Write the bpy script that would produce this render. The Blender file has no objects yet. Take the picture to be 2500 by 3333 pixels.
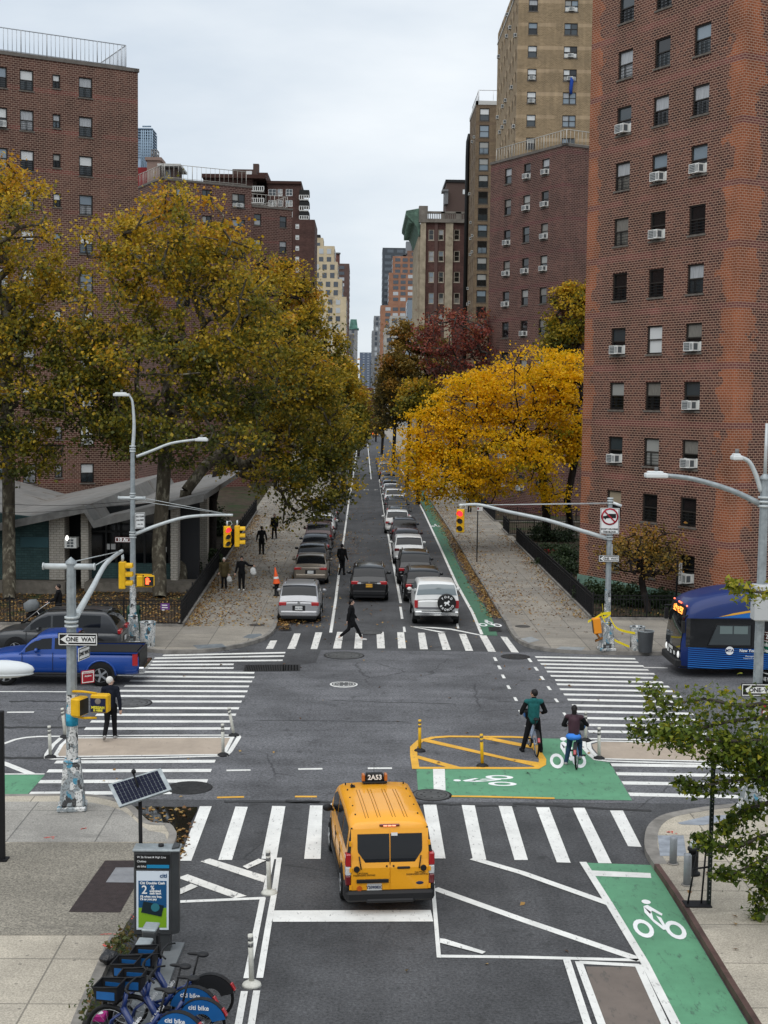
import bpy, bmesh, math, random
from mathutils import Vector, Matrix, Euler
R = math.radians
random.seed(7)
S = bpy.context.scene
COL = S.collection
# ------------------------------------------------------------------ camera
# picture units below: the photograph's 2500 x 3333 pixels
FP, HC, CX, CY, VX, VY, ROLL = 4446.0, 9.7, 1250.0, 1666.5, 1183.0, 1308.0, 0.0115
_d = Vector(((VX-CX)/FP, (CY-VY)/FP, -1.0)).normalized()
_u = Vector((math.tan(ROLL), 1.0, 0.0)); _u = (_u - _d*_u.dot(_d)).normalized()
_x = _d.cross(_u)
CROT = Matrix((_x, _d, _u))
cam_data = bpy.data.cameras.new('camera'); cam = bpy.data.objects.new('camera', cam_data); COL.objects.link(cam)
cam.matrix_world = Matrix.Translation((0, 0, HC)) @ CROT.to_4x4()
cam_data.sensor_fit = 'VERTICAL'; cam_data.sensor_height = 36.0; cam_data.lens = 36.0*FP/3333.0
cam_data.clip_start = 0.3; cam_data.clip_end = 6000
S.camera = cam
S.render.resolution_x, S.render.resolution_y = 768, 1024
# ------------------------------------------------------------------ world, sun, exposure
SUN_EL, SUN_AZ = R(62), R(205)
W = bpy.data.worlds.new('World'); S.world = W; W.use_nodes = True
nt = W.node_tree; nt.nodes.clear()
def wn(t, **k):
 n = nt.nodes.new(t)
 for a, b in k.items(): setattr(n, a, b)
 return n
w_out = wn('ShaderNodeOutputWorld'); w_bg = wn('ShaderNodeBackground')
w_sky = wn('ShaderNodeTexSky', sky_type='NISHITA', sun_disc=False, sun_elevation=SUN_EL, sun_rotation=SUN_AZ)
w_tc = wn('ShaderNodeTexCoord'); w_sep = wn('ShaderNodeSeparateXYZ')
w_map = wn('ShaderNodeMapping'); w_map.inputs['Scale'].default_value = (1.0, 1.0, 3.2); w_map.inputs['Location'].default_value = (0.35, 0.2, 0.7)
w_no = wn('ShaderNodeTexNoise'); w_no.inputs['Scale'].default_value = 2.2; w_no.inputs['Detail'].default_value = 6; w_no.inputs['Roughness'].default_value = .52
w_cr = wn('ShaderNodeValToRGB')
w_cr.color_ramp.elements[0].position = .32; w_cr.color_ramp.elements[0].color = (4.9, 5.5, 6.15, 1)
w_cr.color_ramp.elements[1].position = .66; w_cr.color_ramp.elements[1].color = (7.7, 7.9, 8.0, 1)
w_gr = wn('ShaderNodeValToRGB')      # thinner cloud low over the street
w_gr.color_ramp.elements[0].position = .0; w_gr.color_ramp.elements[0].color = (1.0, 1.0, 1.0, 1)
w_gr.color_ramp.elements[1].position = .5; w_gr.color_ramp.elements[1].color = (.88, .92, .96, 1)
w_ml = wn('ShaderNodeMixRGB', blend_type='MULTIPLY'); w_ml.inputs[0].default_value = 1
w_mx = wn('ShaderNodeMixRGB'); w_mx.inputs[0].default_value = .9
L = nt.links.new
L(w_tc.outputs['Generated'], w_map.inputs[0]); L(w_map.outputs[0], w_no.inputs[0]); L(w_no.outputs['Fac'], w_cr.inputs[0])
L(w_tc.outputs['Generated'], w_sep.inputs[0]); L(w_sep.outputs['Z'], w_gr.inputs[0])
L(w_cr.outputs[0], w_ml.inputs[1]); L(w_gr.outputs[0], w_ml.inputs[2])
L(w_sky.outputs[0], w_mx.inputs[1]); L(w_ml.outputs[0], w_mx.inputs[2]); L(w_mx.outputs[0], w_bg.inputs[0])
w_bg.inputs['Strength'].default_value = .1
L(w_bg.outputs[0], w_out.inputs[0])
sun_d = bpy.data.lights.new('sun', 'SUN'); sun = bpy.data.objects.new('sun', sun_d); COL.objects.link(sun)
sun_d.energy = 1.5; sun_d.angle = R(75); sun_d.color = (1, .97, .93)
sdir = Vector((math.sin(SUN_AZ)*math.cos(SUN_EL), math.cos(SUN_AZ)*math.cos(SUN_EL), math.sin(SUN_EL)))
sun.rotation_euler = (-sdir).to_track_quat('-Z', 'Y').to_euler(); sun.location = (0, 0, 90)
S.view_settings.view_transform = 'Standard'; S.view_settings.look = 'None'
S.view_settings.exposure = 0.42; S.view_settings.gamma = 1.0
S.cycles.max_bounces = 5; S.cycles.diffuse_bounces = 3; S.cycles.glossy_bounces = 2; S.cycles.transparent_max_bounces = 4
# ------------------------------------------------------------------ picture point -> place
def ray(px, py): return CROT @ Vector(((px-CX)/FP, (CY-py)/FP, -1.0))
def g(px, py, z=0.0):                       # point of the horizontal plane z seen at a picture point
 w = ray(px, py); t = (z-HC)/w.z
 return Vector((w.x*t, w.y*t, z))
def at(px, py, Y):                          # point at street distance Y
 w = ray(px, py); t = Y/w.y
 return Vector((w.x*t, Y, HC+w.z*t))
def up(base, px, py):                       # height above a base point: the point on the vertical through it nearest the ray
 w = ray(px, py); t = (base.x*w.x+base.y*w.y)/(w.x*w.x+w.y*w.y)
 return HC+w.z*t
def crop(x0, y0, s): return lambda x, y: (x0+x*s, y0+y*s)
cA = crop(0, 2050, .5003); cB = crop(830, 2050, .5003); cC = crop(1670, 2050, .5003); cD = crop(500, 2700, .38155)
cE = crop(1500, 1550, .30139); cF = crop(2050, 1750, .27125); cG = crop(800, 1500, .51236); cH = crop(1650, 1600, .51236)
cI = crop(0, 2400, .5425); cJ = crop(800, 2200, .5425); cK = crop(1700, 2200, .51216); cL = crop(0, 1500, .51236)
# ------------------------------------------------------------------ materials
MATS = {}
def N(t, ty, **k):
 n = t.nodes.new(ty)
 for a, b in k.items():
  if a.startswith('i_'):
   key = a[2:]; key = int(key) if key.isdigit() else key
   n.inputs[key].default_value = b
  else: setattr(n, a, b)
 return n
def c4(c): return (c[0], c[1], c[2], 1.0)
def mat(name, col, rough=.6, metal=0., var=0., scale=3., bump=0., bscale=40., spec=None, coat=0., emit=0., stain=None, sscale=.6, sthr=.6, alpha=1., objvar=0., stretch=None):
 if name in MATS: return MATS[name]
 if spec is None: spec = .5 if rough < .5 else (.25 if rough < .8 else .1)
 m = bpy.data.materials.new(name); m.use_nodes = True; t = m.node_tree
 b = t.nodes['Principled BSDF']; l = t.links.new
 b.inputs['Base Color'].default_value = c4(col); b.inputs['Roughness'].default_value = rough; b.inputs['Metallic'].default_value = metal
 b.inputs['Specular IOR Level'].default_value = spec
 if coat: b.inputs['Coat Weight'].default_value = coat; b.inputs['Coat Roughness'].default_value = .06
 if emit: b.inputs['Emission Color'].default_value = c4(col); b.inputs['Emission Strength'].default_value = emit
 tc = N(t, 'ShaderNodeTexCoord') if (var or bump or stain) else None
 vec = tc.outputs['Object'] if tc else None
 if tc and stretch:
  mp = N(t, 'ShaderNodeMapping'); mp.inputs['Scale'].default_value = stretch; l(vec, mp.inputs[0]); vec = mp.outputs[0]
 cur = None
 if var:
  n = N(t, 'ShaderNodeTexNoise', i_Scale=scale, i_Detail=5., i_Roughness=.62); l(vec, n.inputs['Vector'])
  cr = N(t, 'ShaderNodeValToRGB'); cr.color_ramp.elements[0].position = .3; cr.color_ramp.elements[1].position = .7
  cr.color_ramp.elements[0].color = c4([max(0, x*(1-var)) for x in col]); cr.color_ramp.elements[1].color = c4([min(1, x*(1+var)) for x in col])
  l(n.outputs['Fac'], cr.inputs[0]); cur = cr.outputs[0]
 if stain:
  n2 = N(t, 'ShaderNodeTexNoise', i_Scale=sscale, i_Detail=7., i_Roughness=.68); l(vec, n2.inputs['Vector'])
  c2 = N(t, 'ShaderNodeValToRGB'); c2.color_ramp.elements[0].position = sthr; c2.color_ramp.elements[1].position = sthr+.12
  l(n2.outputs['Fac'], c2.inputs[0])
  mx = N(t, 'ShaderNodeMixRGB'); mx.inputs[2].default_value = c4(stain)
  if cur: l(cur, mx.inputs[1])
  else: mx.inputs[1].default_value = c4(col)
  l(c2.outputs[0], mx.inputs[0]); cur = mx.outputs[0]
 if objvar:
  oi = N(t, 'ShaderNodeObjectInfo'); hs = N(t, 'ShaderNodeHueSaturation')
  mr = N(t, 'ShaderNodeMapRange'); mr.inputs[3].default_value = 1-objvar; mr.inputs[4].default_value = 1+objvar
  l(oi.outputs['Random'], mr.inputs[0]); l(mr.outputs[0], hs.inputs['Value'])
  if cur: l(cur, hs.inputs['Color'])
  else: hs.inputs['Color'].default_value = c4(col)
  cur = hs.outputs[0]
 if cur: l(cur, b.inputs['Base Color'])
 if bump:
  n3 = N(t, 'ShaderNodeTexNoise', i_Scale=bscale, i_Detail=4.); l(vec, n3.inputs['Vector'])
  bp = N(t, 'ShaderNodeBump', i_Strength=bump, i_Distance=.02); l(n3.outputs['Fac'], bp.inputs['Height']); l(bp.outputs[0], b.inputs['Normal'])
 MATS[name] = m
 return m
# ------------------------------------------------------------------ meshes
class MB:
 def __init__(s): s.v = []; s.f = []; s.m = []; s.uv = []; s.smooth = []
 def add(s, vs, fs, mi=0, smooth=False, uvs=None):
  o = len(s.v); s.v += [Vector(v) for v in vs]
  for k, f in enumerate(fs):
   s.f.append([o+i for i in f]); s.m.append(mi); s.smooth.append(smooth); s.uv.append(uvs[k] if uvs else None)
  return s
 def box(s, c, d, rz=0, mi=0, rot=None, taper=1.0):
  x, y, z = d[0]/2, d[1]/2, d[2]/2
  M = rot.to_matrix() if isinstance(rot, Euler) else (rot if rot is not None else Matrix.Rotation(rz, 3, 'Z'))
  P = [(-x, -y, -z), (x, -y, -z), (x, y, -z), (-x, y, -z), (-x*taper, -y*taper, z), (x*taper, -y*taper, z), (x*taper, y*taper, z), (-x*taper, y*taper, z)]
  return s.add([M @ Vector(p)+Vector(c) for p in P], [(3, 2, 1, 0), (4, 5, 6, 7), (0, 1, 5, 4), (1, 2, 6, 5), (2, 3, 7, 6), (3, 0, 4, 7)], mi)
 def b2(s, lo, hi, mi=0):
  return s.box([(a+b)/2 for a, b in zip(lo, hi)], [b-a for a, b in zip(lo, hi)], mi=mi)
 def cyl(s, p0, p1, r0, r1=None, n=12, mi=0, caps=True, smooth=True):
  r1 = r0 if r1 is None else r1; p0 = Vector(p0); p1 = Vector(p1); a = (p1-p0)
  if a.length < 1e-6: return s
  q = a.to_track_quat('Z', 'Y').to_matrix()
  vs = [p0+q @ Vector((r0*math.cos(2*math.pi*i/n), r0*math.sin(2*math.pi*i/n), 0)) for i in range(n)]
  vs += [p1+q @ Vector((r1*math.cos(2*math.pi*i/n), r1*math.sin(2*math.pi*i/n), 0)) for i in range(n)]
  s.add(vs, [(i, (i+1) % n, n+(i+1) % n, n+i) for i in range(n)], mi, smooth)
  if caps:
   o = len(s.v)-2*n
   s.f.append([o+i for i in range(n)][::-1]); s.f.append([o+n+i for i in range(n)])
   s.m += [mi, mi]; s.smooth += [False, False]; s.uv += [None, None]
  return s
 def tube(s, pts, r, n=8, mi=0, closed=False):
  pts = [Vector(p) for p in pts]; rs = r if isinstance(r, (list, tuple)) else [r]*len(pts)
  o = len(s.v); k = len(pts); up_ = Vector((0, 0, 1)); prev = None
  for i, p in enumerate(pts):
   if closed: d = (pts[(i+1) % k]-pts[i-1])
   else: d = (pts[min(i+1, k-1)]-pts[max(i-1, 0)])
   d.normalize()
   if prev is None:
    a = d.orthogonal().normalized()
   else:
    a = (prev-d*prev.dot(d))
    a = a.normalized() if a.length > 1e-5 else d.orthogonal().normalized()
   prev = a; b = d.cross(a)
   for j in range(n):
    t = 2*math.pi*j/n; s.v.append(p+(a*math.cos(t)+b*math.sin(t))*rs[i])
  for i in range(k if closed else k-1):
   i2 = (i+1) % k
   for j in range(n):
    s.f.append([o+i*n+j, o+i*n+(j+1) % n, o+i2*n+(j+1) % n, o+i2*n+j]); s.m.append(mi); s.smooth.append(True); s.uv.append(None)
  if not closed:
   s.f.append([o+j for j in range(n)][::-1]); s.f.append([o+(k-1)*n+j for j in range(n)]); s.m += [mi, mi]; s.smooth += [False]*2; s.uv += [None]*2
  return s
 def lathe(s, prof, c=(0, 0, 0), n=16, mi=0, axis=None, caps=True):
  o = len(s.v); c = Vector(c); Q = Vector(axis).to_track_quat('Z', 'Y').to_matrix() if axis is not None else None
  for r, z in prof:
   for j in range(n):
    p = Vector((r*math.cos(2*math.pi*j/n), r*math.sin(2*math.pi*j/n), z))
    s.v.append(c+(Q @ p if Q else p))
  for i in range(len(prof)-1):
   for j in range(n):
    s.f.append([o+i*n+j, o+i*n+(j+1) % n, o+(i+1)*n+(j+1) % n, o+(i+1)*n+j]); s.m.append(mi); s.smooth.append(True); s.uv.append(None)
  if caps: s.f.append([o+j for j in range(n)][::-1]); s.f.append([o+(len(prof)-1)*n+j for j in range(n)]); s.m += [mi]*2; s.smooth += [False]*2; s.uv += [None]*2
  return s
 def ball(s, c, r, n=10, mi=0, rot=None):
  rx, ry, rz = r if isinstance(r, (tuple, list)) else (r, r, r); c = Vector(c); o = len(s.v); h = max(4, n//2+1)
  for i in range(1, h):
   ph = math.pi*i/h
   for j in range(n):
    t = 2*math.pi*j/n; p = Vector((rx*math.sin(ph)*math.cos(t), ry*math.sin(ph)*math.sin(t), rz*math.cos(ph)))
    s.v.append(c+(rot @ p if rot is not None else p))
  for q in (Vector((0, 0, rz)), Vector((0, 0, -rz))): s.v.append(c+(rot @ q if rot is not None else q))
  T, B = len(s.v)-2, len(s.v)-1
  def put(f): s.f.append(f); s.m.append(mi); s.smooth.append(True); s.uv.append(None)
  for i in range(h-2):
   for j in range(n): put([o+i*n+j, o+(i+1)*n+j, o+(i+1)*n+(j+1) % n, o+i*n+(j+1) % n])
  for j in range(n):
   put([T, o+j, o+(j+1) % n]); put([B, o+(h-2)*n+(j+1) % n, o+(h-2)*n+j])
  return s
 def prism(s, pts, d, mi=0):             # closed outline (3-D points) pushed along d
  d = Vector(d); k = len(pts); vs = [Vector(p) for p in pts]+[Vector(p)+d for p in pts]
  return s.add(vs, [list(range(k))[::-1], list(range(k, 2*k))]+[(i, (i+1) % k, k+(i+1) % k, k+i) for i in range(k)], mi)
 def build(s, name, mats, parent=None, bevel=0., loc=None, rz=0., kind=None, seg=1, fixn=False):
  me = bpy.data.meshes.new(name); me.from_pydata([tuple(v) for v in s.v], [], s.f)
  for m in (mats if isinstance(mats, (list, tuple)) else [mats]): me.materials.append(m)
  me.polygons.foreach_set('material_index', s.m); me.polygons.foreach_set('use_smooth', s.smooth)
  if any(u is not None for u in s.uv):
   ul = me.uv_layers.new(name='UVMap').data
   for p, u in zip(me.polygons, s.uv):
    if u:
     for li, q in zip(p.loop_indices, u): ul[li].uv = q
  if fixn:
   bm = bmesh.new(); bm.from_mesh(me); bmesh.ops.recalc_face_normals(bm, faces=bm.faces); bm.to_mesh(me); bm.free()
  me.update()
  o = bpy.data.objects.new(name, me); COL.objects.link(o)
  if parent is not None: o.parent = parent
  if loc is not None: o.location = loc
  if rz: o.rotation_euler.z = rz
  if kind: o['kind'] = kind
  if bevel:
   b = o.modifiers.new('b', 'BEVEL'); b.width = bevel; b.segments = seg; b.limit_method = 'ANGLE'; b.angle_limit = R(40)
  return o
def thing(name, label, cat, loc=(0, 0, 0), rz=0., group=None):
 o = bpy.data.objects.new(name, None); COL.objects.link(o); o.location = loc; o.rotation_euler.z = rz
 o.empty_display_size = .2
 return tag(o, label, cat, group)
def tag(o, label, cat, group=None):
 o['label'] = label; o['category'] = cat
 if group: o['group'] = group
 return o
def lab(o, label): o['label'] = label; return o
def copy_tree(o, parent=None):
 c = o.copy(); COL.objects.link(c)
 if parent is not None: c.parent = parent
 for ch in o.children: copy_tree(ch, c)
 return c
def rebake(o, mod=True):                    # keep a modifier's result as plain mesh
 dg = bpy.context.evaluated_depsgraph_get(); dg.update()
 me = bpy.data.meshes.new_from_object(o.evaluated_get(dg)); old = o.data; o.modifiers.clear(); o.data = me
 bpy.data.meshes.remove(old); return o
def text(body, size, mt, parent, loc, rot=(0, 0, 0), name='lettering', ext=.002, sx=1., align='CENTER', bold=0.):
 cu = bpy.data.curves.new('t', 'FONT'); cu.body = body; cu.size = size; cu.align_x = align; cu.align_y = 'CENTER'; cu.extrude = ext; cu.offset = bold
 cu.resolution_u = 3
 to = bpy.data.objects.new('t', cu); COL.objects.link(to)
 dg = bpy.context.evaluated_depsgraph_get(); me = bpy.data.meshes.new_from_object(to.evaluated_get(dg))
 bpy.data.objects.remove(to); bpy.data.curves.remove(cu)
 for v in me.vertices: v.co.x *= sx
 me.materials.clear(); me.materials.append(mt); me.name = name
 o = bpy.data.objects.new(name, me); COL.objects.link(o); o.parent = parent; o.location = loc
 if isinstance(rot, Matrix): o.rotation_euler = rot.to_euler()
 else: o.rotation_euler = rot
 return o
def sheet(polys, z):                         # flat polygons of the ground plane, given as picture points
 mb = MB()
 for p in polys:
  q = [g(*a) for a in p]; q = [(v.x, v.y, z) for v in q]; mb.add(q, [list(range(len(q)))])
 return mb
def flat(mb, pts, z, mi=0):
 q = [(p[0], p[1], z) for p in pts]
 ar = sum(q[i][0]*q[(i+1) % len(q)][1]-q[(i+1) % len(q)][0]*q[i][1] for i in range(len(q)))
 if ar < 0: q = q[::-1]
 mb.add(q, [list(range(len(q)))], mi); return mb
def stroke(mb, pts, w, z, closed=False, mi=0):
 P = [Vector((p[0], p[1], 0)) for p in pts]; n = len(P); Lf = []; Rt = []
 for i in range(n):
  a = P[i-1] if (i > 0 or closed) else P[i]; b = P[(i+1) % n] if (i < n-1 or closed) else P[i]
  d1 = (P[i]-a).normalized() if (P[i]-a).length else (b-P[i]).normalized(); d2 = (b-P[i]).normalized() if (b-P[i]).length else d1
  n1 = Vector((-d1.y, d1.x, 0)); n2 = Vector((-d2.y, d2.x, 0)); m = (n1+n2).normalized(); k = min(2., 1/max(.4, m.dot(n1)))
  Lf.append(P[i]+m*w/2*k); Rt.append(P[i]-m*w/2*k)
 for i in range(n if closed else n-1):
  j = (i+1) % n; flat(mb, [Rt[i], Rt[j], Lf[j], Lf[i]], z, mi)
 return mb
# ================================================================== ground, roads, pavements, markings
KH = .14
def asphalt(name, c, light, grain=75.):
 m = bpy.data.materials.new(name); m.use_nodes = True; t = m.node_tree; l = t.links.new; b = t.nodes['Principled BSDF']
 tc = N(t, 'ShaderNodeTexCoord'); v = tc.outputs['Object']
 big = N(t, 'ShaderNodeTexNoise', i_Scale=.35, i_Detail=8., i_Roughness=.65); l(v, big.inputs['Vector'])
 mp = N(t, 'ShaderNodeMapping'); mp.inputs['Scale'].default_value = light; l(v, mp.inputs[0])
 st = N(t, 'ShaderNodeTexNoise', i_Scale=.9, i_Detail=6., i_Roughness=.6); l(mp.outputs[0], st.inputs['Vector'])
 gr = N(t, 'ShaderNodeTexNoise', i_Scale=grain*.22, i_Detail=4., i_Roughness=.95); l(v, gr.inputs['Vector'])
 dst = N(t, 'ShaderNodeTexNoise', i_Scale=1.2, i_Detail=3.); l(v, dst.inputs['Vector'])
 vm = N(t, 'ShaderNodeMixRGB'); vm.inputs[0].default_value = .25; l(v, vm.inputs[1]); l(dst.outputs['Color'], vm.inputs[2])
 cr = N(t, 'ShaderNodeTexVoronoi', feature='DISTANCE_TO_EDGE', i_Scale=.33); l(vm.outputs[0], cr.inputs['Vector'])
 crr = N(t, 'ShaderNodeValToRGB'); crr.color_ramp.elements[0].position = .0; crr.color_ramp.elements[1].position = .009
 crr.color_ramp.elements[0].color = (.45, .45, .45, 1); l(cr.outputs['Distance'], crr.inputs[0])
 gate = N(t, 'ShaderNodeTexNoise', i_Scale=.13, i_Detail=2.); l(v, gate.inputs['Vector'])
 gt = N(t, 'ShaderNodeValToRGB'); gt.color_ramp.elements[0].position = .5; gt.color_ramp.elements[1].position = .56; l(gate.outputs['Fac'], gt.inputs[0])
 a = N(t, 'ShaderNodeMapRange', i_1=.3, i_2=.7, i_3=.6, i_4=1.4); l(big.outputs['Fac'], a.inputs[0])
 a2 = N(t, 'ShaderNodeMapRange', i_1=.3, i_2=.7, i_3=.84, i_4=1.16); l(st.outputs['Fac'], a2.inputs[0])
 a3 = N(t, 'ShaderNodeMapRange', i_1=.33, i_2=.67, i_3=.25, i_4=1.9); l(gr.outputs['Fac'], a3.inputs[0])
 m1 = N(t, 'ShaderNodeMath', operation='MULTIPLY'); l(a.outputs[0], m1.inputs[0]); l(a2.outputs[0], m1.inputs[1])
 m2 = N(t, 'ShaderNodeMath', operation='MULTIPLY'); l(m1.outputs[0], m2.inputs[0]); l(a3.outputs[0], m2.inputs[1])
 cm = N(t, 'ShaderNodeMixRGB', blend_type='MULTIPLY'); l(gt.outputs[0], cm.inputs[0]); cm.inputs[1].default_value = (1, 1, 1, 1); l(crr.outputs[0], cm.inputs[2])
 sc = N(t, 'ShaderNodeVectorMath', operation='SCALE'); sc.inputs[0].default_value = c; l(m2.outputs[0], sc.inputs['Scale'])
 fin = N(t, 'ShaderNodeMixRGB', blend_type='MULTIPLY'); fin.inputs[0].default_value = 1; l(sc.outputs[0], fin.inputs[1]); l(cm.outputs[0], fin.inputs[2])
 # oil and tyre spots
 oi = N(t, 'ShaderNodeTexNoise', i_Scale=1.7, i_Detail=5., i_Roughness=.7); l(v, oi.inputs['Vector'])
 orr = N(t, 'ShaderNodeValToRGB'); orr.color_ramp.elements[0].position = .57; orr.color_ramp.elements[1].position = .72; l(oi.outputs['Fac'], orr.inputs[0])
 om = N(t, 'ShaderNodeMixRGB'); om.inputs[2].default_value = (.018, .018, .018, 1); l(fin.outputs[0], om.inputs[1])
 k = N(t, 'ShaderNodeMath', operation='MULTIPLY'); k.inputs[1].default_value = .7; l(orr.outputs[0], k.inputs[0]); l(k.outputs[0], om.inputs[0])
 l(om.outputs[0], b.inputs['Base Color']); b.inputs['Roughness'].default_value = .78; b.inputs['Specular IOR Level'].default_value = .35
 bp = N(t, 'ShaderNodeBump', i_Strength=.35, i_Distance=.01); l(gr.outputs['Fac'], bp.inputs['Height']); l(bp.outputs[0], b.inputs['Normal'])
 return m
def paving(name, c, tile=(1.5, 1.5), dirt=(.05, .045, .04), mort=.035, grain=30., speck=.35, jc=.45):
 m = bpy.data.materials.new(name); m.use_nodes = True; t = m.node_tree; l = t.links.new; b = t.nodes['Principled BSDF']
 tc = N(t, 'ShaderNodeTexCoord'); v = tc.outputs['Object']
 br = N(t, 'ShaderNodeTexBrick', offset=0., i_Scale=1.); br.inputs['Mortar Size'].default_value = mort/2; br.inputs['Brick Width'].default_value = tile[0]; br.inputs['Row Height'].default_value = tile[1]
 br.inputs['Color1'].default_value = (.88, .88, .88, 1); br.inputs['Color2'].default_value = (1.1, 1.09, 1.06, 1); br.inputs['Mortar'].default_value = (jc, jc, jc, 1); br.inputs['Mortar Smooth'].default_value = .2
 l(v, br.inputs['Vector'])
 big = N(t, 'ShaderNodeTexNoise', i_Scale=.55, i_Detail=8., i_Roughness=.66); l(v, big.inputs['Vector'])
 gr = N(t, 'ShaderNodeTexNoise', i_Scale=grain, i_Detail=3., i_Roughness=.9); l(v, gr.inputs['Vector'])
 a = N(t, 'ShaderNodeMapRange', i_1=.3, i_2=.7, i_3=.72, i_4=1.22); l(big.outputs['Fac'], a.inputs[0])
 a3 = N(t, 'ShaderNodeMapRange', i_1=.35, i_2=.65, i_3=1-speck, i_4=1+speck); l(gr.outputs['Fac'], a3.inputs[0])
 m2 = N(t, 'ShaderNodeMath', operation='MULTIPLY'); l(a.outputs[0], m2.inputs[0]); l(a3.outputs[0], m2.inputs[1])
 sc = N(t, 'ShaderNodeVectorMath', operation='SCALE'); sc.inputs[0].default_value = c; l(m2.outputs[0], sc.inputs['Scale'])
 fin = N(t, 'ShaderNodeMixRGB', blend_type='MULTIPLY'); fin.inputs[0].default_value = 1; l(sc.outputs[0], fin.inputs[1]); l(br.outputs['Color'], fin.inputs[2])
 sp = N(t, 'ShaderNodeTexVoronoi', i_Scale=2.6); l(v, sp.inputs['Vector'])       # trodden gum and spots
 spr = N(t, 'ShaderNodeValToRGB'); spr.color_ramp.elements[0].position = .07; spr.color_ramp.elements[1].position = .1
 spr.color_ramp.elements[0].color = (.5, .5, .5, 1); spr.color_ramp.elements[1].color = (0, 0, 0, 1); l(sp.outputs['Distance'], spr.inputs[0])
 om = N(t, 'ShaderNodeMixRGB'); om.inputs[2].default_value = c4(dirt); l(fin.outputs[0], om.inputs[1]); l(spr.outputs[0], om.inputs[0])
 mp = N(t, 'ShaderNodeMapping'); mp.inputs['Scale'].default_value = (.5, 2.2, 1); l(v, mp.inputs[0])
 oi = N(t, 'ShaderNodeTexNoise', i_Scale=.8, i_Detail=6., i_Roughness=.7); l(mp.outputs[0], oi.inputs['Vector'])
 orr = N(t, 'ShaderNodeValToRGB'); orr.color_ramp.elements[0].position = .57; orr.color_ramp.elements[1].position = .72; l(oi.outputs['Fac'], orr.inputs[0])
 k = N(t, 'ShaderNodeMath', operation='MULTIPLY'); k.inputs[1].default_value = .4; l(orr.outputs[0], k.inputs[0])
 o2 = N(t, 'ShaderNodeMixRGB'); o2.inputs[2].default_value = c4(dirt); l(om.outputs[0], o2.inputs[1]); l(k.outputs[0], o2.inputs[0])
 l(o2.outputs[0], b.inputs['Base Color']); b.inputs['Roughness'].default_value = .85
 bp = N(t, 'ShaderNodeBump', i_Strength=.3, i_Distance=.01); l(gr.outputs['Fac'], bp.inputs['Height']); l(bp.outputs[0], b.inputs['Normal'])
 return m
def paint(name, c, wear, rough=.7, sc=9., thr=.6):
 m = bpy.data.materials.new(name); m.use_nodes = True; t = m.node_tree; l = t.links.new; b = t.nodes['Principled BSDF']
 tc = N(t, 'ShaderNodeTexCoord'); v = tc.outputs['Object']
 n1 = N(t, 'ShaderNodeTexNoise', i_Scale=1.1, i_Detail=7., i_Roughness=.7); l(v, n1.inputs['Vector'])
 a = N(t, 'ShaderNodeMapRange', i_1=.3, i_2=.7, i_3=.8, i_4=1.12); l(n1.outputs['Fac'], a.inputs[0])
 s_ = N(t, 'ShaderNodeVectorMath', operation='SCALE'); s_.inputs[0].default_value = c; l(a.outputs[0], s_.inputs['Scale'])
 mp = N(t, 'ShaderNodeMapping'); mp.inputs['Scale'].default_value = (1.6, .5, 1); l(v, mp.inputs[0])
 n2 = N(t, 'ShaderNodeTexNoise', i_Scale=sc, i_Detail=8., i_Roughness=.75); l(mp.outputs[0], n2.inputs['Vector'])
 cr = N(t, 'ShaderNodeValToRGB'); cr.color_ramp.elements[0].position = thr; cr.color_ramp.elements[1].position = thr+.1; l(n2.outputs['Fac'], cr.inputs[0])
 mx = N(t, 'ShaderNodeMixRGB'); l(cr.outputs[0], mx.inputs[0]); l(s_.outputs[0], mx.inputs[1]); mx.inputs[2].default_value = c4(wear)
 l(mx.outputs[0], b.inputs['Base Color']); b.inputs['Roughness'].default_value = rough
 return m
M_ROAD = asphalt('side_street_asphalt', (.058, .058, .060), (1.6, .12, 1))
M_AVE = asphalt('avenue_asphalt', (.098, .098, .103), (.1, 1.5, 1), 60.)
M_WALK = paving('pavement_concrete', (.255, .23, .195))
M_WALK2 = paving('pavement_concrete_warm', (.41, .365, .295), tile=(2.6, 1.75))
M_WALK3 = paving('pavement_concrete_grey', (.29, .275, .25), tile=(1.9, 2.4))
M_AGG = paving('exposed_aggregate', (.21, .19, .155), tile=(50, 50), grain=22., speck=.6)
M_KERB = mat('kerb_granite', (.22, .205, .185), .85, var=.35, scale=2.)
M_STEEL_KERB = mat('kerb_steel', (.085, .05, .042), .6, var=.4, scale=2.)
M_WHITE = paint('road_paint_white', (.74, .73, .69), (.20, .19, .18), thr=.575)
M_WHITE_WORN = paint('road_paint_white_worn', (.70, .68, .63), (.16, .155, .15), sc=5., thr=.545)
M_YEL = paint('road_paint_yellow', (.72, .38, .035), (.26, .19, .09), thr=.57)
M_GREEN = paint('road_paint_green', (.10, .28, .155), (.055, .125, .08), sc=4., thr=.55)
M_GREEN_D = paint('road_paint_green_dull', (.05, .15, .085), (.03, .06, .04), sc=4., thr=.55)
M_BEIGE = paint('island_coating_beige', (.40, .325, .255), (.25, .21, .175), sc=6., thr=.58)
M_BROWN = paint('island_coating_brown', (.155, .125, .105), (.09, .08, .07), sc=3., thr=.54)
M_SOIL = mat('planting_soil', (.055, .042, .03), .95, var=.5, scale=1.2, stain=(.03, .045, .018), sscale=.4, sthr=.5)
def ground_obj(mb, name, m): return mb.build(name, m, kind='structure')
mb = MB(); mb.add([(-3000, -200, 0), (3000, -200, 0), (3000, 5000, 0), (-3000, 5000, 0)], [(0, 1, 2, 3)]); ground_obj(mb, 'road', M_ROAD)
yN, yF = g(*cA(500, 1100)).y, g(*cB(900, 137)).y
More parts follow.
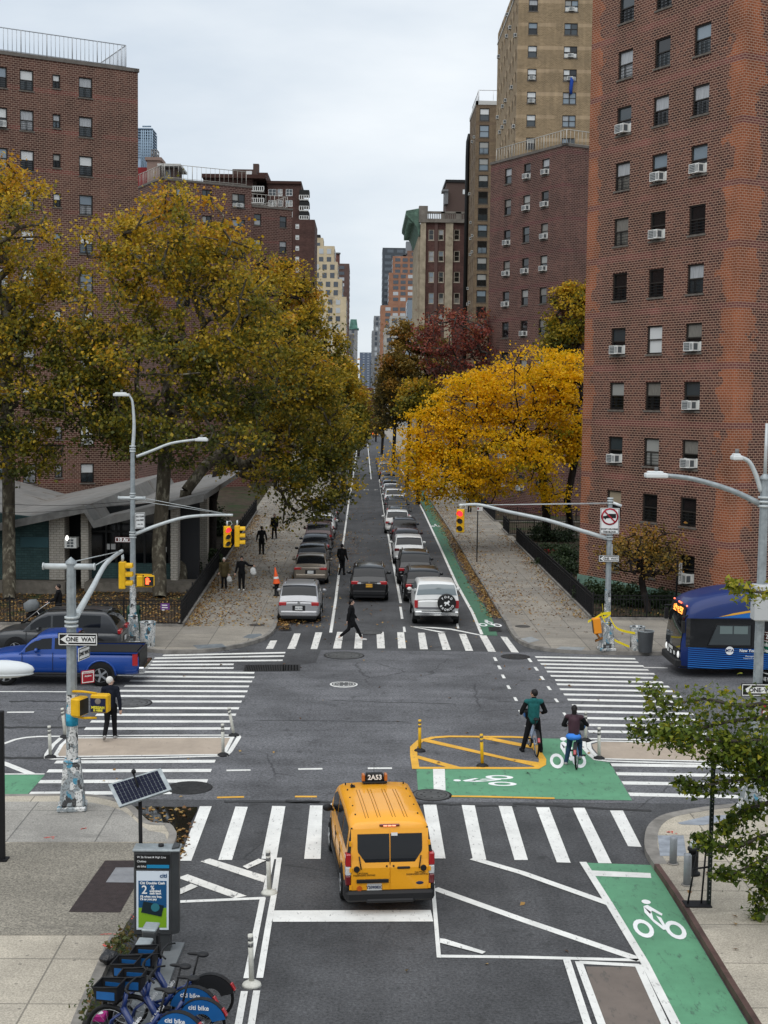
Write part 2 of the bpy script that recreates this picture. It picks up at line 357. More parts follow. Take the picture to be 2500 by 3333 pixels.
mb = MB(); flat(mb, [(-120, yN), (120, yN), (120, yF), (-120, yF)], .004); ground_obj(mb, 'avenue_surface', M_AVE)
# darker repaired trench along the mouth of the far street
mb = MB(); flat(mb, [g(*cB(x, y)) for x, y in ((-700, 262), (290, 262), (300, 225), (395, 215), (430, 128), (-100, 128))], .007); ground_obj(mb, 'road_patch', M_ROAD)
mb = MB(); sr = random.Random(8)
for c, x0, y0, x1, y1, w in ((cA, -300, 634, 560, 638, .22), (cA, -200, 834, 298, 836, .2), (cA, 60, 466, 470, 466, .12), (cB, 500, 460, 1300, 484, .05), (cB, 0, 590, 1000, 600, .04), (cB, -200, 1120, 1040, 1130, .10), (cB, 200, 1118, 420, 1122, .22), (cB, 1040, 1130, 1700, 1150, .12), (cC, 0, 1132, 900, 1180, .14), (cC, -100, 470, 330, 474, .04), (cJ, 20, 1560, 60, 2080, .03)):
 n_ = 14; stroke(mb, [g(*c(x0+(x1-x0)*i/n_, y0+(y1-y0)*i/n_+sr.uniform(-3, 3))) for i in range(n_+1)], w, .0085)
ground_obj(mb, 'road_seams', mat('tar_seam', (.038, .038, .038), .7, var=.3, scale=3.))
mb = MB()
for q in (((180, 1500), (820, 1500), (900, 1700), (700, 1900), (260, 1880), (120, 1700)), ((620, 1120), (1060, 1120), (1090, 1330), (600, 1340))): pass
def slab(pts, z, name, m, zb=-.05):
 mb = MB(); n = len(pts)
 q = [(p[0], p[1]) for p in pts]
 ar = sum(q[i][0]*q[(i+1) % n][1]-q[(i+1) % n][0]*q[i][1] for i in range(n))
 if ar < 0: q = q[::-1]
 mb.add([(x, y, zb) for x, y in q]+[(x, y, z) for x, y in q], [list(range(n, 2*n))]+[(i, (i+1) % n, n+(i+1) % n, n+i) for i in range(n)])
 return ground_obj(mb, name, m)
def smooth_pts(pts, k=4):
 out = []; n = len(pts)
 for i in range(n-1):
  p0 = pts[max(i-1, 0)]; p1 = pts[i]; p2 = pts[i+1]; p3 = pts[min(i+2, n-1)]
  for j in range(k):
   t = j/k
   out.append(.5*((2*p1)+(p2-p0)*t+(2*p0-5*p1+4*p2-p3)*t*t+(3*p1-p0-3*p2+p3)*t**3))
 return out+[pts[-1]]
def kerb(pts, name, m, w=.17, h=KH+.003):
 P = [Vector((p[0], p[1], 0)) for p in pts]; mb = MB(); n = len(P); I = []; Q = [p.copy() for p in P]
 for i in range(n):
  d = (Q[min(i+1, n-1)]-Q[max(i-1, 0)]).normalized(); nv = Vector((-d.y, d.x, 0)); I.append(P[i]+nv*w); P[i] = P[i]-nv*.004
 for i in range(n-1):
  a, b, c, d = P[i], P[i+1], I[i+1], I[i]
  vs = [(v.x, v.y, -.03) for v in (a, b, c, d)]+[(v.x, v.y, h) for v in (a, b, c, d)]
  mb.add(vs, [(4, 5, 6, 7), (0, 1, 5, 4), (1, 2, 6, 5), (2, 3, 7, 6), (3, 0, 4, 7)])
 return ground_obj(mb, name, m)
# far left pavement (kerb runs from far up the street to the corner and off along the avenue)
fl = [g(1183-.402*(Yp-1308), Yp) for Yp in (1330, 1370, 1450, 1600, 1800)]+[g(*cG(x, y)) for x, y in ((215, 950), (203, 1035), (180, 1090), (130, 1135), (40, 1168))]+[g(*cL(x, y)) for x, y in ((1500, 1192), (1300, 1221), (1050, 1226), (890, 1206))]
fl = smooth_pts(fl, 3)
yk = fl[-1].y
KFL = fl+[Vector((-60, yk, 0))]
slab(KFL+[Vector((-60, 900, 0)), Vector((KFL[0].x, 900, 0))], KH, 'pavement_far_corner', M_WALK)
kerb(KFL[::-1], 'kerb_far_corner', M_KERB)
# far right pavement
fr = [g(*cH(x, y)) for x, y in ((970, 1042), (560, 1036), (300, 1022), (140, 992), (60, 952), (20, 902), (-10, 840))]
fr2 = [g(*cE(x, y)) for x, y in ((440, 1540), (250, 1215), (110, 985), (0, 790))]
vdir = [g(1500-(317/474)*(1782-Yp), Yp) for Yp in (1700, 1600, 1500, 1400, 1350, 1330)]
fr = smooth_pts(fr+fr2+vdir, 3)
KFR = [Vector((60, fr[0].y, 0))]+fr
slab(KFR+[Vector((KFR[-1].x, 900, 0)), Vector((60, 900, 0))], KH, 'pavement_far_right_corner', M_WALK)
kerb(KFR[::-1], 'kerb_far_right_corner', M_KERB)
# near left pavement
nl = [g(*cA(x, y)) for x, y in ((-900, 1112), (0, 1107), (440, 1103), (600, 1108), (710, 1125), (810, 1155), (880, 1195), (930, 1250), (980, 1288), (1045, 1296), (1105, 1300), (1138, 1340), (1145, 1390))]+[g(*cI(x, y)) for x, y in ((990, 800), (880, 985), (740, 1190), (620, 1460), (510, 1720), (330, 2200))]
nl = smooth_pts(nl, 3)
KNL = nl
slab(KNL+[Vector((KNL[-1].x, 0, 0)), Vector((-60, 0, 0)), Vector((-60, KNL[0].y, 0))], KH, 'pavement_near_left_corner', M_WALK2)
kerb(KNL[::-1], 'kerb_near_left_corner', M_KERB)
def zflat(name, pts, z, m): mb = MB(); flat(mb, [g(*p, KH) for p in pts], z, 0); return ground_obj(mb, name, m)
mb = MB(); flat(mb, [g(*cA(x, y), KH) for x, y in ((-300, 1120), (440, 1118), (600, 1125), (700, 1145), (800, 1178), (860, 1220), (912, 1272), (975, 1310), (1040, 1318), (1075, 1330), (1090, 1380), (30, 1382), (-300, 1382))], KH+.004); ground_obj(mb, 'pavement_corner_apron', M_WALK3)
zflat('pavement_aggregate', [cI(*p) for p in ((-20, 650), (60, 632), (1000, 632), (960, 760), (880, 900), (720, 1188), (-20, 1188))], KH+.0065, M_AGG)
M_GRATE = mat('cellar_door_iron', (.045, .033, .032), .6, metal=.3, var=.3, scale=8., bump=.5, bscale=60.)
mb = MB(); flat(mb, [g(*cI(x, y), KH) for x, y in ((630, 742), (900, 742), (722, 1053), (412, 1050))], KH+.012); ground_obj(mb, 'pavement_cellar_hatch', M_GRATE)
mb = MB(); flat(mb, [g(*cI(x, y), KH) for x, y in ((695, 785), (860, 785), (818, 876), (635, 874))], KH+.016); ground_obj(mb, 'pavement_hatch_plate', mat('hatch_plate_steel', (.33, .33, .34), .45, metal=.6, var=.2, bump=.6, bscale=70.))
# near right pavement
nr = [g(*cK(x, y)) for x, y in ((1900, 770), (1562, 805), (1420, 838), (1200, 862), (1000, 893), (880, 925), (805, 980), (779, 1050), (780, 1130), (815, 1200), (900, 1325), (1000, 1475), (1150, 1725), (1300, 1975), (1460, 2235), (1700, 2640))]
nr = smooth_pts(nr, 3)
slab(nr[::-1]+[Vector((60, nr[0].y, 0)), Vector((60, 0, 0)), Vector((nr[-1].x, 0, 0))], KH, 'pavement_near_right_corner', M_WALK2)
kerb(nr[:16][::-1][::-1], 'kerb_near_right_corner', M_KERB, w=.2) if False else None
ki = [i for i, p in enumerate(nr) if p.y < g(*cK(815, 1200)).y][0]
kerb(nr[:ki+1], 'kerb_near_right_corner', M_KERB, w=.28)
kerb(nr[ki:], 'kerb_steel_faced', M_STEEL_KERB, w=.1, h=KH+.004)
zflat('pavement_corner_ramp', [cK(*p) for p in ((860, 1015), (1025, 1015), (1045, 1145), (875, 1145))], KH+.006, mat('ramp_concrete_bluish', (.27, .29, .32), .8, var=.25, scale=3., bump=.4, bscale=22.))
zflat('pavement_corner_ramp', [cK(*p) for p in ((985, 935), (1180, 890), (1420, 880), (1330, 910), (1150, 950), (1010, 945))], KH+.006, MATS['ramp_concrete_bluish'])
zflat('pavement_ramp_far', [cL(*p) for p in ((1225, 1172), (1410, 1162), (1440, 1184), (1255, 1194))], KH+.006, mat('ramp_concrete_dark', (.15, .165, .175), .8, var=.3, scale=3., bump=.5, bscale=20.))
zflat('pavement_ramp_far', [cG(*p) for p in ((-20, 1122), (20, 1102), (95, 1098), (105, 1108), (45, 1130))], KH+.006, MATS['ramp_concrete_dark'])
zflat('pavement_ramp_far', [cH(*p) for p in ((85, 935), (155, 922), (210, 945), (140, 962))], KH+.006, mat('ramp_concrete_pale', (.27, .28, .28), .8, var=.2, scale=3., bump=.4, bscale=20.))
zflat('pavement_ramp_far', [cH(*p) for p in ((340, 985), (500, 990), (475, 1011), (312, 1001))], KH+.006, MATS['ramp_concrete_pale'])
# planted yards behind the railings
FL0, FL1 = g(*cL(1150, 1052), KH), g(*cL(1615, 345), KH)            # left railing: corner and far end
FR0, FR1 = g(*cE(1425, 1545), KH), g(*cE(520, 640), KH)             # right railing: corner and far end
def ext(a, b, y): return a+(b-a)*((y-a.y)/(b.y-a.y))
eL, eR = ext(FL0, FL1, 330), ext(FR0, FR1, 330)
mb = MB(); flat(mb, [(FL0.x-.25, FL0.y+.2), (eL.x-.3, 330), (-60, 330), (-60, FL0.y+.2)], KH+.02); ground_obj(mb, 'yard_soil', M_SOIL)
mb = MB(); flat(mb, [(FR0.x+.25, FR0.y+.25), (eR.x+.3, 330), (60, 330), (60, FR0.y+.25)], KH+.02); ground_obj(mb, 'yard_soil', M_SOIL)
# ---- markings
Z1, Z2, Z3, Z4 = .010, .014, .018, .022
def P(c, *pts): return [g(*c(x, y)) for x, y in pts]
mb = MB()
for c, q in ((cA, ((1300, 1150), (1378, 1150), (1245, 1505), (1165, 1505))), (cA, ((1532, 1152), (1612, 1154), (1510, 1500), (1420, 1500))),
             (cB, ((112, 1148), (198, 1150), (140, 1495), (42, 1492))), (cB, ((358, 1145), (440, 1145), (427, 1493), (320, 1493))),
             (cB, ((605, 1143), (687, 1143), (703, 1493), (600, 1493))), (cB, ((850, 1142), (933, 1142), (970, 1492), (878, 1492))),
             (cB, ((1095, 1140), (1180, 1140), (1240, 1490), (1150, 1490))), (cB, ((1345, 1142), (1430, 1145), (1505, 1498), (1418, 1498))),
             (cC, ((-94, 1148), (-8, 1150), (97, 1500), (10, 1500))), (cC, ((150, 1157), (235, 1157), (375, 1518), (285, 1515))),
             (cC, ((388, 1160), (465, 1160), (642, 1522), (555, 1520))), (cC, ((630, 1178), (715, 1178), (836, 1415), (748, 1410)))):
 flat(mb, P(c, *q), Z1)
ground_obj(mb, 'crosswalk_near', M_WHITE)
mb = MB()
for q in (((100, 72), (145, 70), (118, 125), (70, 125)), ((255, 25), (297, 25), (262, 125), (210, 125)), ((393, 18), (438, 18), (405, 127), (362, 127)), ((535, 15), (575, 15), (560, 123), (507, 123)),
          ((655, 15), (700, 15), (697, 123), (645, 123)), ((790, 15), (838, 15), (846, 122), (795, 122)), ((925, 17), (970, 17), (983, 122), (932, 122)), ((1060, 20), (1105, 20), (1125, 128), (1073, 128)),
          ((1190, 24), (1235, 24), (1275, 132), (1222, 132)), ((1327, 28), (1372, 28), (1420, 138), (1370, 138)), ((1458, 34), (1505, 36), (1568, 145), (1517, 143)), ((1597, 45), (1640, 48), (1718, 150), (1668, 147))):
 flat(mb, P(cB, *q), Z1)
ground_obj(mb, 'crosswalk_far', M_WHITE_WORN)
mb = MB()
def bar(c, x0, y0, x1, y1, t):
 a, b = g(*c(x0, y0)), g(*c(x1, y1)); flat(mb, [(a.x, a.y-t/2), (b.x, b.y-t/2), (b.x, b.y+t/2), (a.x, a.y+t/2)], Z1)
rows = [(1060, 168, 1856, 150), (1005, 186, 1849, 172), (980, 208, 1839, 200), (955, 229, 1520, 226), (930, 251, 1520, 250), (900, 275, 1655, 281), (870, 303, 1655, 311), (845, 333, 1640, 338), (810, 366, 1620, 370),
  (778, 398, 1610, 402), (735, 432, 1592, 435), (695, 467, 1572, 469), (655, 510, 1555, 512), (625, 554, 1535, 554), (590, 598, 1515, 598), (552, 645, 1497, 644),
  (360, 862, 1400, 857), (310, 920, 1375, 917), (255, 990, 1350, 985), (192, 1067, 1120, 1060)]
for r in rows: bar(cA, *r, .30)
for r in [(145, 178, 795, 190), (160, 200, 815, 212), (180, 224, 850, 237), (205, 248, 880, 262), (220, 273, 920, 288), (245, 301, 915, 314), (275, 329, 975, 343), (285, 356, 1015, 371), (305, 388, 1052, 402),
          (330, 422, 1095, 436), (355, 456, 1130, 472), (385, 493, 1140, 507), (415, 534, 1170, 548), (440, 575, 1215, 590), (470, 620, 1260, 633), (490, 663, 1300, 676), (632, 880, 1480, 892), (668, 938, 1520, 952), (712, 998, 1560, 1012), (755, 1072, 1620, 1092)]:
 bar(cC, *r, .30)
ground_obj(mb, 'crosswalk_avenue', M_WHITE)
# left beige island
mb = MB(); flat(mb, P(cA, (455, 706), (1508, 704), (1452, 814), (375, 827), (366, 815), (402, 752)), Z1); ground_obj(mb, 'island_left', M_BEIGE)
mb = MB()
stroke(mb, P(cA, (400, 704), (470, 693), (1000, 689), (1545, 688), (1556, 700), (1500, 790), (1470, 822), (1000, 835), (345, 843), (302, 836), (305, 812), (345, 752)), .13, Z2, True)
stroke(mb, P(cA, (452, 706), (1512, 702), (1455, 814), (372, 828), (363, 815), (402, 750)), .11, Z2, True)
stroke(mb, P(cA, (-300, 770), (27, 742), (100, 715), (170, 702), (250, 696), (470, 693)), .13, Z1)
stroke(mb, P(cA, (-200, 800), (27, 870), (205, 940)), .22, Z1); stroke(mb, P(cA, (-300, 943), (290, 942)), .1, Z3)
for a in ((46, 538, 222, 537), (1473, 917, 1630, 914), (1940, 908, 2098, 906), (2393, 903, 2550, 902)): stroke(mb, P(cA, a[:2], a[2:]), .15, Z1)
stroke(mb, P(cA, (-400, 402), (475, 405)), .13, Z1); stroke(mb, P(cA, (765, 298), (868, 300)), .13, Z1)
stroke(mb, P(cC, (850, 246), (1005, 249)), .13, Z1)
# dashed guides across the avenue
for x, y in ((92, 187), (133, 243), (172, 303), (217, 369), (265, 449), (320, 540)): flat(mb, P(cC, (x, y), (x+18, y), (x+36, y+24), (x+17, y+24)), Z1)
for x, y in ((1548, 180), (1575, 234), (1600, 293), (1635, 363), (1680, 440), (1712, 524), (1755, 625)): flat(mb, P(cB, (x, y), (x+18, y), (x+32, y+24), (x+12, y+24)), Z1)
# near street lines
stroke(mb, P(cD, (1072, 245), (1027, 560), (985, 790), (905, 1272)), .115, Z2); stroke(mb, P(cD, (880, 1380), (835, 1659), (800, 1900)), .115, Z2)
stroke(mb, P(cD, (1010, 255), (955, 520)), .1, Z2); stroke(mb, P(cD, (932, 590), (850, 1000), (795, 1275)), .115, Z2); stroke(mb, P(cD, (775, 1385), (725, 1659), (690, 1900)), .115, Z2)
stroke(mb, P(cD, (195, 620), (955, 588)), .13, Z1)
flat(mb, P(cJ, (162, 1410), (1110, 1407), (1125, 1476), (162, 1478)), Z1)
flat(mb, P(cJ, (1100, 1120), (1122, 1120), (1172, 1695), (1146, 1693)), Z2)
stroke(mb, P(cJ, (1172, 1684), (1659, 1690))+P(cK, (770, 1810)), .12, Z1)
flat(mb, P(cJ, (1165, 1580), (1195, 1583), (1440, 1660), (1420, 1673), (1165, 1606)), Z3)
stroke(mb, P(cJ, (1135, 1278), (1659, 1465))+P(cK, (745, 1806)), .2, Z1)
stroke(mb, P(cJ, (1360, 1098), (1659, 1185))+P(cK, (555, 1453)), .2, Z2+.0015)
stroke(mb, P(cK, (385, 1187), (560, 1465), (780, 1830), (985, 2235), (1200, 2660)), .15, Z3)
stroke(mb, P(cK, (365, 1823), (745, 1843)), .13, Z1); stroke(mb, P(cK, (735, 1840), (905, 2212), (1000, 2420)), .13, Z3); stroke(mb, P(cK, (358, 1820), (510, 2235), (600, 2500)), .13, Z3)
stroke(mb, P(cK, (278, 1795), (420, 2235), (500, 2500)), .13, Z3)
# far street lines
stroke(mb, P(cG, (540, 1092), (572, 880), (590, 730), (645, 335), (672, 130)), .13, Z1)
stroke(mb, P(cG, (985, 905), (935, 640), (880, 330), (838, 45)), .13, Z1); flat(mb, P(cG, (975, 928), (990, 928), (1002, 1005), (986, 1005)), Z1)
flat(mb, P(cG, (998, 1055), (1012, 1055), (1018, 1088), (1000, 1088)), Z1)
flat(mb, P(cG, (1040, 1053), (1200, 1058), (1300, 1066), (1490, 1105), (1485, 1110), (1300, 1074), (1200, 1066)), Z1); flat(mb, P(cG, (1045, 1054), (1052, 1052), (1270, 1090), (1240, 1093)), Z1)
flat(mb, P(cG, (1335, 1025), (1347, 1025), (1357, 1066), (1342, 1066)), Z1)
stroke(mb, P(cG, (1500, 1105), (1440, 965), (1340, 785), (1230, 540), (1130, 325), (985, 50)), .14, Z3)
stroke(mb, [g(1183+.10*(y-1308), y) for y in (1560, 1480, 1400, 1360)], .13, Z1); stroke(mb, [g(1183-.1373*(y-1308), y) for y in (1600, 1450, 1370)], .13, Z1)
for x in (1165, 1200, 1230, 1250, 1268): pass
ground_obj(mb, 'lane_lines', M_WHITE)
mb = MB()
for q in (((205, 415), (290, 385), (795, 570), (690, 590)), ((400, 275), (480, 250), (960, 400), (940, 455))): flat(mb, P(cD, *q), Z1)
for q in (((760, 320), (895, 255), (960, 270), (800, 342)), ((180, 533), (320, 468), (380, 492), (180, 580))): flat(mb, P(cD, *q), Z3)
ground_obj(mb, 'hatching_near', M_WHITE_WORN)
# green lanes
mb = MB()
flat(mb, P(cB, (1050, 906), (1500, 906))+P(cC, (160, 908), (206, 868), (196, 845), (150, 770), (128, 708), (440, 712), (468, 768), (545, 853), (630, 865), (775, 1112), (270, 1103), (0, 1098))+P(cB, (1252, 1092), (1242, 1055), (1062, 1058)), Z1)
flat(mb, P(cK, (405, 1190), (818, 1205), (905, 1335), (1150, 1740), (1445, 2235), (1690, 2660), (1215, 2660), (1005, 2235), (790, 1830), (570, 1465)), Z1)
flat(mb, P(cA, (-400, 945), (292, 945), (150, 1106), (-400, 1110)), Z1)
ground_obj(mb, 'bike_lane_green', M_GREEN)
mb = MB(); flat(mb, P(cG, (1502, 1110), (1600, 1112), (1560, 980), (1440, 820), (1345, 650), (1215, 320), (1140, 320), (1235, 540), (1345, 785), (1446, 965)), Z1)
flat(mb, P(cG, (1138, 318), (1210, 318), (1010, 0), (985, 0)), Z1); ground_obj(mb, 'bike_lane_far', M_GREEN_D)
mb = MB(); flat(mb, P(cK, (402, 1850), (728, 1852), (895, 2235), (980, 2420), (610, 2420), (520, 2235)), Z1); ground_obj(mb, 'island_brown', M_BROWN)
mb = MB(); flat(mb, P(cB, (1158, 903), (1235, 903), (1240, 1048), (1163, 1048)), Z2); flat(mb, P(cK, (440, 1240), (815, 1257), (820, 1288), (460, 1275)), Z2)
ground_obj(mb, 'stop_bars', M_WHITE)
# right beige island
mb = MB(); flat(mb, P(cC, (560, 731), (1400, 742), (1420, 858), (600, 840), (562, 825), (520, 770), (513, 748)), Z1); ground_obj(mb, 'island_right', M_BEIGE)
mb = MB(); stroke(mb, P(cC, (1500, 740), (740, 716), (505, 712), (455, 727), (462, 768), (500, 815), (540, 848), (620, 858), (1500, 882)), .15, Z3)
stroke(mb, P(cC, (1500, 752), (740, 730), (545, 727), (492, 740), (497, 778), (548, 833), (592, 843), (1500, 865)), .13, Z3); ground_obj(mb, 'island_outline', M_WHITE)
# yellow painted island
mb = MB()
stroke(mb, P(cB, (1046, 902), (1033, 820), (1032, 765), (1075, 725), (1160, 704), (1260, 697), (1660, 700))+P(cC, (124, 706), (150, 775), (192, 845), (190, 880), (150, 902), (0, 904))+P(cB, (1500, 903)), .2, Z3, True)
flat(mb, P(cB, (1082, 725), (1120, 712), (1660, 838))+P(cC, (188, 868), (150, 893), (0, 858)), Z2)
flat(mb, P(cB, (1440, 702), (1530, 702), (1665, 728))+P(cC, (140, 758), (150, 778), (0, 752)), Z2)
flat(mb, P(cB, (1052, 838), (1060, 820), (1345, 898), (1260, 900)), Z2)
stroke(mb, P(cB, (1250, 1086), (1500, 1089))+P(cC, (0, 1094), (270, 1100)), .13, Z3)
stroke(mb, P(cA, (1412, 1093), (1588, 1089)), .13, Z1); stroke(mb, P(cB, (260, 1087), (403, 1087)), .13, Z1)
ground_obj(mb, 'yellow_island_lines', M_YEL)
# bicycle symbols
def bike_symbol(mb, w1, w2, hd, z):
 a, b, h = Vector(w1), Vector(w2), Vector(hd); o = (a+b)/2; U = (b-a)/2; V = h-o
 T = lambda u, v: o+U*u+V*v
 for s_ in (-1, 1):
  for i in range(16):
   t0, t1 = 2*math.pi*i/16, 2*math.pi*(i+1)/16; k = .33
   flat(mb, [T(s_+.62*math.cos(t0), k*math.sin(t0)), T(s_+.62*math.cos(t1), k*math.sin(t1)), T(s_+.36*math.cos(t1), k*.58*math.sin(t1)), T(s_+.36*math.cos(t0), k*.58*math.sin(t0))], z)
 for q in (((-.42, .84), (-.12, .9), (.62, .58), (.52, .5), (.02, .68), (-.2, .55)), ((-.42, .84), (-.05, .6), (-.12, .36), (-.52, .6)), ((-.52, .6), (-.12, .36), (.5, .0), (.22, -.02), (-.2, .25)), ((.15, .5), (.42, .42), (.5, .02), (.3, .1))):
  flat(mb, [T(*p) for p in q], z+.001*(q[0][0] < -.5)+.0015*(q[0][0] > 0))
 flat(mb, [T(-.12+.3*math.cos(2*math.pi*i/12), 1.02+.09*math.sin(2*math.pi*i/12)) for i in range(12)], z)
mb = MB()
bike_symbol(mb, g(*cK(770, 1610)), g(*cK(975, 1620)), g(*cK(800, 1445)), Z3)
bike_symbol(mb, g(*cC(285, 855)), g(*cC(430, 852)), g(*cC(335, 715)), Z2)
bike_symbol(mb, g(*cB(1610, 1005)), g(*cB(1590, 962)), g(*cB(1320, 980)), Z2)
bike_symbol(mb, g(*cE(240, 1607)), g(*cE(395, 1612)), g(*cE(285, 1560)), Z2)
bike_symbol(mb, g(*cG(1190, 416)), g(*cG(1225, 416)), g(*cG(1205, 404)), Z2)
ground_obj(mb, 'bike_symbols', mat('symbol_white', (.8, .8, .79), .7, var=.06))
for ch, x in zip('HUMP', (665, 718, 765, 828)):
 a = g(*cG(x, 185)); w = abs(g(*cG(x+26, 185)).x-a.x); o = text(ch, 1.0, M_WHITE_WORN, None, (a.x, a.y, Z1), name='speed_hump_letters', ext=0); o.scale = (w/.55, 1.9, 1); o['kind'] = 'structure'
# covers and grates in the road
M_IRON = mat('cast_iron', (.035, .034, .034), .6, metal=.4, var=.4, scale=6., bump=.6, bscale=45.)
def manhole(px, py, r, label, m=None, ring=None, rim=True):
 p = g(px, py); mb = MB(); mb.cyl((0, 0, 0), (0, 0, .02), r, n=28)
 o = mb.build('manhole_cover', m or M_IRON, loc=(p.x, p.y, .002)); tag(o, label, 'manhole cover', 'manhole covers in the road')
 r_ = MB(); r_.lathe([(r, .0), (r+.06, .0), (r+.06, .016), (r, .016)], n=28, caps=False); r_.build('cover_ring', ring or M_IRON, o)
 k = MB()
 for i in range(8): k.box((r*.55*math.cos(i*.785), r*.55*math.sin(i*.785), .022), (.05, .05, .006))
 k.lathe([(r*.8, .019), (r*.84, .025), (r*.87, .019)], n=28, caps=False); k.build('cover_pattern', ring or M_IRON, o)
manhole(*cA(1232, 1030), .52, 'large round iron manhole cover beside the solar panel at the crosswalk end')
manhole(*cB(1148, 1077), .45, 'round manhole cover at the near edge of the green bike box', mat('cover_dark_grey', (.08, .08, .078), .7, var=.3))
manhole(*cB(578, 357), .42, 'manhole cover with a white painted rim in mid intersection', mat('cover_asphalt', (.1, .1, .1), .8, var=.3), M_WHITE)
manhole(*cB(580, 168), .72, 'wide flat manhole cover before the far crosswalk', MATS['cover_dark_grey'])
manhole(*cB(742, 19), .5, 'dark manhole cover touching the far crosswalk stripes', MATS['cover_dark_grey'])
manhole(*cA(852, 478), .62, 'manhole cover set between stripes of the left avenue crosswalk', MATS['cover_asphalt'])
manhole(*cC(15, 176), .5, 'black manhole cover at the right end of the far crosswalk')
def grate(pts, label, n=10, z=.012):
 q = [g(*p) for p in pts]; mb = MB(); flat(mb, q, z); o = mb.build('drain_grate', mat('grate_pit', (.008, .008, .008), .9)); tag(o, label, 'drain grate', 'drain grates at the kerbs')
 b = MB(); stroke(b, q, .06, z+.008, True)
 for i in range(1, n):
  t = i/n; a, c = q[0].lerp(q[1], t), q[3].lerp(q[2], t); stroke(b, [a, c], .035, z+.006)
 b.build('grate_bars', M_IRON, o)
grate([cB(*p) for p in ((-60, 232), (185, 230), (183, 270), (-70, 272))], 'long iron grate at the far end of the left avenue crosswalk', 22)
grate([cB(*p) for p in ((190, 230), (285, 230), (287, 268), (187, 270))], 'square steel plate grate at right of the long iron grate', 5)
grate([cG(*p) for p in ((1545, 1058), (1610, 1058), (1625, 1085), (1550, 1085))], 'gutter grate at the foot of the far right green lane', 10)
grate([cG(*p) for p in ((222, 1062), (280, 1060), (288, 1080), (222, 1082))], 'gutter grate among leaves by the far left kerb', 8)
M_COV = mat('pavement_cover', (.06, .055, .05), .7, var=.3)
def cover(px, py, r, label):
 p = g(px, py, KH); mb = MB(); mb.cyl((0, 0, 0), (0, 0, .012), r, n=20); o = mb.build('utility_cover', M_COV, loc=(p.x, p.y, KH)); tag(o, label, 'utility cover', 'round covers in the pavements')
cover(*cG(70, 1043), .33, 'small round cover in the far left pavement'); cover(*cH(100, 857), .33, 'small round cover in the far right pavement')
# puddle at the near left kerb
mb = MB(); pu = P(cA, (860, 1150), (1000, 1152), (1285, 1156), (1280, 1185), (1235, 1265), (1225, 1330), (1180, 1400), (1165, 1470), (1140, 1460), (1146, 1390), (1138, 1335), (1105, 1296), (1045, 1292), (985, 1284), (935, 1246), (890, 1195), (850, 1165)); flat(mb, pu, .013)
pm = mat('puddle_water', (.012, .011, .010), .03, spec=.5); o = mb.build('water_puddle', pm, kind='structure')
# red utility marks sprayed on the pavement
mb = MB(); rnd = random.Random(3)
def spray(c, x, y, w, h, n, z):
 for _ in range(n):
  a = rnd.uniform(-w, w); b = rnd.uniform(-h, h); s_ = rnd.uniform(.2, .5)
  q = [(x+a+w*s_*math.cos(k*1.05)*rnd.uniform(.5, 1), y+b+h*s_*math.sin(k*1.05)*rnd.uniform(.5, 1)) for k in range(6)]
  flat(mb, [g(*c(*p), KH) for p in q], z)
zz = KH+.009
for i, a in enumerate(((cI, 300, 603, 38, 6), (cI, 505, 549, 26, 5), (cI, 670, 1182, 60, 6), (cI, 650, 1248, 30, 14), (cK, 950, 997, 36, 9), (cI, 797, 1080, 14, 14))): spray(*a, 7, zz)
ground_obj(mb, 'paint_marks_on_pavement', mat('spray_paint_red', (.62, .1, .075), .8, var=.3, scale=20.))
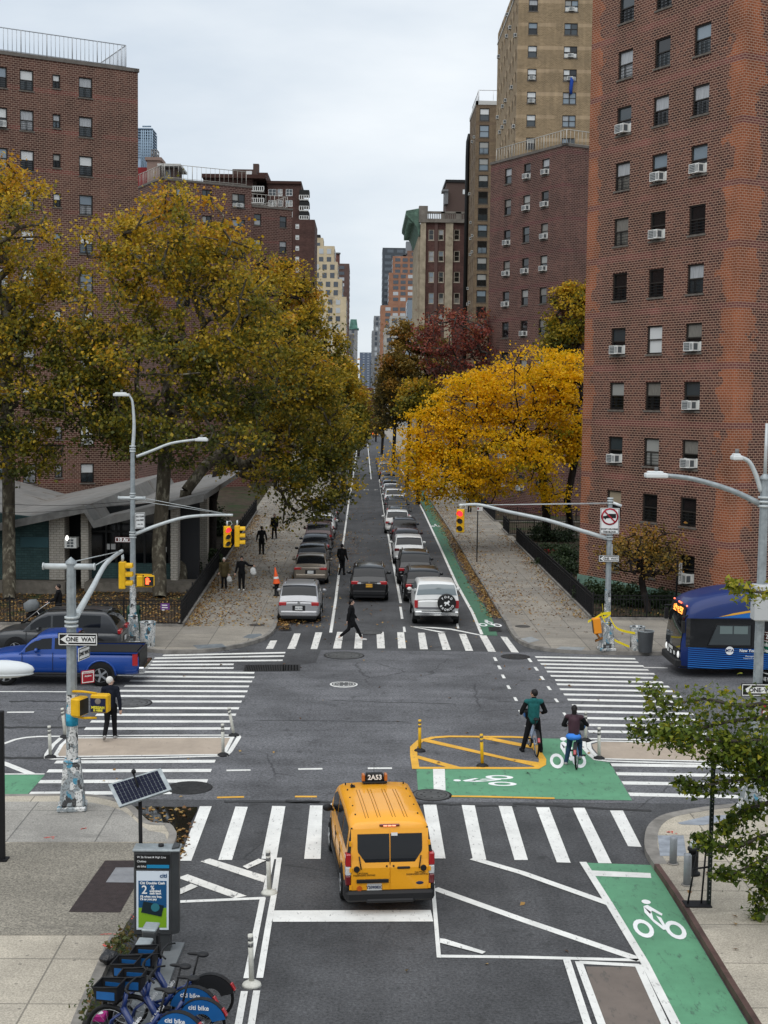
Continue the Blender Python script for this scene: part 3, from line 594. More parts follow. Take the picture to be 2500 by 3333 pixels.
# ================================================================== buildings
def brick(name, c1, c2, mort, bw=.21, bh=.1, orange=None, oc=(.27, .076, .027), band=None, bandc=(.13, .04, .035), blot=.35, mw=.011, pale=0.):
 m = bpy.data.materials.new(name); m.use_nodes = True; t = m.node_tree; l = t.links.new; b = t.nodes['Principled BSDF']
 uv = N(t, 'ShaderNodeUVMap', uv_map='UVMap'); v = uv.outputs[0]
 br = N(t, 'ShaderNodeTexBrick', offset=.5, i_Scale=1.); br.inputs['Mortar Size'].default_value = mw; br.inputs['Brick Width'].default_value = bw; br.inputs['Row Height'].default_value = bh
 br.inputs['Color1'].default_value = c4(c1); br.inputs['Color2'].default_value = c4(c2); br.inputs['Mortar'].default_value = c4(mort); br.inputs['Mortar Smooth'].default_value = .1
 l(v, br.inputs['Vector']); cur = br.outputs['Color']; fac = br.outputs['Fac']
 ns = N(t, 'ShaderNodeTexNoise', i_Scale=.5, i_Detail=6., i_Roughness=.6); l(v, ns.inputs['Vector'])
 sp = N(t, 'ShaderNodeSeparateXYZ'); l(v, sp.inputs[0])
 if orange:
  n2 = N(t, 'ShaderNodeTexNoise', i_Scale=.8, i_Detail=5., i_Roughness=.62); l(v, n2.inputs['Vector'])
  tot = None
  for uc, hw in orange:
   a = N(t, 'ShaderNodeMath', operation='SUBTRACT'); l(sp.outputs['X'], a.inputs[0]); a.inputs[1].default_value = uc
   a2 = N(t, 'ShaderNodeMath', operation='ABSOLUTE'); l(a.outputs[0], a2.inputs[0])
   a3 = N(t, 'ShaderNodeMath', operation='MULTIPLY_ADD'); l(n2.outputs['Fac'], a3.inputs[0]); a3.inputs[1].default_value = 3.4; a3.inputs[2].default_value = hw-1.7
   a4 = N(t, 'ShaderNodeMath', operation='LESS_THAN'); l(a2.outputs[0], a4.inputs[0]); l(a3.outputs[0], a4.inputs[1])
   if tot: mx = N(t, 'ShaderNodeMath', operation='MAXIMUM'); l(tot, mx.inputs[0]); l(a4.outputs[0], mx.inputs[1]); tot = mx.outputs[0]
   else: tot = a4.outputs[0]
  n5 = N(t, 'ShaderNodeTexNoise', i_Scale=.42, i_Detail=7., i_Roughness=.7); l(v, n5.inputs['Vector'])
  g5 = N(t, 'ShaderNodeMath', operation='GREATER_THAN'); g5.inputs[1].default_value = .655; l(n5.outputs['Fac'], g5.inputs[0])
  mx = N(t, 'ShaderNodeMath', operation='MAXIMUM'); l(tot, mx.inputs[0]); l(g5.outputs[0], mx.inputs[1]); tot = mx.outputs[0]
  inv = N(t, 'ShaderNodeMath', operation='SUBTRACT'); inv.inputs[0].default_value = 1; l(fac, inv.inputs[1])
  k = N(t, 'ShaderNodeMath', operation='MULTIPLY'); l(inv.outputs[0], k.inputs[0]); l(tot, k.inputs[1])
  k2 = N(t, 'ShaderNodeMath', operation='MULTIPLY'); k2.inputs[1].default_value = .85; l(k.outputs[0], k2.inputs[0])
  mo = N(t, 'ShaderNodeMixRGB'); l(k2.outputs[0], mo.inputs[0]); l(cur, mo.inputs[1]); mo.inputs[2].default_value = c4(oc); cur = mo.outputs[0]
 if band:
  z0, per, wd = band
  a = N(t, 'ShaderNodeMath', operation='SUBTRACT'); l(sp.outputs['Y'], a.inputs[0]); a.inputs[1].default_value = z0
  md = N(t, 'ShaderNodeMath', operation='MODULO'); l(a.outputs[0], md.inputs[0]); md.inputs[1].default_value = per
  ls = N(t, 'ShaderNodeMath', operation='LESS_THAN'); l(md.outputs[0], ls.inputs[0]); ls.inputs[1].default_value = wd
  ng = N(t, 'ShaderNodeMapRange', i_1=.35, i_2=.5, i_3=.25, i_4=1.); l(ns.outputs['Fac'], ng.inputs[0])
  inv = N(t, 'ShaderNodeMath', operation='SUBTRACT'); inv.inputs[0].default_value = 1; l(fac, inv.inputs[1])
  k = N(t, 'ShaderNodeMath', operation='MULTIPLY'); l(ls.outputs[0], k.inputs[0]); l(ng.outputs[0], k.inputs[1])
  k2 = N(t, 'ShaderNodeMath', operation='MULTIPLY'); l(inv.outputs[0], k2.inputs[0]); l(k.outputs[0], k2.inputs[1])
  mo = N(t, 'ShaderNodeMixRGB'); l(k2.outputs[0], mo.inputs[0]); l(cur, mo.inputs[1]); mo.inputs[2].default_value = c4(bandc); cur = mo.outputs[0]
 a = N(t, 'ShaderNodeMapRange', i_1=.3, i_2=.7, i_3=1-blot, i_4=1+blot); l(ns.outputs['Fac'], a.inputs[0])
 mpv = N(t, 'ShaderNodeMapping'); mpv.inputs['Scale'].default_value = (1.6, .1, 1); l(v, mpv.inputs[0])
 n6 = N(t, 'ShaderNodeTexNoise', i_Scale=1., i_Detail=6., i_Roughness=.7); l(mpv.outputs[0], n6.inputs['Vector'])
 a6 = N(t, 'ShaderNodeMapRange', i_1=.35, i_2=.65, i_3=.78, i_4=1.1); l(n6.outputs['Fac'], a6.inputs[0])
 m6 = N(t, 'ShaderNodeMath', operation='MULTIPLY'); l(a.outputs[0], m6.inputs[0]); l(a6.outputs[0], m6.inputs[1])
 mw_ = N(t, 'ShaderNodeMix'); mw_.inputs[3].default_value = 1.; l(fac, mw_.inputs[0]); l(m6.outputs[0], mw_.inputs[2])
 ml = N(t, 'ShaderNodeVectorMath', operation='SCALE'); l(cur, ml.inputs[0]); l(mw_.outputs[0], ml.inputs['Scale'])
 l(ml.outputs[0], b.inputs['Base Color']); b.inputs['Roughness'].default_value = .85; b.inputs['Specular IOR Level'].default_value = .25
 MATS[name] = m
 bp = N(t, 'ShaderNodeBump', i_Strength=.5, i_Distance=.01, invert=True); l(fac, bp.inputs['Height']); l(bp.outputs[0], b.inputs['Normal'])
 return m
M_FR = mat('window_frame_bronze', (.035, .03, .026), .5, metal=.2); M_FRW = mat('window_frame_white', (.72, .72, .7), .5); M_FRG = mat('window_frame_grey', (.16, .16, .16), .5)
M_SILL = mat('sill_stone', (.13, .115, .10), .8, var=.3); M_SILLP = mat('sill_pale_stone', (.45, .40, .32), .8, var=.2)
PANES = [mat('glass_dark', (.008, .009, .010), .06, spec=.7), mat('glass_grey', (.035, .045, .05), .08, spec=.8), mat('glass_blind', (.30, .30, .28), .35, spec=.6), mat('glass_blind_white', (.62, .63, .62), .35, spec=.6),
         mat('glass_sky_reflection', (.20, .25, .29), .06, spec=.9), mat('glass_curtain', (.17, .16, .14), .3, var=.5, scale=6., stretch=(6, 6, .5), spec=.6), mat('glass_curtain_pale', (.36, .37, .38), .3, var=.35, scale=5., stretch=(7, 7, .4), spec=.6), mat('glass_tan_shade', (.33, .27, .19), .4)]  # blue-grey panes have the sky's reflection put into their colour
M_AC = mat('ac_white', (.66, .66, .63), .5, var=.12, scale=4.); M_ACG = mat('ac_grille', (.10, .11, .115), .6); M_GUARD = mat('guard_bars_black', (.012, .012, .012), .5)
_wc = {}
def wmesh(key, fn):
 if key not in _wc:
  mb, ms = fn(); me = mb.build(key[0], ms); _wc[key] = me.data; bpy.data.objects.remove(me)
 return _wc[key]
def wobj(name, me, parent):
 o = bpy.data.objects.new(name, me); COL.objects.link(o); o.parent = parent; return o
def window(par, M, w, h, up_i, lo_i, fr=M_FR, sill=M_SILL, ac=None, guard=False, dep=.14, far=False, simple=False):
 """a double-hung window set into its opening; x along the wall, y inwards, z up"""
 def frame():
  mb = MB(); t = .07 if not far else .12
  y0, y1 = dep-.07, dep+.04
  mb.b2((0, y0, 0), (t, y1, h)); mb.b2((w-t, y0, 0), (w, y1, h)); mb.b2((t, y0, 0), (w-t, y1, t)); mb.b2((t, y0, h-t), (w-t, y1, h)); mb.b2((t, y0+.01, h*.49), (w-t, y1, h*.49+.055))
  if simple == 'pair': mb.b2((w/2-.05, y0-.005, t), (w/2+.05, y1, h-t))
  return mb, [fr]
 f = wobj('window', wmesh(('window', w, h, fr.name, far, simple, dep), frame), par); f.matrix_local = M
 def pane():
  mb = MB(); t = .05
  if simple == 'pair':
   for k, (a, b_) in enumerate(((t, w/2-.05), (w/2+.05, w-t))):
    mb.add([(a, dep-.005, h*.5), (b_, dep-.005, h*.5), (b_, dep-.005, h-t), (a, dep-.005, h-t)], [(0, 1, 2, 3)], k if up_i != lo_i else 0)
    mb.add([(a, dep+.015, t), (b_, dep+.015, t), (b_, dep+.015, h*.5), (a, dep+.015, h*.5)], [(0, 1, 2, 3)], 1)
  else:
   mb.add([(t, dep-.005, h*.5), (w-t, dep-.005, h*.5), (w-t, dep-.005, h-t), (t, dep-.005, h-t)], [(0, 1, 2, 3)], 0)
   mb.add([(t, dep+.015, t), (w-t, dep+.015, t), (w-t, dep+.015, h*.5), (t, dep+.015, h*.5)], [(0, 1, 2, 3)], 1)
  return mb, [PANES[up_i], PANES[lo_i]]
 wobj('pane', wmesh(('pane', w, h, up_i, lo_i, simple, dep), pane), f)
 if sill:
  def sl(): mb = MB(); mb.b2((-.06, -.06, -.09), (w+.06, dep-.07, -.003)); return mb, [sill]
  wobj('sill', wmesh(('sill', w, sill.name, dep), sl), f)
 if guard:
  def gd():
   mb = MB()
   for k in range(4): mb.b2((.06, .02, .1+k*h*.105), (w-.06, .04, .125+k*h*.105))
   for x in (.42, .5): mb.b2((w*x, .015, .02), (w*x+.025, .045, h*.47))
   return mb, [M_GUARD]
  wobj('window_guard', wmesh(('window_guard', w, h), gd), f)
 if ac is not None:
  def am():
   mb = MB(); a, b_ = w*.5-.33, w*.5+.33
   mb.b2((a, -.3, .06), (b_, .1, .48)); mb.b2((a+.04, -.305, .1), (a+.42, -.3, .44), 1); mb.b2((b_-.003, -.26, .12), (b_+.002, -.02, .42), 1)
   for k in range(2): mb.b2((a+.47+k*.09, -.304, .12), (a+.52+k*.09, -.3, .42), 1)
   for k in range(4): mb.b2((a+.06, -.309, .15+k*.075), (a+.4, -.305, .163+k*.075), 0)
   mb.cyl((w*.5, .05, -.16), (w*.5, -.2, .06), .015, n=5, mi=1)
   for sd in (-1, 1):
    x0, x1 = (a, .07) if sd < 0 else (b_, w-.07)
    if abs(x1-x0) > .03: mb.b2((min(x0, x1), .09, .06), (max(x0, x1), .11, .5))
   return mb, [M_AC, M_ACG]
  wobj('air_conditioner', wmesh(('air_conditioner', w), am), f)
 return f
class Bld:
 def __init__(s, name, label, cat='apartment building'):
  s.o = thing(name, label, cat); s.n = 0; s.rnd = random.Random(hash(label) & 1023 if False else len(label)*7+sum(map(ord, label)) % 97)
 def wall(s, foot, z0, z1, m, wins={}, name='wall', closed=True, roof=None, u0=0.):
  """foot: outline points anticlockwise; wins[i] = list of openings (u, v, w, h) cut into side i"""
  mb = MB(); n = len(foot); F = [Vector((p[0], p[1], 0)) for p in foot]; uo = u0; s.fr = []
  for i in range(n if closed else n-1):
   a, b = F[i], F[(i+1) % n]; d = (b-a).normalized(); Lg = (b-a).length; nn = Vector((d.y, -d.x, 0))
   W_ = wins.get(i, []); us = sorted({0., Lg}|{q for w in W_ for q in (w[0], w[0]+w[2])}); vs = sorted({z0, z1}|{q for w in W_ for q in (w[1], w[1]+w[3])})
   s.fr.append((a, d, nn))
   for iu in range(len(us)-1):
    for iv in range(len(vs)-1):
     uc, vc = (us[iu]+us[iu+1])/2, (vs[iv]+vs[iv+1])/2
     if any(w[0] < uc < w[0]+w[2] and w[1] < vc < w[1]+w[3] for w in W_): continue
     q = [(us[iu], vs[iv]), (us[iu+1], vs[iv]), (us[iu+1], vs[iv+1]), (us[iu], vs[iv+1])]
     mb.add([a+d*x+Vector((0, 0, z)) for x, z in q], [(0, 1, 2, 3)], 0, False, [[(uo+x, z) for x, z in q]])
   for (u, v, w, h) in [x[:4] for x in W_]:
    dp = .2; inn = -nn*dp
    P4 = [a+d*u+Vector((0, 0, v)), a+d*(u+w)+Vector((0, 0, v)), a+d*(u+w)+Vector((0, 0, v+h)), a+d*u+Vector((0, 0, v+h))]
    for k in range(4):
     p, q = P4[k], P4[(k+1) % 4]; mb.add([p, p+inn, q+inn, q], [(0, 1, 2, 3)], 0, False, [[(uo+u, v), (uo+u+dp, v), (uo+u+dp, v+h), (uo+u, v+h)]])
   uo += Lg
  ms = [m]
  if closed:
   mb.add([p+Vector((0, 0, z1)) for p in F], [list(range(n))], 1); ms.append(roof or M_ROOF)
  return mb.build(name, ms, s.o)
 def win(s, i, u, v, w, h, **k):
  a, d, nn = s.fr[i]; M = Matrix.Translation(a+d*u+Vector((0, 0, v))) @ Matrix((d, -nn, Vector((0, 0, 1)))).transposed().to_4x4()
  return window(s.o, M, w, h, **k)
 def railing(s, pts, z, h=1.1, m=None, step=.35, name='roof_railing', r=.03):
  mb = MB(); P_ = [Vector((p[0], p[1], z)) for p in pts]
  for a, b in zip(P_, P_[1:]):
   n = max(1, int((b-a).length/step)); mb.tube([a+Vector((0, 0, h)), b+Vector((0, 0, h))], r*1.3, 4); mb.tube([a+Vector((0, 0, .12)), b+Vector((0, 0, .12))], r, 4)
   for k in range(n+1):
    p = a.lerp(b, k/n); mb.tube([p, p+Vector((0, 0, h))], r*(1.6 if k % 6 == 0 else .8), 4)
  return mb.build(name, m or mat('railing_grey', (.20, .20, .20), .5, metal=.4), s.o)
 def coping(s, pts, z, m, w=.4, t=.22, out=.08, name='coping'):
  mb = MB()
  for a, b in zip(pts, pts[1:]):
   a, b = Vector((a[0], a[1], 0)), Vector((b[0], b[1], 0)); d = (b-a).normalized(); nn = Vector((d.y, -d.x, 0)); c = (a+b)/2-nn*(w/2-out)
   mb.box((c.x, c.y, z+t/2+.003), ((b-a).length+out*2, w, t), math.atan2(d.y, d.x))
  return mb.build(name, m, s.o)
 def part(s, mb, name, m, **k): return mb.build(name, m, s.o, **k)
M_ROOF = mat('roof_membrane', (.16, .16, .16), .8, var=.3)
def isect(p0, d, px, py):
 w = ray(px, py); det = d.x*(-w.y)-d.y*(-w.x); u = ((-p0.x)*(-w.y)-(-p0.y)*(-w.x))/det
 t = (p0.x+u*d.x)/w.x if abs(w.x) > abs(w.y) else (p0.y+u*d.y)/w.y
 return u, HC+w.z*t
cR1 = crop(0, 0, .51236); cR3 = crop(1650, 0, .51236); cM = crop(800, 400, .5425); cN = crop(1000, 750, .4728); cQ = crop(450, 480, .6303); cP = crop(0, 1450, .7353); cS = crop(1500, 280, .6303)
DR = Vector((.534, -1, 0)).normalized(); DQ = Vector((1, .534, 0)).normalized()
rb = random.Random(11)
# ---------- right brick tower
M_B1 = brick('brick_brown_orange', (.046, .018, .016), (.118, .044, .030), (.40, .26, .19), bw=.24, bh=.115, mw=.014, blot=.6, orange=[(-.3, 1.1), (11.1, 1.0), (24, .8)], band=(.55, 2.71, .3))
B = Bld('brick_apartment_tower', 'tall brown brick tower at right with orange repaired brick strips up its corners')
p0 = g(1883, 1912, .14); c1 = p0+DR*11.04; foot = [p0, c1, c1+DQ*14, c1+DQ*14-DR*11.04, p0+DQ*14*0+DQ*8-DR*.0]
foot = [p0, c1, c1+DQ*14, p0+DQ*14]
ws = []
for k in range(13):
 for u, w in ((2.17, 1.14), (4.94, 1.12), (7.70, 1.12)): ws.append((u, 27.09+2.71*1-1.36-2.71*k, w, 1.36))
ws = [w for w in ws if w[1] > .5]
w1 = [(u, w[1], 1.1, 1.36) for w in ws[::3] for u in (4.2, 8.2)]
B.wall(foot, -.2, 33.5, M_B1, {0: ws, 1: w1})
ac_map = {(1, 0): 1, (2, 1): 1, (2, 2): 1, (3, 1): 1, (5, 0): 1, (5, 2): 1, (6, 2): 1, (7, 0): 1, (7, 2): 1, (9, 2): 1, (10, 0): 1}
wv = {(0, 0): (6, 6), (0, 1): (0, 1), (0, 2): (4, 1), (1, 0): (1, 0), (1, 1): (6, 0), (1, 2): (6, 0), (2, 0): (6, 5), (2, 1): (4, 0), (2, 2): (4, 1), (3, 0): (5, 5), (3, 1): (0, 0), (3, 2): (0, 0), (4, 0): (0, 0), (4, 1): (0, 0), (4, 2): (6, 1),
      (5, 0): (1, 0), (5, 1): (3, 3), (5, 2): (5, 0), (6, 0): (2, 0), (6, 1): (5, 0), (6, 2): (1, 0), (7, 0): (1, 0), (7, 1): (2, 2), (7, 2): (5, 0), (8, 0): (7, 0), (8, 1): (0, 0), (8, 2): (0, 0), (9, 0): (2, 2), (9, 1): (1, 0), (9, 2): (0, 0)}
M_RED = mat('curtain_deep_red', (.10, .02, .03), .7, var=.4, scale=4.); PANES.append(M_RED)
for i, w in enumerate(ws):
 k, c = i//3-1, i % 3
 u_, l_ = wv.get((k, c), (8, 8) if k >= 10 and c > 0 else (rb.choice([0, 1, 2]), 0))
 f = B.win(0, *w, up_i=u_, lo_i=l_, ac=ac_map.get((k, c)), guard=(k, c) not in ac_map and k not in (5,) and k < 10)
for w in w1: B.win(1, *w, up_i=rb.choice([0, 1]), lo_i=0)
mb = MB(); d_ = DR; nn = Vector((d_.y, -d_.x, 0))
for a, d, Lg in ((p0, DR, 11.04), (c1, DQ, 14.)):
 n_ = Vector((d.y, -d.x, 0)); c = a+d*(Lg/2)+n_*.02; mb.box((c.x, c.y, .35), (Lg+.08, .1, 1.0), math.atan2(d.y, d.x))
B.part(mb, 'plinth', mat('plinth_pale_green', (.16, .26, .21), .8, var=.3))
# ---------- brown brick block behind it
M_B2 = brick('brick_purple_brown', (.066, .028, .023), (.12, .055, .042), (.27, .19, .16), bw=.34, bh=.15, mw=.015, blot=.45, band=(.75, 2.72, .28), bandc=(.10, .03, .03))
B = Bld('brick_apartment_tower', 'dark red brick block with a roof railing between the tan tower and the trees')
ck = cR3(370, 925); c0 = at(*ck, 116.); uL = isect(c0, DR, 1598, 550)[0]; far = c0+DR*uL; zt = c0.z
foot = [far, c0, c0+DQ*24, far+DQ*24]
st = 2.72; uu = [abs(isect(c0, DR, *cR3(x, y))[0]) for x, y in ((0, 1070), (107, 1045), (225, 1015))]; cS_ = [(228, 425), (325, 403), (420, 380)]
cols = [isect(far, DR, *cS(x, y))[0] for x, y in cS_]; v0 = isect(c0, DR, *cS(420, 380))[1]-1.38
ws = [(u, v0-st*k, 1.06, 1.38) for k in range(11) for u in cols]
B.wall(foot, 0, zt, M_B2, {0: ws})
acs = {(0, 1), (0, 2), (1, 1), (1, 2), (2, 0), (2, 2), (3, 0), (3, 1), (3, 2), (4, 0)}
for i, w in enumerate(ws):
 k, c = i//3, i % 3
 B.win(0, *w, up_i=rb.choice([0, 1, 2, 5, 6]), lo_i=rb.choice([0, 0, 1, 2]), ac=1 if (k, c) in acs or (k > 4 and rb.random() < .5) else None)
M_COP = mat('coping_grey', (.15, .135, .12), .8, var=.2)
B.coping([far, c0, c0+DQ*24], zt, M_COP); B.railing([far-DQ*-.6, c0+DQ*.5-DR*.5, c0+DQ*24-DR*.5], zt+.22, 1.25, mat('railing_pale', (.42, .40, .36), .6), .4)
# ---------- tan tower
M_B3 = brick('brick_tan', (.215, .152, .085), (.30, .215, .125), (.38, .30, .20), bw=.3, bh=.12, band=(1.05, 2.6, .4), bandc=(.40, .29, .18), blot=.22)
B = Bld('tan_brick_tower', 'tall tan brick tower with paler floor bands rising out of the top of the picture')
c0 = at(1682, 300, 161.); c0.z = 0
cx = [1.2, 5.35]; ws = [(u, 56.05-1.2-.1-2.6*k+2.6, 1.05 if u < 3 else 1.55, 1.32) for k in range(12) for u in cx]
ls = [(u, 56.05-1.3-2.6*k+2.6, 1.0, 1.3) for k in range(12) for u in (1.2, 4.4, 7.6, 11.5, 14.8, 18., 21.5)]
foot = [Vector((c0.x, 185.7, 0)), Vector((c0.x, 161, 0)), Vector((c0.x+14, 161, 0)), Vector((c0.x+14, 185.7, 0))]
B.wall(foot, 0, 57.2, M_B3, {1: ws, 0: [(24.7-u-1.0, v, w, h) for u, v, w, h in ls]})
for i, w in enumerate(ws): B.win(1, *w, up_i=rb.choice([2, 3, 4, 6, 3]), lo_i=rb.choice([0, 1, 4, 0]), ac=1 if rb.random() < .3 else None, simple='pair' if w[0] > 3 else False, guard=rb.random() < .5, sill=M_SILL)
for j, (u, v, w, h) in enumerate(ls):
 if v > 22: B.win(0, 24.7-u-1.0, v, w, h, up_i=rb.choice([0, 1, 4]), lo_i=0, ac=1 if rb.random() < .35 else None, sill=None)
B.coping([foot[0], foot[1], foot[2]], 57.2, mat('coping_pale', (.5, .49, .46), .7))
mb = MB(); pq = [c0+Vector((6.2, -.25, isect(c0, Vector((1, 0, 0)), *cR3(415, 490))[1]))]; z_ = pq[0].z
mb.tube([(pq[0].x, 160.9, z_), (pq[0].x+.1, 160.7, z_-.5), (pq[0].x+.02, 160.75, z_-1.4), (pq[0].x+.05, 160.7, z_-2.)], [.16, .22, .2, .15], 6)
mo = mb.build('hanging_cloth', mat('cloth_blue', (.02, .06, .28), .8)); tag(mo, 'blue cloth hanging out of a window of the tan tower', 'cloth')
# ---------- slender tower with a dark drain pipe
M_B4 = brick('brick_olive_brown', (.13, .088, .052), (.185, .13, .08), (.24, .185, .125), bw=.3, bh=.12, band=(.6, 2.7, .45), bandc=(.115, .075, .048), blot=.2)
B = Bld('slender_brick_tower', 'slender olive brown tower with one column of windows beside the tan tower')
Ys = 225.; xc = at(*cS(75, 400), Ys).x; xr = at(1612, 400, Ys).x; zt = at(*cS(120, 97), Ys).z
yb = 4446*xc/(1519-1183-6)
foot = [Vector((xc, yb, 0)), Vector((xc, Ys, 0)), Vector((xr+2, Ys, 0)), Vector((xr+2, yb, 0))]
t0 = at(*cS(125, 115), Ys); u0_ = t0.x-xc-.65; stp = (at(*cS(110, 115), Ys).z-at(*cS(110, 1055), Ys).z)/11
ws = [(u0_-.2, t0.z-2.0-stp*k, 1.6, 2.0) for k in range(14)]
lw = [(u, t0.z-1.8-stp*k, 1.0, 1.6) for k in range(14) for u in (2.5, 6.5, 10.5)]
B.wall(foot, 0, zt, M_B4, {1: ws, 0: lw})
for w in ws: B.win(1, *w, up_i=rb.choice([2, 3, 4, 0]), lo_i=rb.choice([0, 1, 4]), far=True, guard=rb.random() < .4, ac=1 if rb.random() < .15 else None)
for w in lw: B.win(0, *w, up_i=0, lo_i=1, far=True, sill=None, ac=1 if rb.random() < .3 else None)
mb = MB(); mb.tube([(xc-.35, yb-.5, 3), (xc-.35, yb-.5, zt-6), (xc-.3, yb-.5, zt-3.5), (xc, yb-.4, zt-2.2)], .35, 8); B.part(mb, 'drain_pipe', M_GUARD)
B.coping([foot[0], foot[1], foot[2]], zt, MATS['coping_pale'], t=.6); B.railing([foot[0]+Vector((.4, 0, 0)), foot[1]+Vector((.4, .4, 0)), foot[2]+Vector((0, .4, 0))], zt+.6, 1.8, mat('railing_white', (.7, .7, .7), .5), 1.6, r=.06)
# ---------- stone-fronted loft building
M_B5 = brick('brick_maroon', (.085, .04, .034), (.12, .06, .05), (.13, .08, .07), bw=.4, bh=.14, blot=.4)
M_STONE = mat('limestone', (.40, .34, .25), .85, var=.3, scale=.8, stain=(.2, .16, .12), sscale=.5, sthr=.58)
B = Bld('loft_building', 'old brick loft building with pale stone piers and a green copper cornice')
Yl = 243.; q = lambda x, y: at(*cM(x, y), Yl)
xl = q(1047, 800).x; xr = q(1345, 800).x; zp = q(1200, 600).z; ztop = q(1200, 535).z; yb = 4446*xl/(800+1008*.5425-1183-4)
foot = [Vector((xl, yb, 0)), Vector((xl, Yl, 0)), Vector((xr, Yl, 0)), Vector((xr, yb, 0))]
ws = []
for ky in (640, 768, 893, 1020, 1147):
 for x0, x1 in ((1096, 1130), (1155, 1188), (1248, 1284)):
  a = q(x0, ky+64); c = q(x1, ky); ws.append((a.x-xl, a.z, c.x-a.x, c.z-a.z))
B.wall(foot, 0, zp, M_B5, {1: ws})
for i, w in enumerate(ws): B.win(1, *[round(x, 3) for x in w], up_i=[0, 6, 0, 6, 4, 0, 4, 1, 0, 4, 1, 0][i % 12], lo_i=[0, 0, 0, 6, 0, 0, 6, 0, 0, 4, 2, 5][i % 12], fr=M_FRW if False else M_SILLP, sill=M_SILLP, far=True)
mb = MB()
for x0, x1, dd in ((1047, 1080, .35), (1198, 1243, .35), (1133, 1152, .2)): mb.b2((q(x0, 700).x, Yl-dd, 0), (q(x1, 700).x, Yl+.02, zp), 0 if dd > .3 else 1)
B.part(mb, 'stone_pier', [M_STONE, M_B5])
mb = MB(); mb.b2((xl-.35, Yl-.55, zp), (xr, Yl+.4, q(0, 560).z))
for i in range(26):
 if i in (8, 9, 16, 17, 18): mb.b2((xl+1+i*.32-.02, Yl-.5, q(0, 560).z), (xl+1+i*.32+.3, Yl+.2, ztop))
 else: mb.b2((xl+1+i*.32, Yl-.42, q(0, 560).z), (xl+1+i*.32+.13, Yl+.1, ztop-.3))
mb.b2((xl+.8, Yl-.5, ztop-.3), (xr, Yl+.2, ztop+.05)); mb.b2((xl-.35, Yl-.55, q(0, 560).z), (xl+1.2, Yl+1, q(1060, 500).z))
B.part(mb, 'parapet', mat('parapet_stone', (.21, .19, .165), .85, var=.35, scale=.7))
mb = MB(); zc = q(0, 505).z
mb.add([(xl-.2, Yl, zc-4.5), (xl-.2, yb, zc-4.5), (xl-1.0, yb, zc-2.5), (xl-1.0, Yl, zc-2.5), (xl-2.6, yb, zc-.9), (xl-2.6, Yl, zc-.9), (xl-2.6, yb, zc-.2), (xl-2.6, Yl, zc-.2), (xl, yb, zc+.3), (xl, Yl, zc+.3)],
       [(0, 1, 2, 3), (3, 2, 4, 5), (5, 4, 6, 7), (7, 6, 8, 9), (0, 3, 5, 7, 9)])
for i in range(20): mb.b2((xl-2.2, Yl+.4+i*(yb-Yl)/20, zc-2.3), (xl-.2, Yl+.8+i*(yb-Yl)/20, zc-.95))
B.part(mb, 'cornice', mat('copper_green', (.10, .17, .13), .7, var=.5, scale=1.5), fixn=True)
mb = MB()
for i in range(9): y_ = Yl+1.5+i*(yb-Yl)/9; mb.b2((xl-.35, y_, 0), (xl+.02, y_+1.5, zc-4.5))
B.part(mb, 'side_pier', M_STONE)
# roof things on it
B2_ = thing('rooftop_penthouse', 'dark brick penthouse on the roofs behind the stone loft', 'penthouse')
Yp = 262.; a = at(*cM(1205, 357), Yp); c = at(*cM(1335, 500), Yp); mb = MB(); mb.b2((a.x, Yp, 36), (c.x+2, Yp+10, a.z)); mb.build('wall', brick('brick_dark', (.07, .03, .026), (.10, .045, .04), (.09, .06, .05), .5, .2), B2_)
mb = MB(); mb.b2((a.x-.2, Yp-.25, a.z), (c.x+2.2, Yp+10.2, a.z+.5)); mb.build('roof_edge', M_GUARD, B2_)
mb = MB(); wq = at(*cM(1302, 400), Yp); we = at(*cM(1330, 428), Yp); mb.b2((wq.x, Yp-.06, we.z), (we.x, Yp-.005, wq.z)); mb.build('window', PANES[3], B2_)
mb = MB(); aa = at(*cM(1192, 410), Yp); cc = at(*cM(1212, 490), Yp); mb.b2((aa.x, Yp-1, cc.z), (cc.x, Yp+2, aa.z)); mb.b2((aa.x-.5, Yp-1.3, aa.z-.2), (cc.x, Yp+2, aa.z+.2)); mb.build('balcony', M_FRG, B2_)
# ---------- left brick tower behind the plane trees
M_B6 = brick('brick_brown_left', (.078, .034, .026), (.125, .058, .042), (.30, .21, .16), bw=.32, bh=.145, mw=.016, band=(.9, 2.72, .3), bandc=(.15, .05, .04), blot=.4)
B = Bld('brick_apartment_tower', 'brown brick tower at far left with a pale roof railing above the yellow trees')
cn = Vector((-16.45, 100.5, 0)); zt = at(455, 236, 100.5).z; lf = cn-DQ*34
foot = [lf, cn, cn-DR*18, lf-DR*18]
cols = []
for x0, x1, sm in ((500, 587, 0), (333, 383, 1), (125, 213, 0), (-45, 45, 0), (-260, -175, 0)): a_ = isect(lf, DQ, *cR1(x0, 500))[0]; b_ = isect(lf, DQ, *cR1(x1, 500))[0]; cols.append((a_, b_-a_, sm))
vt = isect(lf, DQ, *cR1(540, 492))[1]; ws = []
for k in range(12):
 for a_, w_, sm in cols: ws.append((a_, vt-(1.4 if not sm else .95)-2.72*k-(.05 if sm else 0), w_, 1.4 if not sm else .95))
ws = [w for w in ws if w[1] > .5]
B.wall(foot, 0, zt, M_B6, {0: ws})
for i, w in enumerate(ws): B.win(0, *[round(x, 3) for x in w], up_i=rb.choice([3, 6, 2, 3, 4]), lo_i=rb.choice([1, 4, 6, 0]), guard=True, ac=1 if i in (8, 23, 28, 31, 38, 40, 45) else None)
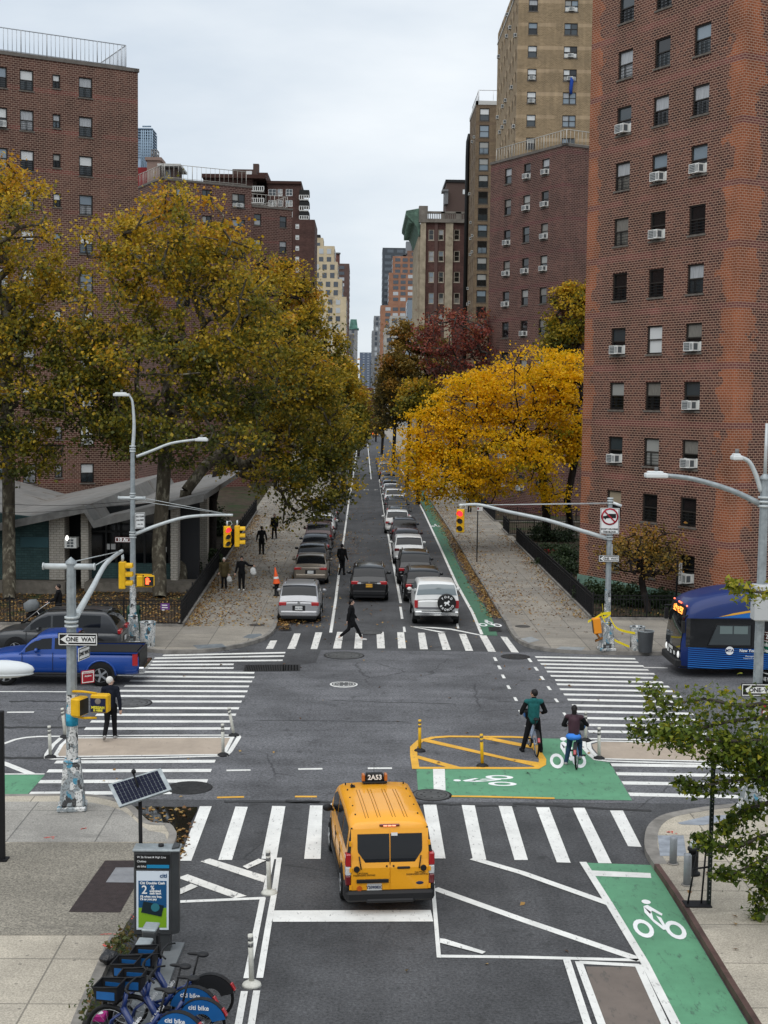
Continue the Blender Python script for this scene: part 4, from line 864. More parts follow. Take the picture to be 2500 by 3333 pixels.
B.coping([lf, cn, cn-DR*18], zt, M_COP, t=.25); B.railing([lf+DQ*.5, cn-DQ*.8-DR*.3, cn-DR*14-DQ*.8], zt+.25, 1.6, mat('railing_light', (.46, .48, .5), .5), .3)
# ---------- two-winged brick block further along
M_B7 = brick('brick_brown_mid', (.074, .034, .028), (.115, .056, .044), (.25, .175, .145), bw=.42, bh=.2, mw=.02, band=(.8, 2.72, .3), bandc=(.14, .05, .042), blot=.25)
B = Bld('brick_apartment_block', 'two-winged brown brick block with roof railings beyond the plane trees')
Y1 = 152.; rc = at(*cQ(585, 210), Y1); zt = rc.z; rc.z = 0; uL = isect(rc, DQ, *cQ(118, 190))[0]; lf = rc+DQ*uL
foot = [lf-DR*16, lf, rc, rc-DR*16]
Z_ = lambda p, x, y: isect(p, DQ, *cQ(x, y))
ws = []
for x0, x1, yt, yb_ in ((485, 552, 250, 309), (197, 271, 222, 282), (330, 380, 236, 290)):
 a_ = Z_(lf, x0, yb_); b_ = Z_(lf, x1, yt)
 for k in range(5): ws.append((a_[0], a_[1]-2.75*k, b_[0]-a_[0], 1.5))
B.wall(foot, 0, zt, M_B7, {1: ws})
for i, w in enumerate(ws): B.win(1, *[round(x, 3) for x in w], up_i=rb.choice([1, 4, 2]), lo_i=rb.choice([0, 1]), simple='pair', ac=1 if i == 0 else None, guard=True)
B.coping([lf-DR*16, lf, rc], zt, M_COP); B.railing([lf-DR*10+DQ*.5, lf+DQ*.5-DR*.3, rc-DQ*.5-DR*.3], zt+.25, 1.5, MATS['railing_pale'], .5)
Y2 = 163.; r2 = at(*cQ(795, 325), Y2); z2 = r2.z; r2.z = 0; uL = isect(r2, DQ, *cQ(575, 310))[0]; l2 = r2+DQ*uL
ws = []
for x0, x1, yt, yb_ in ((598, 635, 345, 400), (730, 767, 357, 412)):
 a_ = Z_(l2, x0, yb_); b_ = Z_(l2, x1, yt)
 for k in range(5): ws.append((a_[0], a_[1]-2.9*k, b_[0]-a_[0], b_[1]-a_[1]))
B.wall([l2-DR*12, l2, r2, r2-DR*12], 0, z2, M_B7, {1: ws}, name='wing_wall')
for i, w in enumerate(ws): B.win(1, *[round(x, 3) for x in w], up_i=rb.choice([1, 4, 6]), lo_i=rb.choice([0, 1, 6]), ac=1 if i == 1 else None)
B.coping([l2-DR*12, l2, r2], z2, M_COP); B.railing([l2-DR*.3, r2-DQ*.5-DR*.3, r2-DQ*.5-DR*8], z2+.25, 1.3, MATS['railing_pale'], .5)
# roof bulkheads of that block
Yh = 160.; h = lambda x, y: at(*cQ(x, y), Yh)
mb = MB(); a, c = h(45, 55), h(112, 160); mb.b2((a.x, Yh, zt-3), (c.x, Yh+3, a.z)); mb.b2((a.x-.2, Yh-.2, a.z-.25), (c.x+.2, Yh+3.2, a.z+.1)); B.part(mb, 'chimney_stack', M_B7)
mb = MB(); c = h(210, 100); a = h(113, 90); mb.b2((a.x, Yh+.5, zt-3), (c.x-.3, Yh+5, c.z-.1)); B.part(mb, 'roof_bulkhead', MATS['brick_dark'])
mb = MB(); mb.box(((a.x+c.x)/2, Yh+2.5, (a.z+c.z)/2+.05), (c.x-a.x+.5, 6, .25)); B.part(mb, 'bulkhead_roof', MATS['coping_pale'])
mb = MB(); a, c = h(136, 112), h(165, 150); mb.b2((a.x, Yh+.42, c.z-1), (c.x, Yh+.5, a.z)); B.part(mb, 'roof_door', M_FRG)
mb = MB(); a, c = h(10, 95), h(46, 170); mb.b2((a.x-2, Yh+1, zt-3), (c.x, Yh+4, a.z)); B.part(mb, 'red_bulkhead', mat('bulkhead_red', (.22, .018, .02), .6, var=.2))
mb = MB()
for x in (65, 80, 93): p = h(x, 10); mb.tube([(p.x, Yh+.5, h(0, 56).z), (p.x, Yh+.5, p.z)], .07, 5); mb.tube([(p.x, Yh+2, h(0, 56).z), (p.x, Yh+2, p.z)], .07, 5)
for y in (8, 30): p = h(65, y); e_ = h(93, y); mb.tube([(p.x, Yh+.5, p.z), (e_.x, Yh+.5, p.z), (e_.x, Yh+2, p.z), (p.x, Yh+2, p.z)], .06, 5, closed=True)
B.part(mb, 'chimney_cage', M_FRG)
# ---------- brown slab with white balconies
M_B8 = brick('brick_chocolate', (.065, .032, .026), (.095, .048, .04), (.085, .055, .046), bw=.5, bh=.2, blot=.3)
B = Bld('balcony_apartment_slab', 'dark brown apartment slab with white balcony rails behind the brick block')
Y3 = 330.; k3 = lambda x, y, dy=0.: at(*cQ(x, y), Y3+dy)
def step(x0, x1, yt, dy, zb=0., back=18): a, c = k3(x0, yt, dy), k3(x1, yt, dy); return [Vector((a.x, Y3+dy, 0)), Vector((c.x, Y3+dy, 0)), Vector((c.x, Y3+dy+back, 0)), Vector((a.x, Y3+dy+back, 0))], (a.z+c.z)/2
def rectw(f, x0, x1, yt, yb_, dy): a, c = k3(x0, yb_, dy), k3(x1, yt, dy); return (a.x-f[0].x, a.z, c.x-a.x, c.z-a.z)
f, z = step(335, 592, 158, 0); B.wall(f, 0, z, M_B8)
f, z = step(592, 668, 205, 8); wl = [rectw(f, 640, 662, 225, 262, 8)]; B.wall(f, 0, z+3.5, M_B8, name='recess_wall')
f, z = step(668, 842, 183, 2)
wl = [rectw(f, x0, x1, yt, yb_, 2) for yt, yb_ in ((215, 250), (272, 305), (330, 360)) for x0, x1 in ((672, 713), (720, 745), (762, 797))]
B.wall(f, 0, z, M_B8, {0: wl})
for w in wl: B.win(0, *[round(x, 2) for x in w], up_i=rb.choice([1, 4]), lo_i=rb.choice([1, 2]), fr=M_FRW, sill=None, far=True, simple='pair')
f, z = step(800, 912, 372, -4); wl = [rectw(f, 812, 831, yt, yt+24, -4) for yt in (395, 452, 508, 564, 620)]
B.wall(f, 0, z, M_B8, {0: wl}, name='front_wall')
for w in wl: B.win(0, *[round(x, 2) for x in w], up_i=3, lo_i=2, fr=M_FRW, sill=None, far=True)
mb = MB(); a, c = k3(332, 140), k3(668, 165); mb.b2((a.x, Y3-1.5, c.z), (k3(660, 0).x, Y3+16, a.z)); a, c = k3(665, 180, 2), k3(843, 190, 2); mb.b2((a.x, Y3+1.4, c.z), (c.x, Y3+18, a.z+.3)); B.part(mb, 'roof_slab', mat('roof_fascia_brown', (.06, .032, .026), .8))
mb = MB(); a, c = k3(478, 97), k3(604, 138); mb.b2((a.x, Y3+4, c.z-2), (c.x, Y3+10, a.z)); a = k3(424, 128); mb.b2((a.x, Y3+3, a.z-3), (c.x, Y3+9, a.z)); B.part(mb, 'roof_penthouse', M_B8)
mb = MB(); a, c = k3(574, 42), k3(604, 138); mb.b2((a.x, Y3+11, 60), (c.x, Y3+13, a.z)); B.part(mb, 'chimney', M_B8)
mb = MB(); a, c = k3(550, 107), k3(580, 138); mb.b2((a.x, Y3+3.9, c.z), (c.x, Y3+3.99, a.z)); B.part(mb, 'penthouse_window', PANES[3])
def balcony(x0, x1, ys, ye, dy, dep):
 a, c = k3(x0, ys, dy), k3(x1, ye, dy); mb = MB(); mb.b2((a.x, Y3+dy-dep, c.z-.25), (c.x, Y3+dy+1, c.z)); o = B.part(mb, 'balcony', MATS['coping_pale'])
 r = MB(); n = int((c.x-a.x)/.45)
 for i in range(n+1): x = a.x+(c.x-a.x)*i/n; r.b2((x-.1, Y3+dy-dep, c.z), (x+.1, Y3+dy-dep+.05, a.z))
 r.b2((a.x, Y3+dy-dep-.02, a.z-.1), (c.x, Y3+dy-dep+.08, a.z+.02)); r.build('balcony_rail', mat('balcony_rail_white', (.62, .61, .58), .6), o)
for ys, ye in ((203, 226), (264, 287)): balcony(585, 650, ys, ye, 0, 1.2)
for ys, ye in ((250, 272), (306, 328), (356, 372)): balcony(834, 880, ys, ye, 2, 1.5)
mb = MB()
for y in (216, 276, 330): a, c = k3(834, y, 2), k3(884, y+8, 2); mb.b2((a.x, Y3+.6, c.z-1.2), (c.x, Y3+5, c.z))
B.part(mb, 'balcony_canopy', M_GUARD)
# ---------- far buildings up the street: stepped boxes with rows of windows
M_WG = mat('far_window_glass', (.05, .06, .075), .15, spec=.8); M_WP = mat('far_window_pale', (.42, .44, .45), .3, spec=.8)
def tower(name, label, Y, tiers, m, cw=None, rows=None, wmat=None, depth=25, crown=None, cf=cN, side=-1):
 """tiers: (x0, x1, ytop) in crop units, each stepping back a little; window grid on the front and the street side"""
 B = Bld(name, label, 'building'); nw = 0
 for i, (x0, x1, yt) in enumerate(tiers):
  dy = i*2.2; a, c = at(*cf(x0, yt), Y+dy), at(*cf(x1, yt), Y+dy); ft = [Vector((a.x, Y+dy, 0)), Vector((c.x, Y+dy, 0)), Vector((c.x, Y+dy+depth, 0)), Vector((a.x, Y+dy+depth, 0))]
  zlo = 0 if i == 0 else zprev
  B.wall(ft, zlo-.5*(i > 0), (a.z+c.z)/2, m); zprev_new = (a.z+c.z)/2
  if cw:
   pw, ww, ph, wh = cw; n = int((c.x-a.x-.6)/pw)
   for side_ in (0, 1):
    sm = MB(); x_off = ((c.x-a.x)-n*pw)/2
    zz_ = zprev_new-1.2-wh
    zmin = max(10, zlo) if i else 10
    while zz_ > zmin:
     if side_ == 0:
      for k in range(n):
       if nw < 78: w_ = MB(); xx = a.x+x_off+k*pw+(pw-ww)/2; w_.b2((xx, Y+dy-.12, zz_), (xx+ww, Y+dy-.005, zz_+wh)); B.part(w_, 'window', wmat or rb.choice([M_WG, M_WG, M_WP])); nw += 1
       else: xx = a.x+x_off+k*pw+(pw-ww)/2; sm.b2((xx, Y+dy-.12, zz_), (xx+ww, Y+dy-.005, zz_+wh))
     else:
      for k in range(int(depth/pw)):
       yy = Y+dy+k*pw+.8; X = c.x if side < 0 else a.x; sm.b2((X-(.005 if side < 0 else .12), yy, zz_), (X+(.12 if side < 0 else .005), yy+ww, zz_+wh))
     zz_ -= ph
    if sm.v: o = B.part(sm, 'windows_beyond_count' if False else 'window_rows', wmat or M_WG); o['kind'] = 'stuff'
  zprev = zprev_new
 return B
M_CREAM = mat('cream_stone', (.52, .43, .29), .85, var=.18, scale=.25, stain=(.36, .29, .2), sscale=.12, sthr=.58)
tower('cream_stepped_building', 'cream stepped tower rising over the left trees beside the street gap', 600, [(-60, 270, 455), (-60, 240, 333), (30, 210, 215), (60, 188, 107)], M_CREAM, (3.4, 1.9, 3.6, 2.2), depth=30)
B = Bld('cream_tower_top', 'top of a cream building with a dark tank at the brick slab edge', 'building'); a, c = at(*cN(40, 50), 640), at(*cN(110, 50), 640)
mb = MB(); mb.b2((a.x, 640, 0), (c.x, 655, a.z)); B.part(mb, 'wall', M_CREAM); mb = MB(); a, c = at(*cN(40, 25), 640), at(*cN(90, 50), 640); mb.b2((a.x, 642, c.z), (c.x, 650, a.z)); B.part(mb, 'roof_tank', M_GUARD)
mb = MB(); a, c = at(*cN(66, 85), 640), at(*cN(88, 112), 640); mb.b2((a.x, 639.8, c.z), (c.x, 639.99, a.z)); B.part(mb, 'window', M_WG)
M_BRN = mat('brown_brick_far', (.115, .075, .065), .85, var=.2, scale=.3)
tower('brown_balcony_tower', 'grey brown flat tower peeping out behind the cream stepped tower', 720, [(188, 290, 228)], M_BRN, (4.2, 2.6, 3.0, 1.6), depth=30)
B = Bld('brick_water_tower_house', 'round dark brick tank house behind the cream tower roof', 'tank house'); a, c = at(*cN(188, 150), 760), at(*cN(222, 235), 760); mb = MB(); mb.cyl(((a.x+c.x)/2, 770, c.z-15), ((a.x+c.x)/2, 770, a.z), (c.x-a.x)/2, n=14); B.part(mb, 'wall', mat('tank_brick', (.11, .05, .04), .8, var=.3, scale=.4)); mb = MB(); mb.cyl(((a.x+c.x)/2, 770, a.z), ((a.x+c.x)/2, 770, a.z+.8), (c.x-a.x)/2+.4, n=14); B.part(mb, 'roof', M_FRG)
M_GREYST = mat('grey_stone_far', (.27, .27, .27), .85, var=.25, scale=.2)
Bd = tower('domed_corner_building', 'slim grey stone building with a green copper mansard down the street gap', 1250, [(284, 346, 672)], M_GREYST, (5, 2.6, 5, 3.2), depth=40)
a, c = at(*cN(290, 610), 1250), at(*cN(348, 672), 1250); mb = MB(); mb.box(((a.x+c.x)/2, 1252+(c.x-a.x)/2, (a.z+c.z)/2), (c.x-a.x, c.x-a.x, a.z-c.z), taper=.72); mb.b2((a.x-.8, 1249, c.z-1.2), (c.x+1, 1270, c.z)); Bd.part(mb, 'mansard_roof', mat('mansard_copper', (.085, .19, .155), .7, var=.4, scale=.3))
tower('grey_street_building', 'grey narrow facade under the green mansard building', 1150, [(255, 318, 715)], mat('grey_brown_far', (.15, .14, .135), .85, var=.3, scale=.2), (5, 2.6, 5, 3.), depth=60)
tower('dark_cornice_building', 'dark narrow building with a bracket cornice at left of the street gap', 1400, [(300, 342, 890)], mat('dark_stone_far', (.10, .10, .105), .85, var=.3, scale=.2), (5, 2.6, 5, 3.), depth=60)
tower('street_end_tower', 'bluish grey tower block closing the far end of the street', 2400, [(362, 448, 840)], mat('blue_grey_far', (.125, .15, .195), .8, var=.1), (8, 3.2, 4.2, 1.8), wmat=mat('far_pale_windows', (.30, .33, .37), .5), depth=30)
tower('dark_glass_slab', 'small dark glass slab in front of the street end tower', 1900, [(432, 466, 895)], mat('dark_glass_far', (.06, .075, .10), .4), None, depth=30)
tower('grey_cornice_building', 'grey old building with a cornice at right of the street gap', 1350, [(446, 503, 690), (460, 503, 588)], mat('grey_blue_stone', (.20, .205, .21), .85, var=.3, scale=.15), (5, 2.4, 5, 3.2), depth=60, side=1)
tower('dark_glass_tower', 'black glass tower with a flat roof behind the orange brick building', 1000, [(519, 660, 160), (519, 695, 120)], mat('tower_black_glass', (.022, .028, .036), .12, spec=.8), (7, 4.5, 4.4, 2.2), wmat=mat('tower_glass_panel', (.07, .085, .10), .1, spec=.9), depth=30, side=1)
M_ORB = mat('orange_brick_far', (.30, .155, .10), .85, var=.22, scale=.3)
tower('orange_brick_loft', 'orange brick loft building stepped in three heights right of the street gap', 860, [(505, 760, 517), (563, 760, 292), (590, 760, 178)], M_ORB, (4.6, 3.2, 3.55, 2.1), wmat=None, depth=30, side=1)
B = tower('brown_brick_annex', 'brown brick building with a roof tank tucked behind the stone cornice', 900, [(690, 780, 140)], mat('brown_annex', (.20, .115, .085), .85, var=.2, scale=.3), (4.6, 3., 3.55, 2.), depth=25, side=1)
a, c = at(*cN(682, 72), 900), at(*cN(733, 135), 900); mb = MB(); mb.b2((a.x, 903, c.z-2), (c.x, 912, a.z)); mb.tube([(a.x, 902, c.z+9), (a.x+5, 902, c.z+9), (a.x+5, 902, c.z)], 1.2, 6); B.part(mb, 'roof_machinery', mat('machinery_grey', (.22, .23, .24), .6))
tower('white_penthouse_building', 'pale low building with a white glazed penthouse over the right trees', 640, [(530, 604, 672), (570, 690, 588)], mat('pale_stone_far', (.42, .40, .36), .85, var=.25, scale=.3), (3.6, 2.4, 3.4, 2.), depth=20, side=1)
tower('glass_corner_building', 'small blue glass building beside the pale penthouse', 560, [(690, 730, 480)], mat('glass_blue_far', (.16, .20, .24), .3, spec=.8), (3., 2.2, 3.4, 2.2), depth=20, side=1)
# blue glass tower under construction, distance haze put into its colours
Bb = Bld('blue_glass_skyscraper', 'pale blue glass skyscraper under construction behind the left brick tower', 'skyscraper'); Y9 = 1500.; t9 = lambda x, y: at(*cR1(x, y), Y9)
a, c = t9(800, 885), t9(958, 1100); mb = MB(); mb.b2((a.x, Y9, 0), (c.x, Y9+40, a.z)); Bb.part(mb, 'wall', mat('skyscraper_glass', (.27, .36, .46), .25, var=.2, scale=.02, spec=.8))
mb = MB()
for x in (900, 912, 925, 940, 955, 968):
 p = t9(x, 1000); mb.tube([(p.x, Y9-.5, a.z-40), (p.x, Y9-.5, t9(0, 812).z)], .8, 4); mb.tube([(p.x, Y9+30, a.z-40), (p.x, Y9+30, t9(0, 812).z)], .8, 4)
for y in range(815, 1000, 18): p = t9(870, y); e_ = t9(970, y); mb.b2((p.x, Y9-1, p.z-.8), (e_.x, Y9+30, p.z+.2))
mb.tube([t9(905, 803)+Vector((0, 0, 0)), t9(960, 803)], 1., 4); Bb.part(mb, 'steel_frame', mat('steel_frame_haze_blue', (.24, .32, .40), .6))
# ---------- low pavilion with a folded roof behind the left railing
B = Bld('folded_roof_pavilion', 'low teal brick pavilion with a grey folded plate roof behind the left railing', 'pavilion'); Yv = 68.5
v = lambda x, y, dy=0.: at(*cP(x, y), Yv+dy)
zz = [(v(-620, 275).x, v(0, 300).z), (v(-240, 395).x, v(-240, 395).z), (v(395, 262).x, v(395, 262).z), (v(435, 328).x, v(435, 328).z), (v(915, 212).x, v(915, 212).z)]
mb = MB(); y0, y1 = Yv-1.2, 96.
for (xa, za), (xb, zb) in zip(zz, zz[1:]):
 mb.add([(xa, y0, za-.28), (xb, y0, zb-.28), (xb, y0, zb), (xa, y0, za), (xa, y1, za+.2), (xb, y1, zb+.2), (xa, y1, za-.1), (xb, y1, zb-.1)], [(0, 1, 2, 3), (3, 2, 5, 4), (1, 0, 6, 7)])
xb, zb = zz[-1]; mb.add([(xb, y0, zb-.28), (xb, y1, zb-.1), (xb, y1, zb+.2), (xb, y0, zb)], [(0, 1, 2, 3)])
B.part(mb, 'roof', mat('folded_roof_membrane', (.20, .195, .185), .75, var=.3, scale=.5, stain=(.09, .07, .05), sscale=.5, sthr=.55))
mb = MB()
for (xa, za), (xb, zb) in zip(zz, zz[1:]): mb.add([(xa, y0-.04, za-.32), (xb, y0-.04, zb-.32), (xb, y0-.04, zb+.06), (xa, y0-.04, za+.06), (xa, y0-.004, za-.32), (xb, y0-.004, zb-.32), (xb, y0-.004, zb+.06), (xa, y0-.004, za+.06)], [(0, 1, 2, 3), (3, 2, 6, 7), (4, 5, 1, 0)])
B.part(mb, 'fascia', mat('fascia_grey', (.17, .165, .155), .7, var=.25))
M_TEAL = brick('brick_teal', (.030, .062, .062), (.045, .085, .082), (.025, .045, .045), bw=.3, bh=.12, blot=.2); M_WB = brick('brick_white', (.46, .42, .36), (.40, .37, .32), (.2, .18, .15), bw=.3, bh=.12, blot=.15)
def zroof(x):
 for (xa, za), (xb, zb) in zip(zz, zz[1:]):
  if xa <= x <= xb: return za+(zb-za)*(x-xa)/(xb-xa)-.3
 return zz[-1][1]-.3
def pwall(x0, x1, dy, m, name, zt=None, zb=0., th=.3):
 a, c = v(x0, 600, dy).x, v(x1, 600, dy).x; za, zc = (zroof(a), zroof(c)) if zt is None else (zt, zt); mb = MB(); y = Yv+dy
 q = [(a, zb), (c, zb), (c, zc), (a, za)]; mb.add([(x, y, z) for x, z in q]+[(x, y+th, z) for x, z in q], [(0, 1, 2, 3), (1, 5, 6, 2), (4, 0, 3, 7), (3, 2, 6, 7)], 0, False, [[(x, z) for x, z in q], [(c+th*k, z) for k, z in ((0, zb), (1, zb), (1, zc), (0, zc))], [(a-th*k, z) for k, z in ((1, zb), (0, zb), (0, za), (1, za))], [q[3], q[2], q[2], q[3]]])
 return B.part(mb, name, m)
pwall(-700, 220, 0, M_TEAL, 'teal_wall'); pwall(219, 286, -.12, M_WB, 'white_brick_pier', th=1.2); pwall(359, 392, -.02, M_WB, 'white_brick_pier', th=.8); pwall(755, 786, -.02, M_WB, 'white_brick_pier', th=1.)
pwall(880, 916, 8, M_WB, 'white_brick_pier', th=1.); pwall(286, 360, 3., mat('recess_dark', (.02, .02, .022), .6), 'recess_wall'); pwall(390, 757, .8, M_TEAL, 'low_teal_wall', zt=1.35); pwall(390, 880, 3.2, mat('pavilion_glass', (.012, .015, .017), .1, spec=.6), 'glazed_wall'); pwall(786, 882, 1.2, MATS['recess_dark'], 'side_wall')
mb = MB()
for x in (395, 470, 515, 640, 750): p = v(x, 500, 1.0); mb.b2((p.x-.05, Yv+1., 1.3), (p.x+.05, Yv+1.1, zroof(p.x)))
a, c = v(390, 500, 1.).x, v(757, 500, 1.).x; mb.b2((a, Yv+1.02, 2.9), (c, Yv+1.12, 3.0)); B.part(mb, 'mullions', M_GUARD)
mb = MB(); a, c = v(90, 405, -.04), v(216, 452, -.04); mb.b2((a.x, Yv-.05, c.z), (c.x, Yv-.005, a.z)); B.part(mb, 'wall_panel', mat('panel_teal', (.028, .075, .085), .5))
mb = MB(); a, c = v(295, 405), v(347, 450); mb.b2((a.x, Yv-.5, c.z), (c.x, Yv+.2, a.z)); bx = B.part(mb, 'vent_box', M_AC)
mb = MB()
for i in range(2):
 for j in range(3): w_, h_ = (c.x-a.x), (a.z-c.z); mb.b2((a.x+w_*(.22+.3*i), Yv-.52, c.z+h_*(.12+.28*j)), (a.x+w_*(.45+.3*i), Yv-.503, c.z+h_*(.32+.28*j)))
mb.build('vent_grille', M_ACG, bx)
mb = MB(); p = v(297, 410, -.5); mb.ball((p.x, p.y, p.z), (.08, .08, .14), 8); B.part(mb, 'flood_lamp', mat('flood_lamp_lit', (1, .97, .9), .4, emit=1.5))
mb = MB()
for x0, x1, y0_, y1_ in ((470, 483, 437, 462), (488, 508, 437, 462), (720, 735, 452, 474)): a, c = v(x0, y0_, .75), v(x1, y1_, .75); mb.b2((a.x, Yv+.95, c.z), (c.x, Yv+.99, a.z))
B.part(mb, 'posted_notices', mat('paper_white', (.5, .5, .48), .8))
# raised planter wall in front of the pavilion
pw_ = thing('planter_wall', 'low concrete planter wall at the foot of the teal pavilion', 'planter')
mb = MB(); a, c = v(-700, 660).x, v(330, 660).x; mb.b2((a, Yv-2.2, 0), (c, Yv-1.6, .75)); a, c = v(395, 580).x, v(905, 560).x; mb.b2((a, Yv-1.2, 0), (c, Yv+.4, .62)); mb.build('wall', mat('planter_concrete', (.14, .125, .105), .9, var=.3), pw_)
mb = MB(); mb.b2((v(-700, 660).x, Yv-1.6, .1), (v(330, 660).x, Yv-.2, .6)); mb.build('soil', M_SOIL, pw_)
# ================================================================== trees and planting
import numpy as np
def leaf_mat(name, cols, trans=.35):
 m = bpy.data.materials.new(name); m.use_nodes = True; t = m.node_tree; l = t.links.new; b = t.nodes['Principled BSDF']
 at_ = N(t, 'ShaderNodeAttribute', attribute_name='tone'); cr = N(t, 'ShaderNodeValToRGB')
 e = cr.color_ramp.elements
 while len(e) < len(cols): e.new(.5)
 for i, c in enumerate(cols): e[i].position = i/(len(cols)-1); e[i].color = c4(c)
 l(at_.outputs['Fac'], cr.inputs[0]); l(cr.outputs[0], b.inputs['Base Color']); b.inputs['Roughness'].default_value = .55; b.inputs['Specular IOR Level'].default_value = .3
 tr = N(t, 'ShaderNodeBsdfTranslucent'); l(cr.outputs[0], tr.inputs[0]); mx = N(t, 'ShaderNodeMixShader'); mx.inputs[0].default_value = trans
 l(b.outputs[0], mx.inputs[1]); l(tr.outputs[0], mx.inputs[2]); l(mx.outputs[0], t.nodes['Material Output'].inputs[0])
 return m
def leaf_mesh(name, P_, size, tone, m, rng, parent, fan=False, up_=.35, kind=None):
 n = len(P_); nr_ = rng.normal(size=(n, 3)); nr_[:, 2] += up_*2; nr_ /= np.linalg.norm(nr_, axis=1)[:, None]
 a = rng.normal(size=(n, 3)); a -= nr_*(a*nr_).sum(1)[:, None]; a /= np.linalg.norm(a, axis=1)[:, None]; b = np.cross(nr_, a)
 s_ = (size*rng.uniform(.65, 1.3, n))[:, None]
 if fan: tpl = [(0, -.55, 0), (.32, .1, .08), (.5, .42, -.05), (.1, .5, .1), (0, .38, 0), (-.1, .5, .1), (-.5, .42, -.05), (-.32, .1, .08)]
 else: tpl = [(-.5, 0, 0), (0, -.36, .12), (.5, 0, 0), (0, .36, .12)]
 k = len(tpl); V = np.empty((n, k, 3))
 for j, (u, v, w) in enumerate(tpl): V[:, j] = P_+a*(u*s_)+b*(v*s_)+nr_*(w*s_)
 me = bpy.data.meshes.new(name); me.vertices.add(n*k); me.vertices.foreach_set('co', V.reshape(-1).astype(np.float32))
 me.loops.add(n*k); me.loops.foreach_set('vertex_index', np.arange(n*k, dtype=np.int32)); me.polygons.add(n)
 me.polygons.foreach_set('loop_start', np.arange(0, n*k, k, dtype=np.int32))
 at_ = me.attributes.new('tone', 'FLOAT', 'POINT'); at_.data.foreach_set('value', np.repeat(np.clip(tone, 0, 1), k).astype(np.float32))
 me.materials.append(m); me.update(); me.validate()
 o = bpy.data.objects.new(name, me); COL.objects.link(o); o.parent = parent
 if kind: o['kind'] = kind
 return o
def skeleton(base, trunk, tips, r0, rng, wob=.12):
 nodes = [Vector(base)]; par = [-1]
 for p in trunk: nodes.append(Vector(p)); par.append(len(nodes)-2)
 nt_ = len(nodes); top = nodes[-1]; tips = sorted(tips, key=lambda p: (p-top).length)
 for p in tips:
  best = None; bd = 1e9
  for i in range(max(1, nt_-2), len(nodes)):
   q = nodes[i]; d = (q-p).length+.25*max(0, q.z-p.z)
   if d < bd: bd = d; best = i
  q = nodes[best]; k = max(1, min(4, int(bd/.9))); prev = best
  for j in range(1, k+1):
   t = j/k; w = wob*bd*math.sin(t*math.pi)
   nodes.append(q.lerp(p, t)+Vector((rng.normal()*w*.5, rng.normal()*w*.5, w*.7+rng.normal()*w*.3))); par.append(prev); prev = len(nodes)-1
 cnt = [0.]*len(nodes)
 ch = [0]*len(nodes)
 for i in range(1, len(nodes)): ch[par[i]] += 1
 for i in range(len(nodes)-1, 0, -1):
  if ch[i] == 0: cnt[i] = 1.
  cnt[par[i]] += cnt[i]
 rad = [max(.012, r0*(c/max(1., cnt[0]))**.41) for c in cnt]
 return nodes, par, rad, nt_
def branch_mesh(nodes, par, rad, lo, hi, minr=0.):
 mb = MB()
 for i in range(lo, hi):
  if par[i] >= 0 and rad[i] >= minr:
   r_b = min(rad[par[i]], rad[i]*1.35) if i >= 3 else rad[par[i]]
   mb.cyl(nodes[par[i]], nodes[i], r_b, rad[i], n=8 if rad[i] > .1 else 5, caps=False)
 return mb
M_BARK = {}
def bark(name, c, c2=None, sc=3.):
 return mat(name, c, .9, var=.4, scale=sc*2, stain=c2, sscale=sc, sthr=.52, bump=.5, bscale=14., stretch=(1, 1, .45))
def tree(name, label, base, trunk, blobs, leafm, barkm, n_tips, n_leaf, lsize, r0, seed, group=None, clump=.46, tgrad=.35, tbase=.3, drop=.0, flatz=.6, fan=False, cat='tree', shell=.55):
 """blobs: (centre, (rx, ry, rz)) of the crown; tone runs from the lower to the upper crown plus chance"""
 rng = np.random.default_rng(seed); T = thing(name, label, cat, base, group=group); b0 = Vector(base); off = b0
 vol = [r[0]*r[1]*r[2] for _, r in blobs]; tot = sum(vol); tips = []
 for (c, r), vo in zip(blobs, vol):
  for _ in range(max(4, int(n_tips*vo/tot))):
   d = rng.normal(size=3); d /= np.linalg.norm(d); k = rng.uniform(shell**3, 1)**(1/3.)
   tips.append(Vector((c[0]+d[0]*r[0]*k, c[1]+d[1]*r[1]*k, c[2]+d[2]*r[2]*k)))
 nodes, par, rad, nt_ = skeleton(b0, trunk, tips, r0, rng)
 mb = branch_mesh([p-off for p in nodes], par, rad, 1, nt_); mb.build('trunk', barkm, T)
 mb = branch_mesh([p-off for p in nodes], par, rad, nt_, len(nodes), .0); mb.build('branches', barkm, T)
 tp = np.array([[p.x, p.y, p.z] for i, p in enumerate(nodes) if i >= nt_ and rad[i] < r0*.3]);
 zl, zh = min(c[2]-r[2] for c, r in blobs), max(c[2]+r[2] for c, r in blobs)
 cl = rng.integers(0, len(tp), n_leaf); ctone = rng.normal(0, .16, len(tp)); csz = rng.uniform(.55, 1.25, len(tp))
 keep = rng.uniform(size=len(tp)) > drop; cl = cl[keep[cl]]
 off3 = rng.normal(size=(len(cl), 3))*clump*csz[cl][:, None]; off3[:, 2] *= flatz
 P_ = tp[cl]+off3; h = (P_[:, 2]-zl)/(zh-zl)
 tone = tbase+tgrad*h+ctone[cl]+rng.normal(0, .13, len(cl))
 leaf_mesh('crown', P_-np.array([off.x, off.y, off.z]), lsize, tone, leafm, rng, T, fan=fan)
 return T
ml = lambda x, y: (x*1.507, y*1.507)
def blob(x, y, rx, ry, Y, dep=None):
 c = at(*ml(x, y), Y); k = Y*1.507/FP; return ((c.x, c.y, c.z), (rx*k, dep or (rx*k*.8), ry*k))
L_PLANE = leaf_mat('plane_leaves', [(.045, .055, .014), (.115, .125, .02), (.235, .20, .022), (.42, .285, .022), (.60, .385, .022), (.50, .23, .02)], .38)
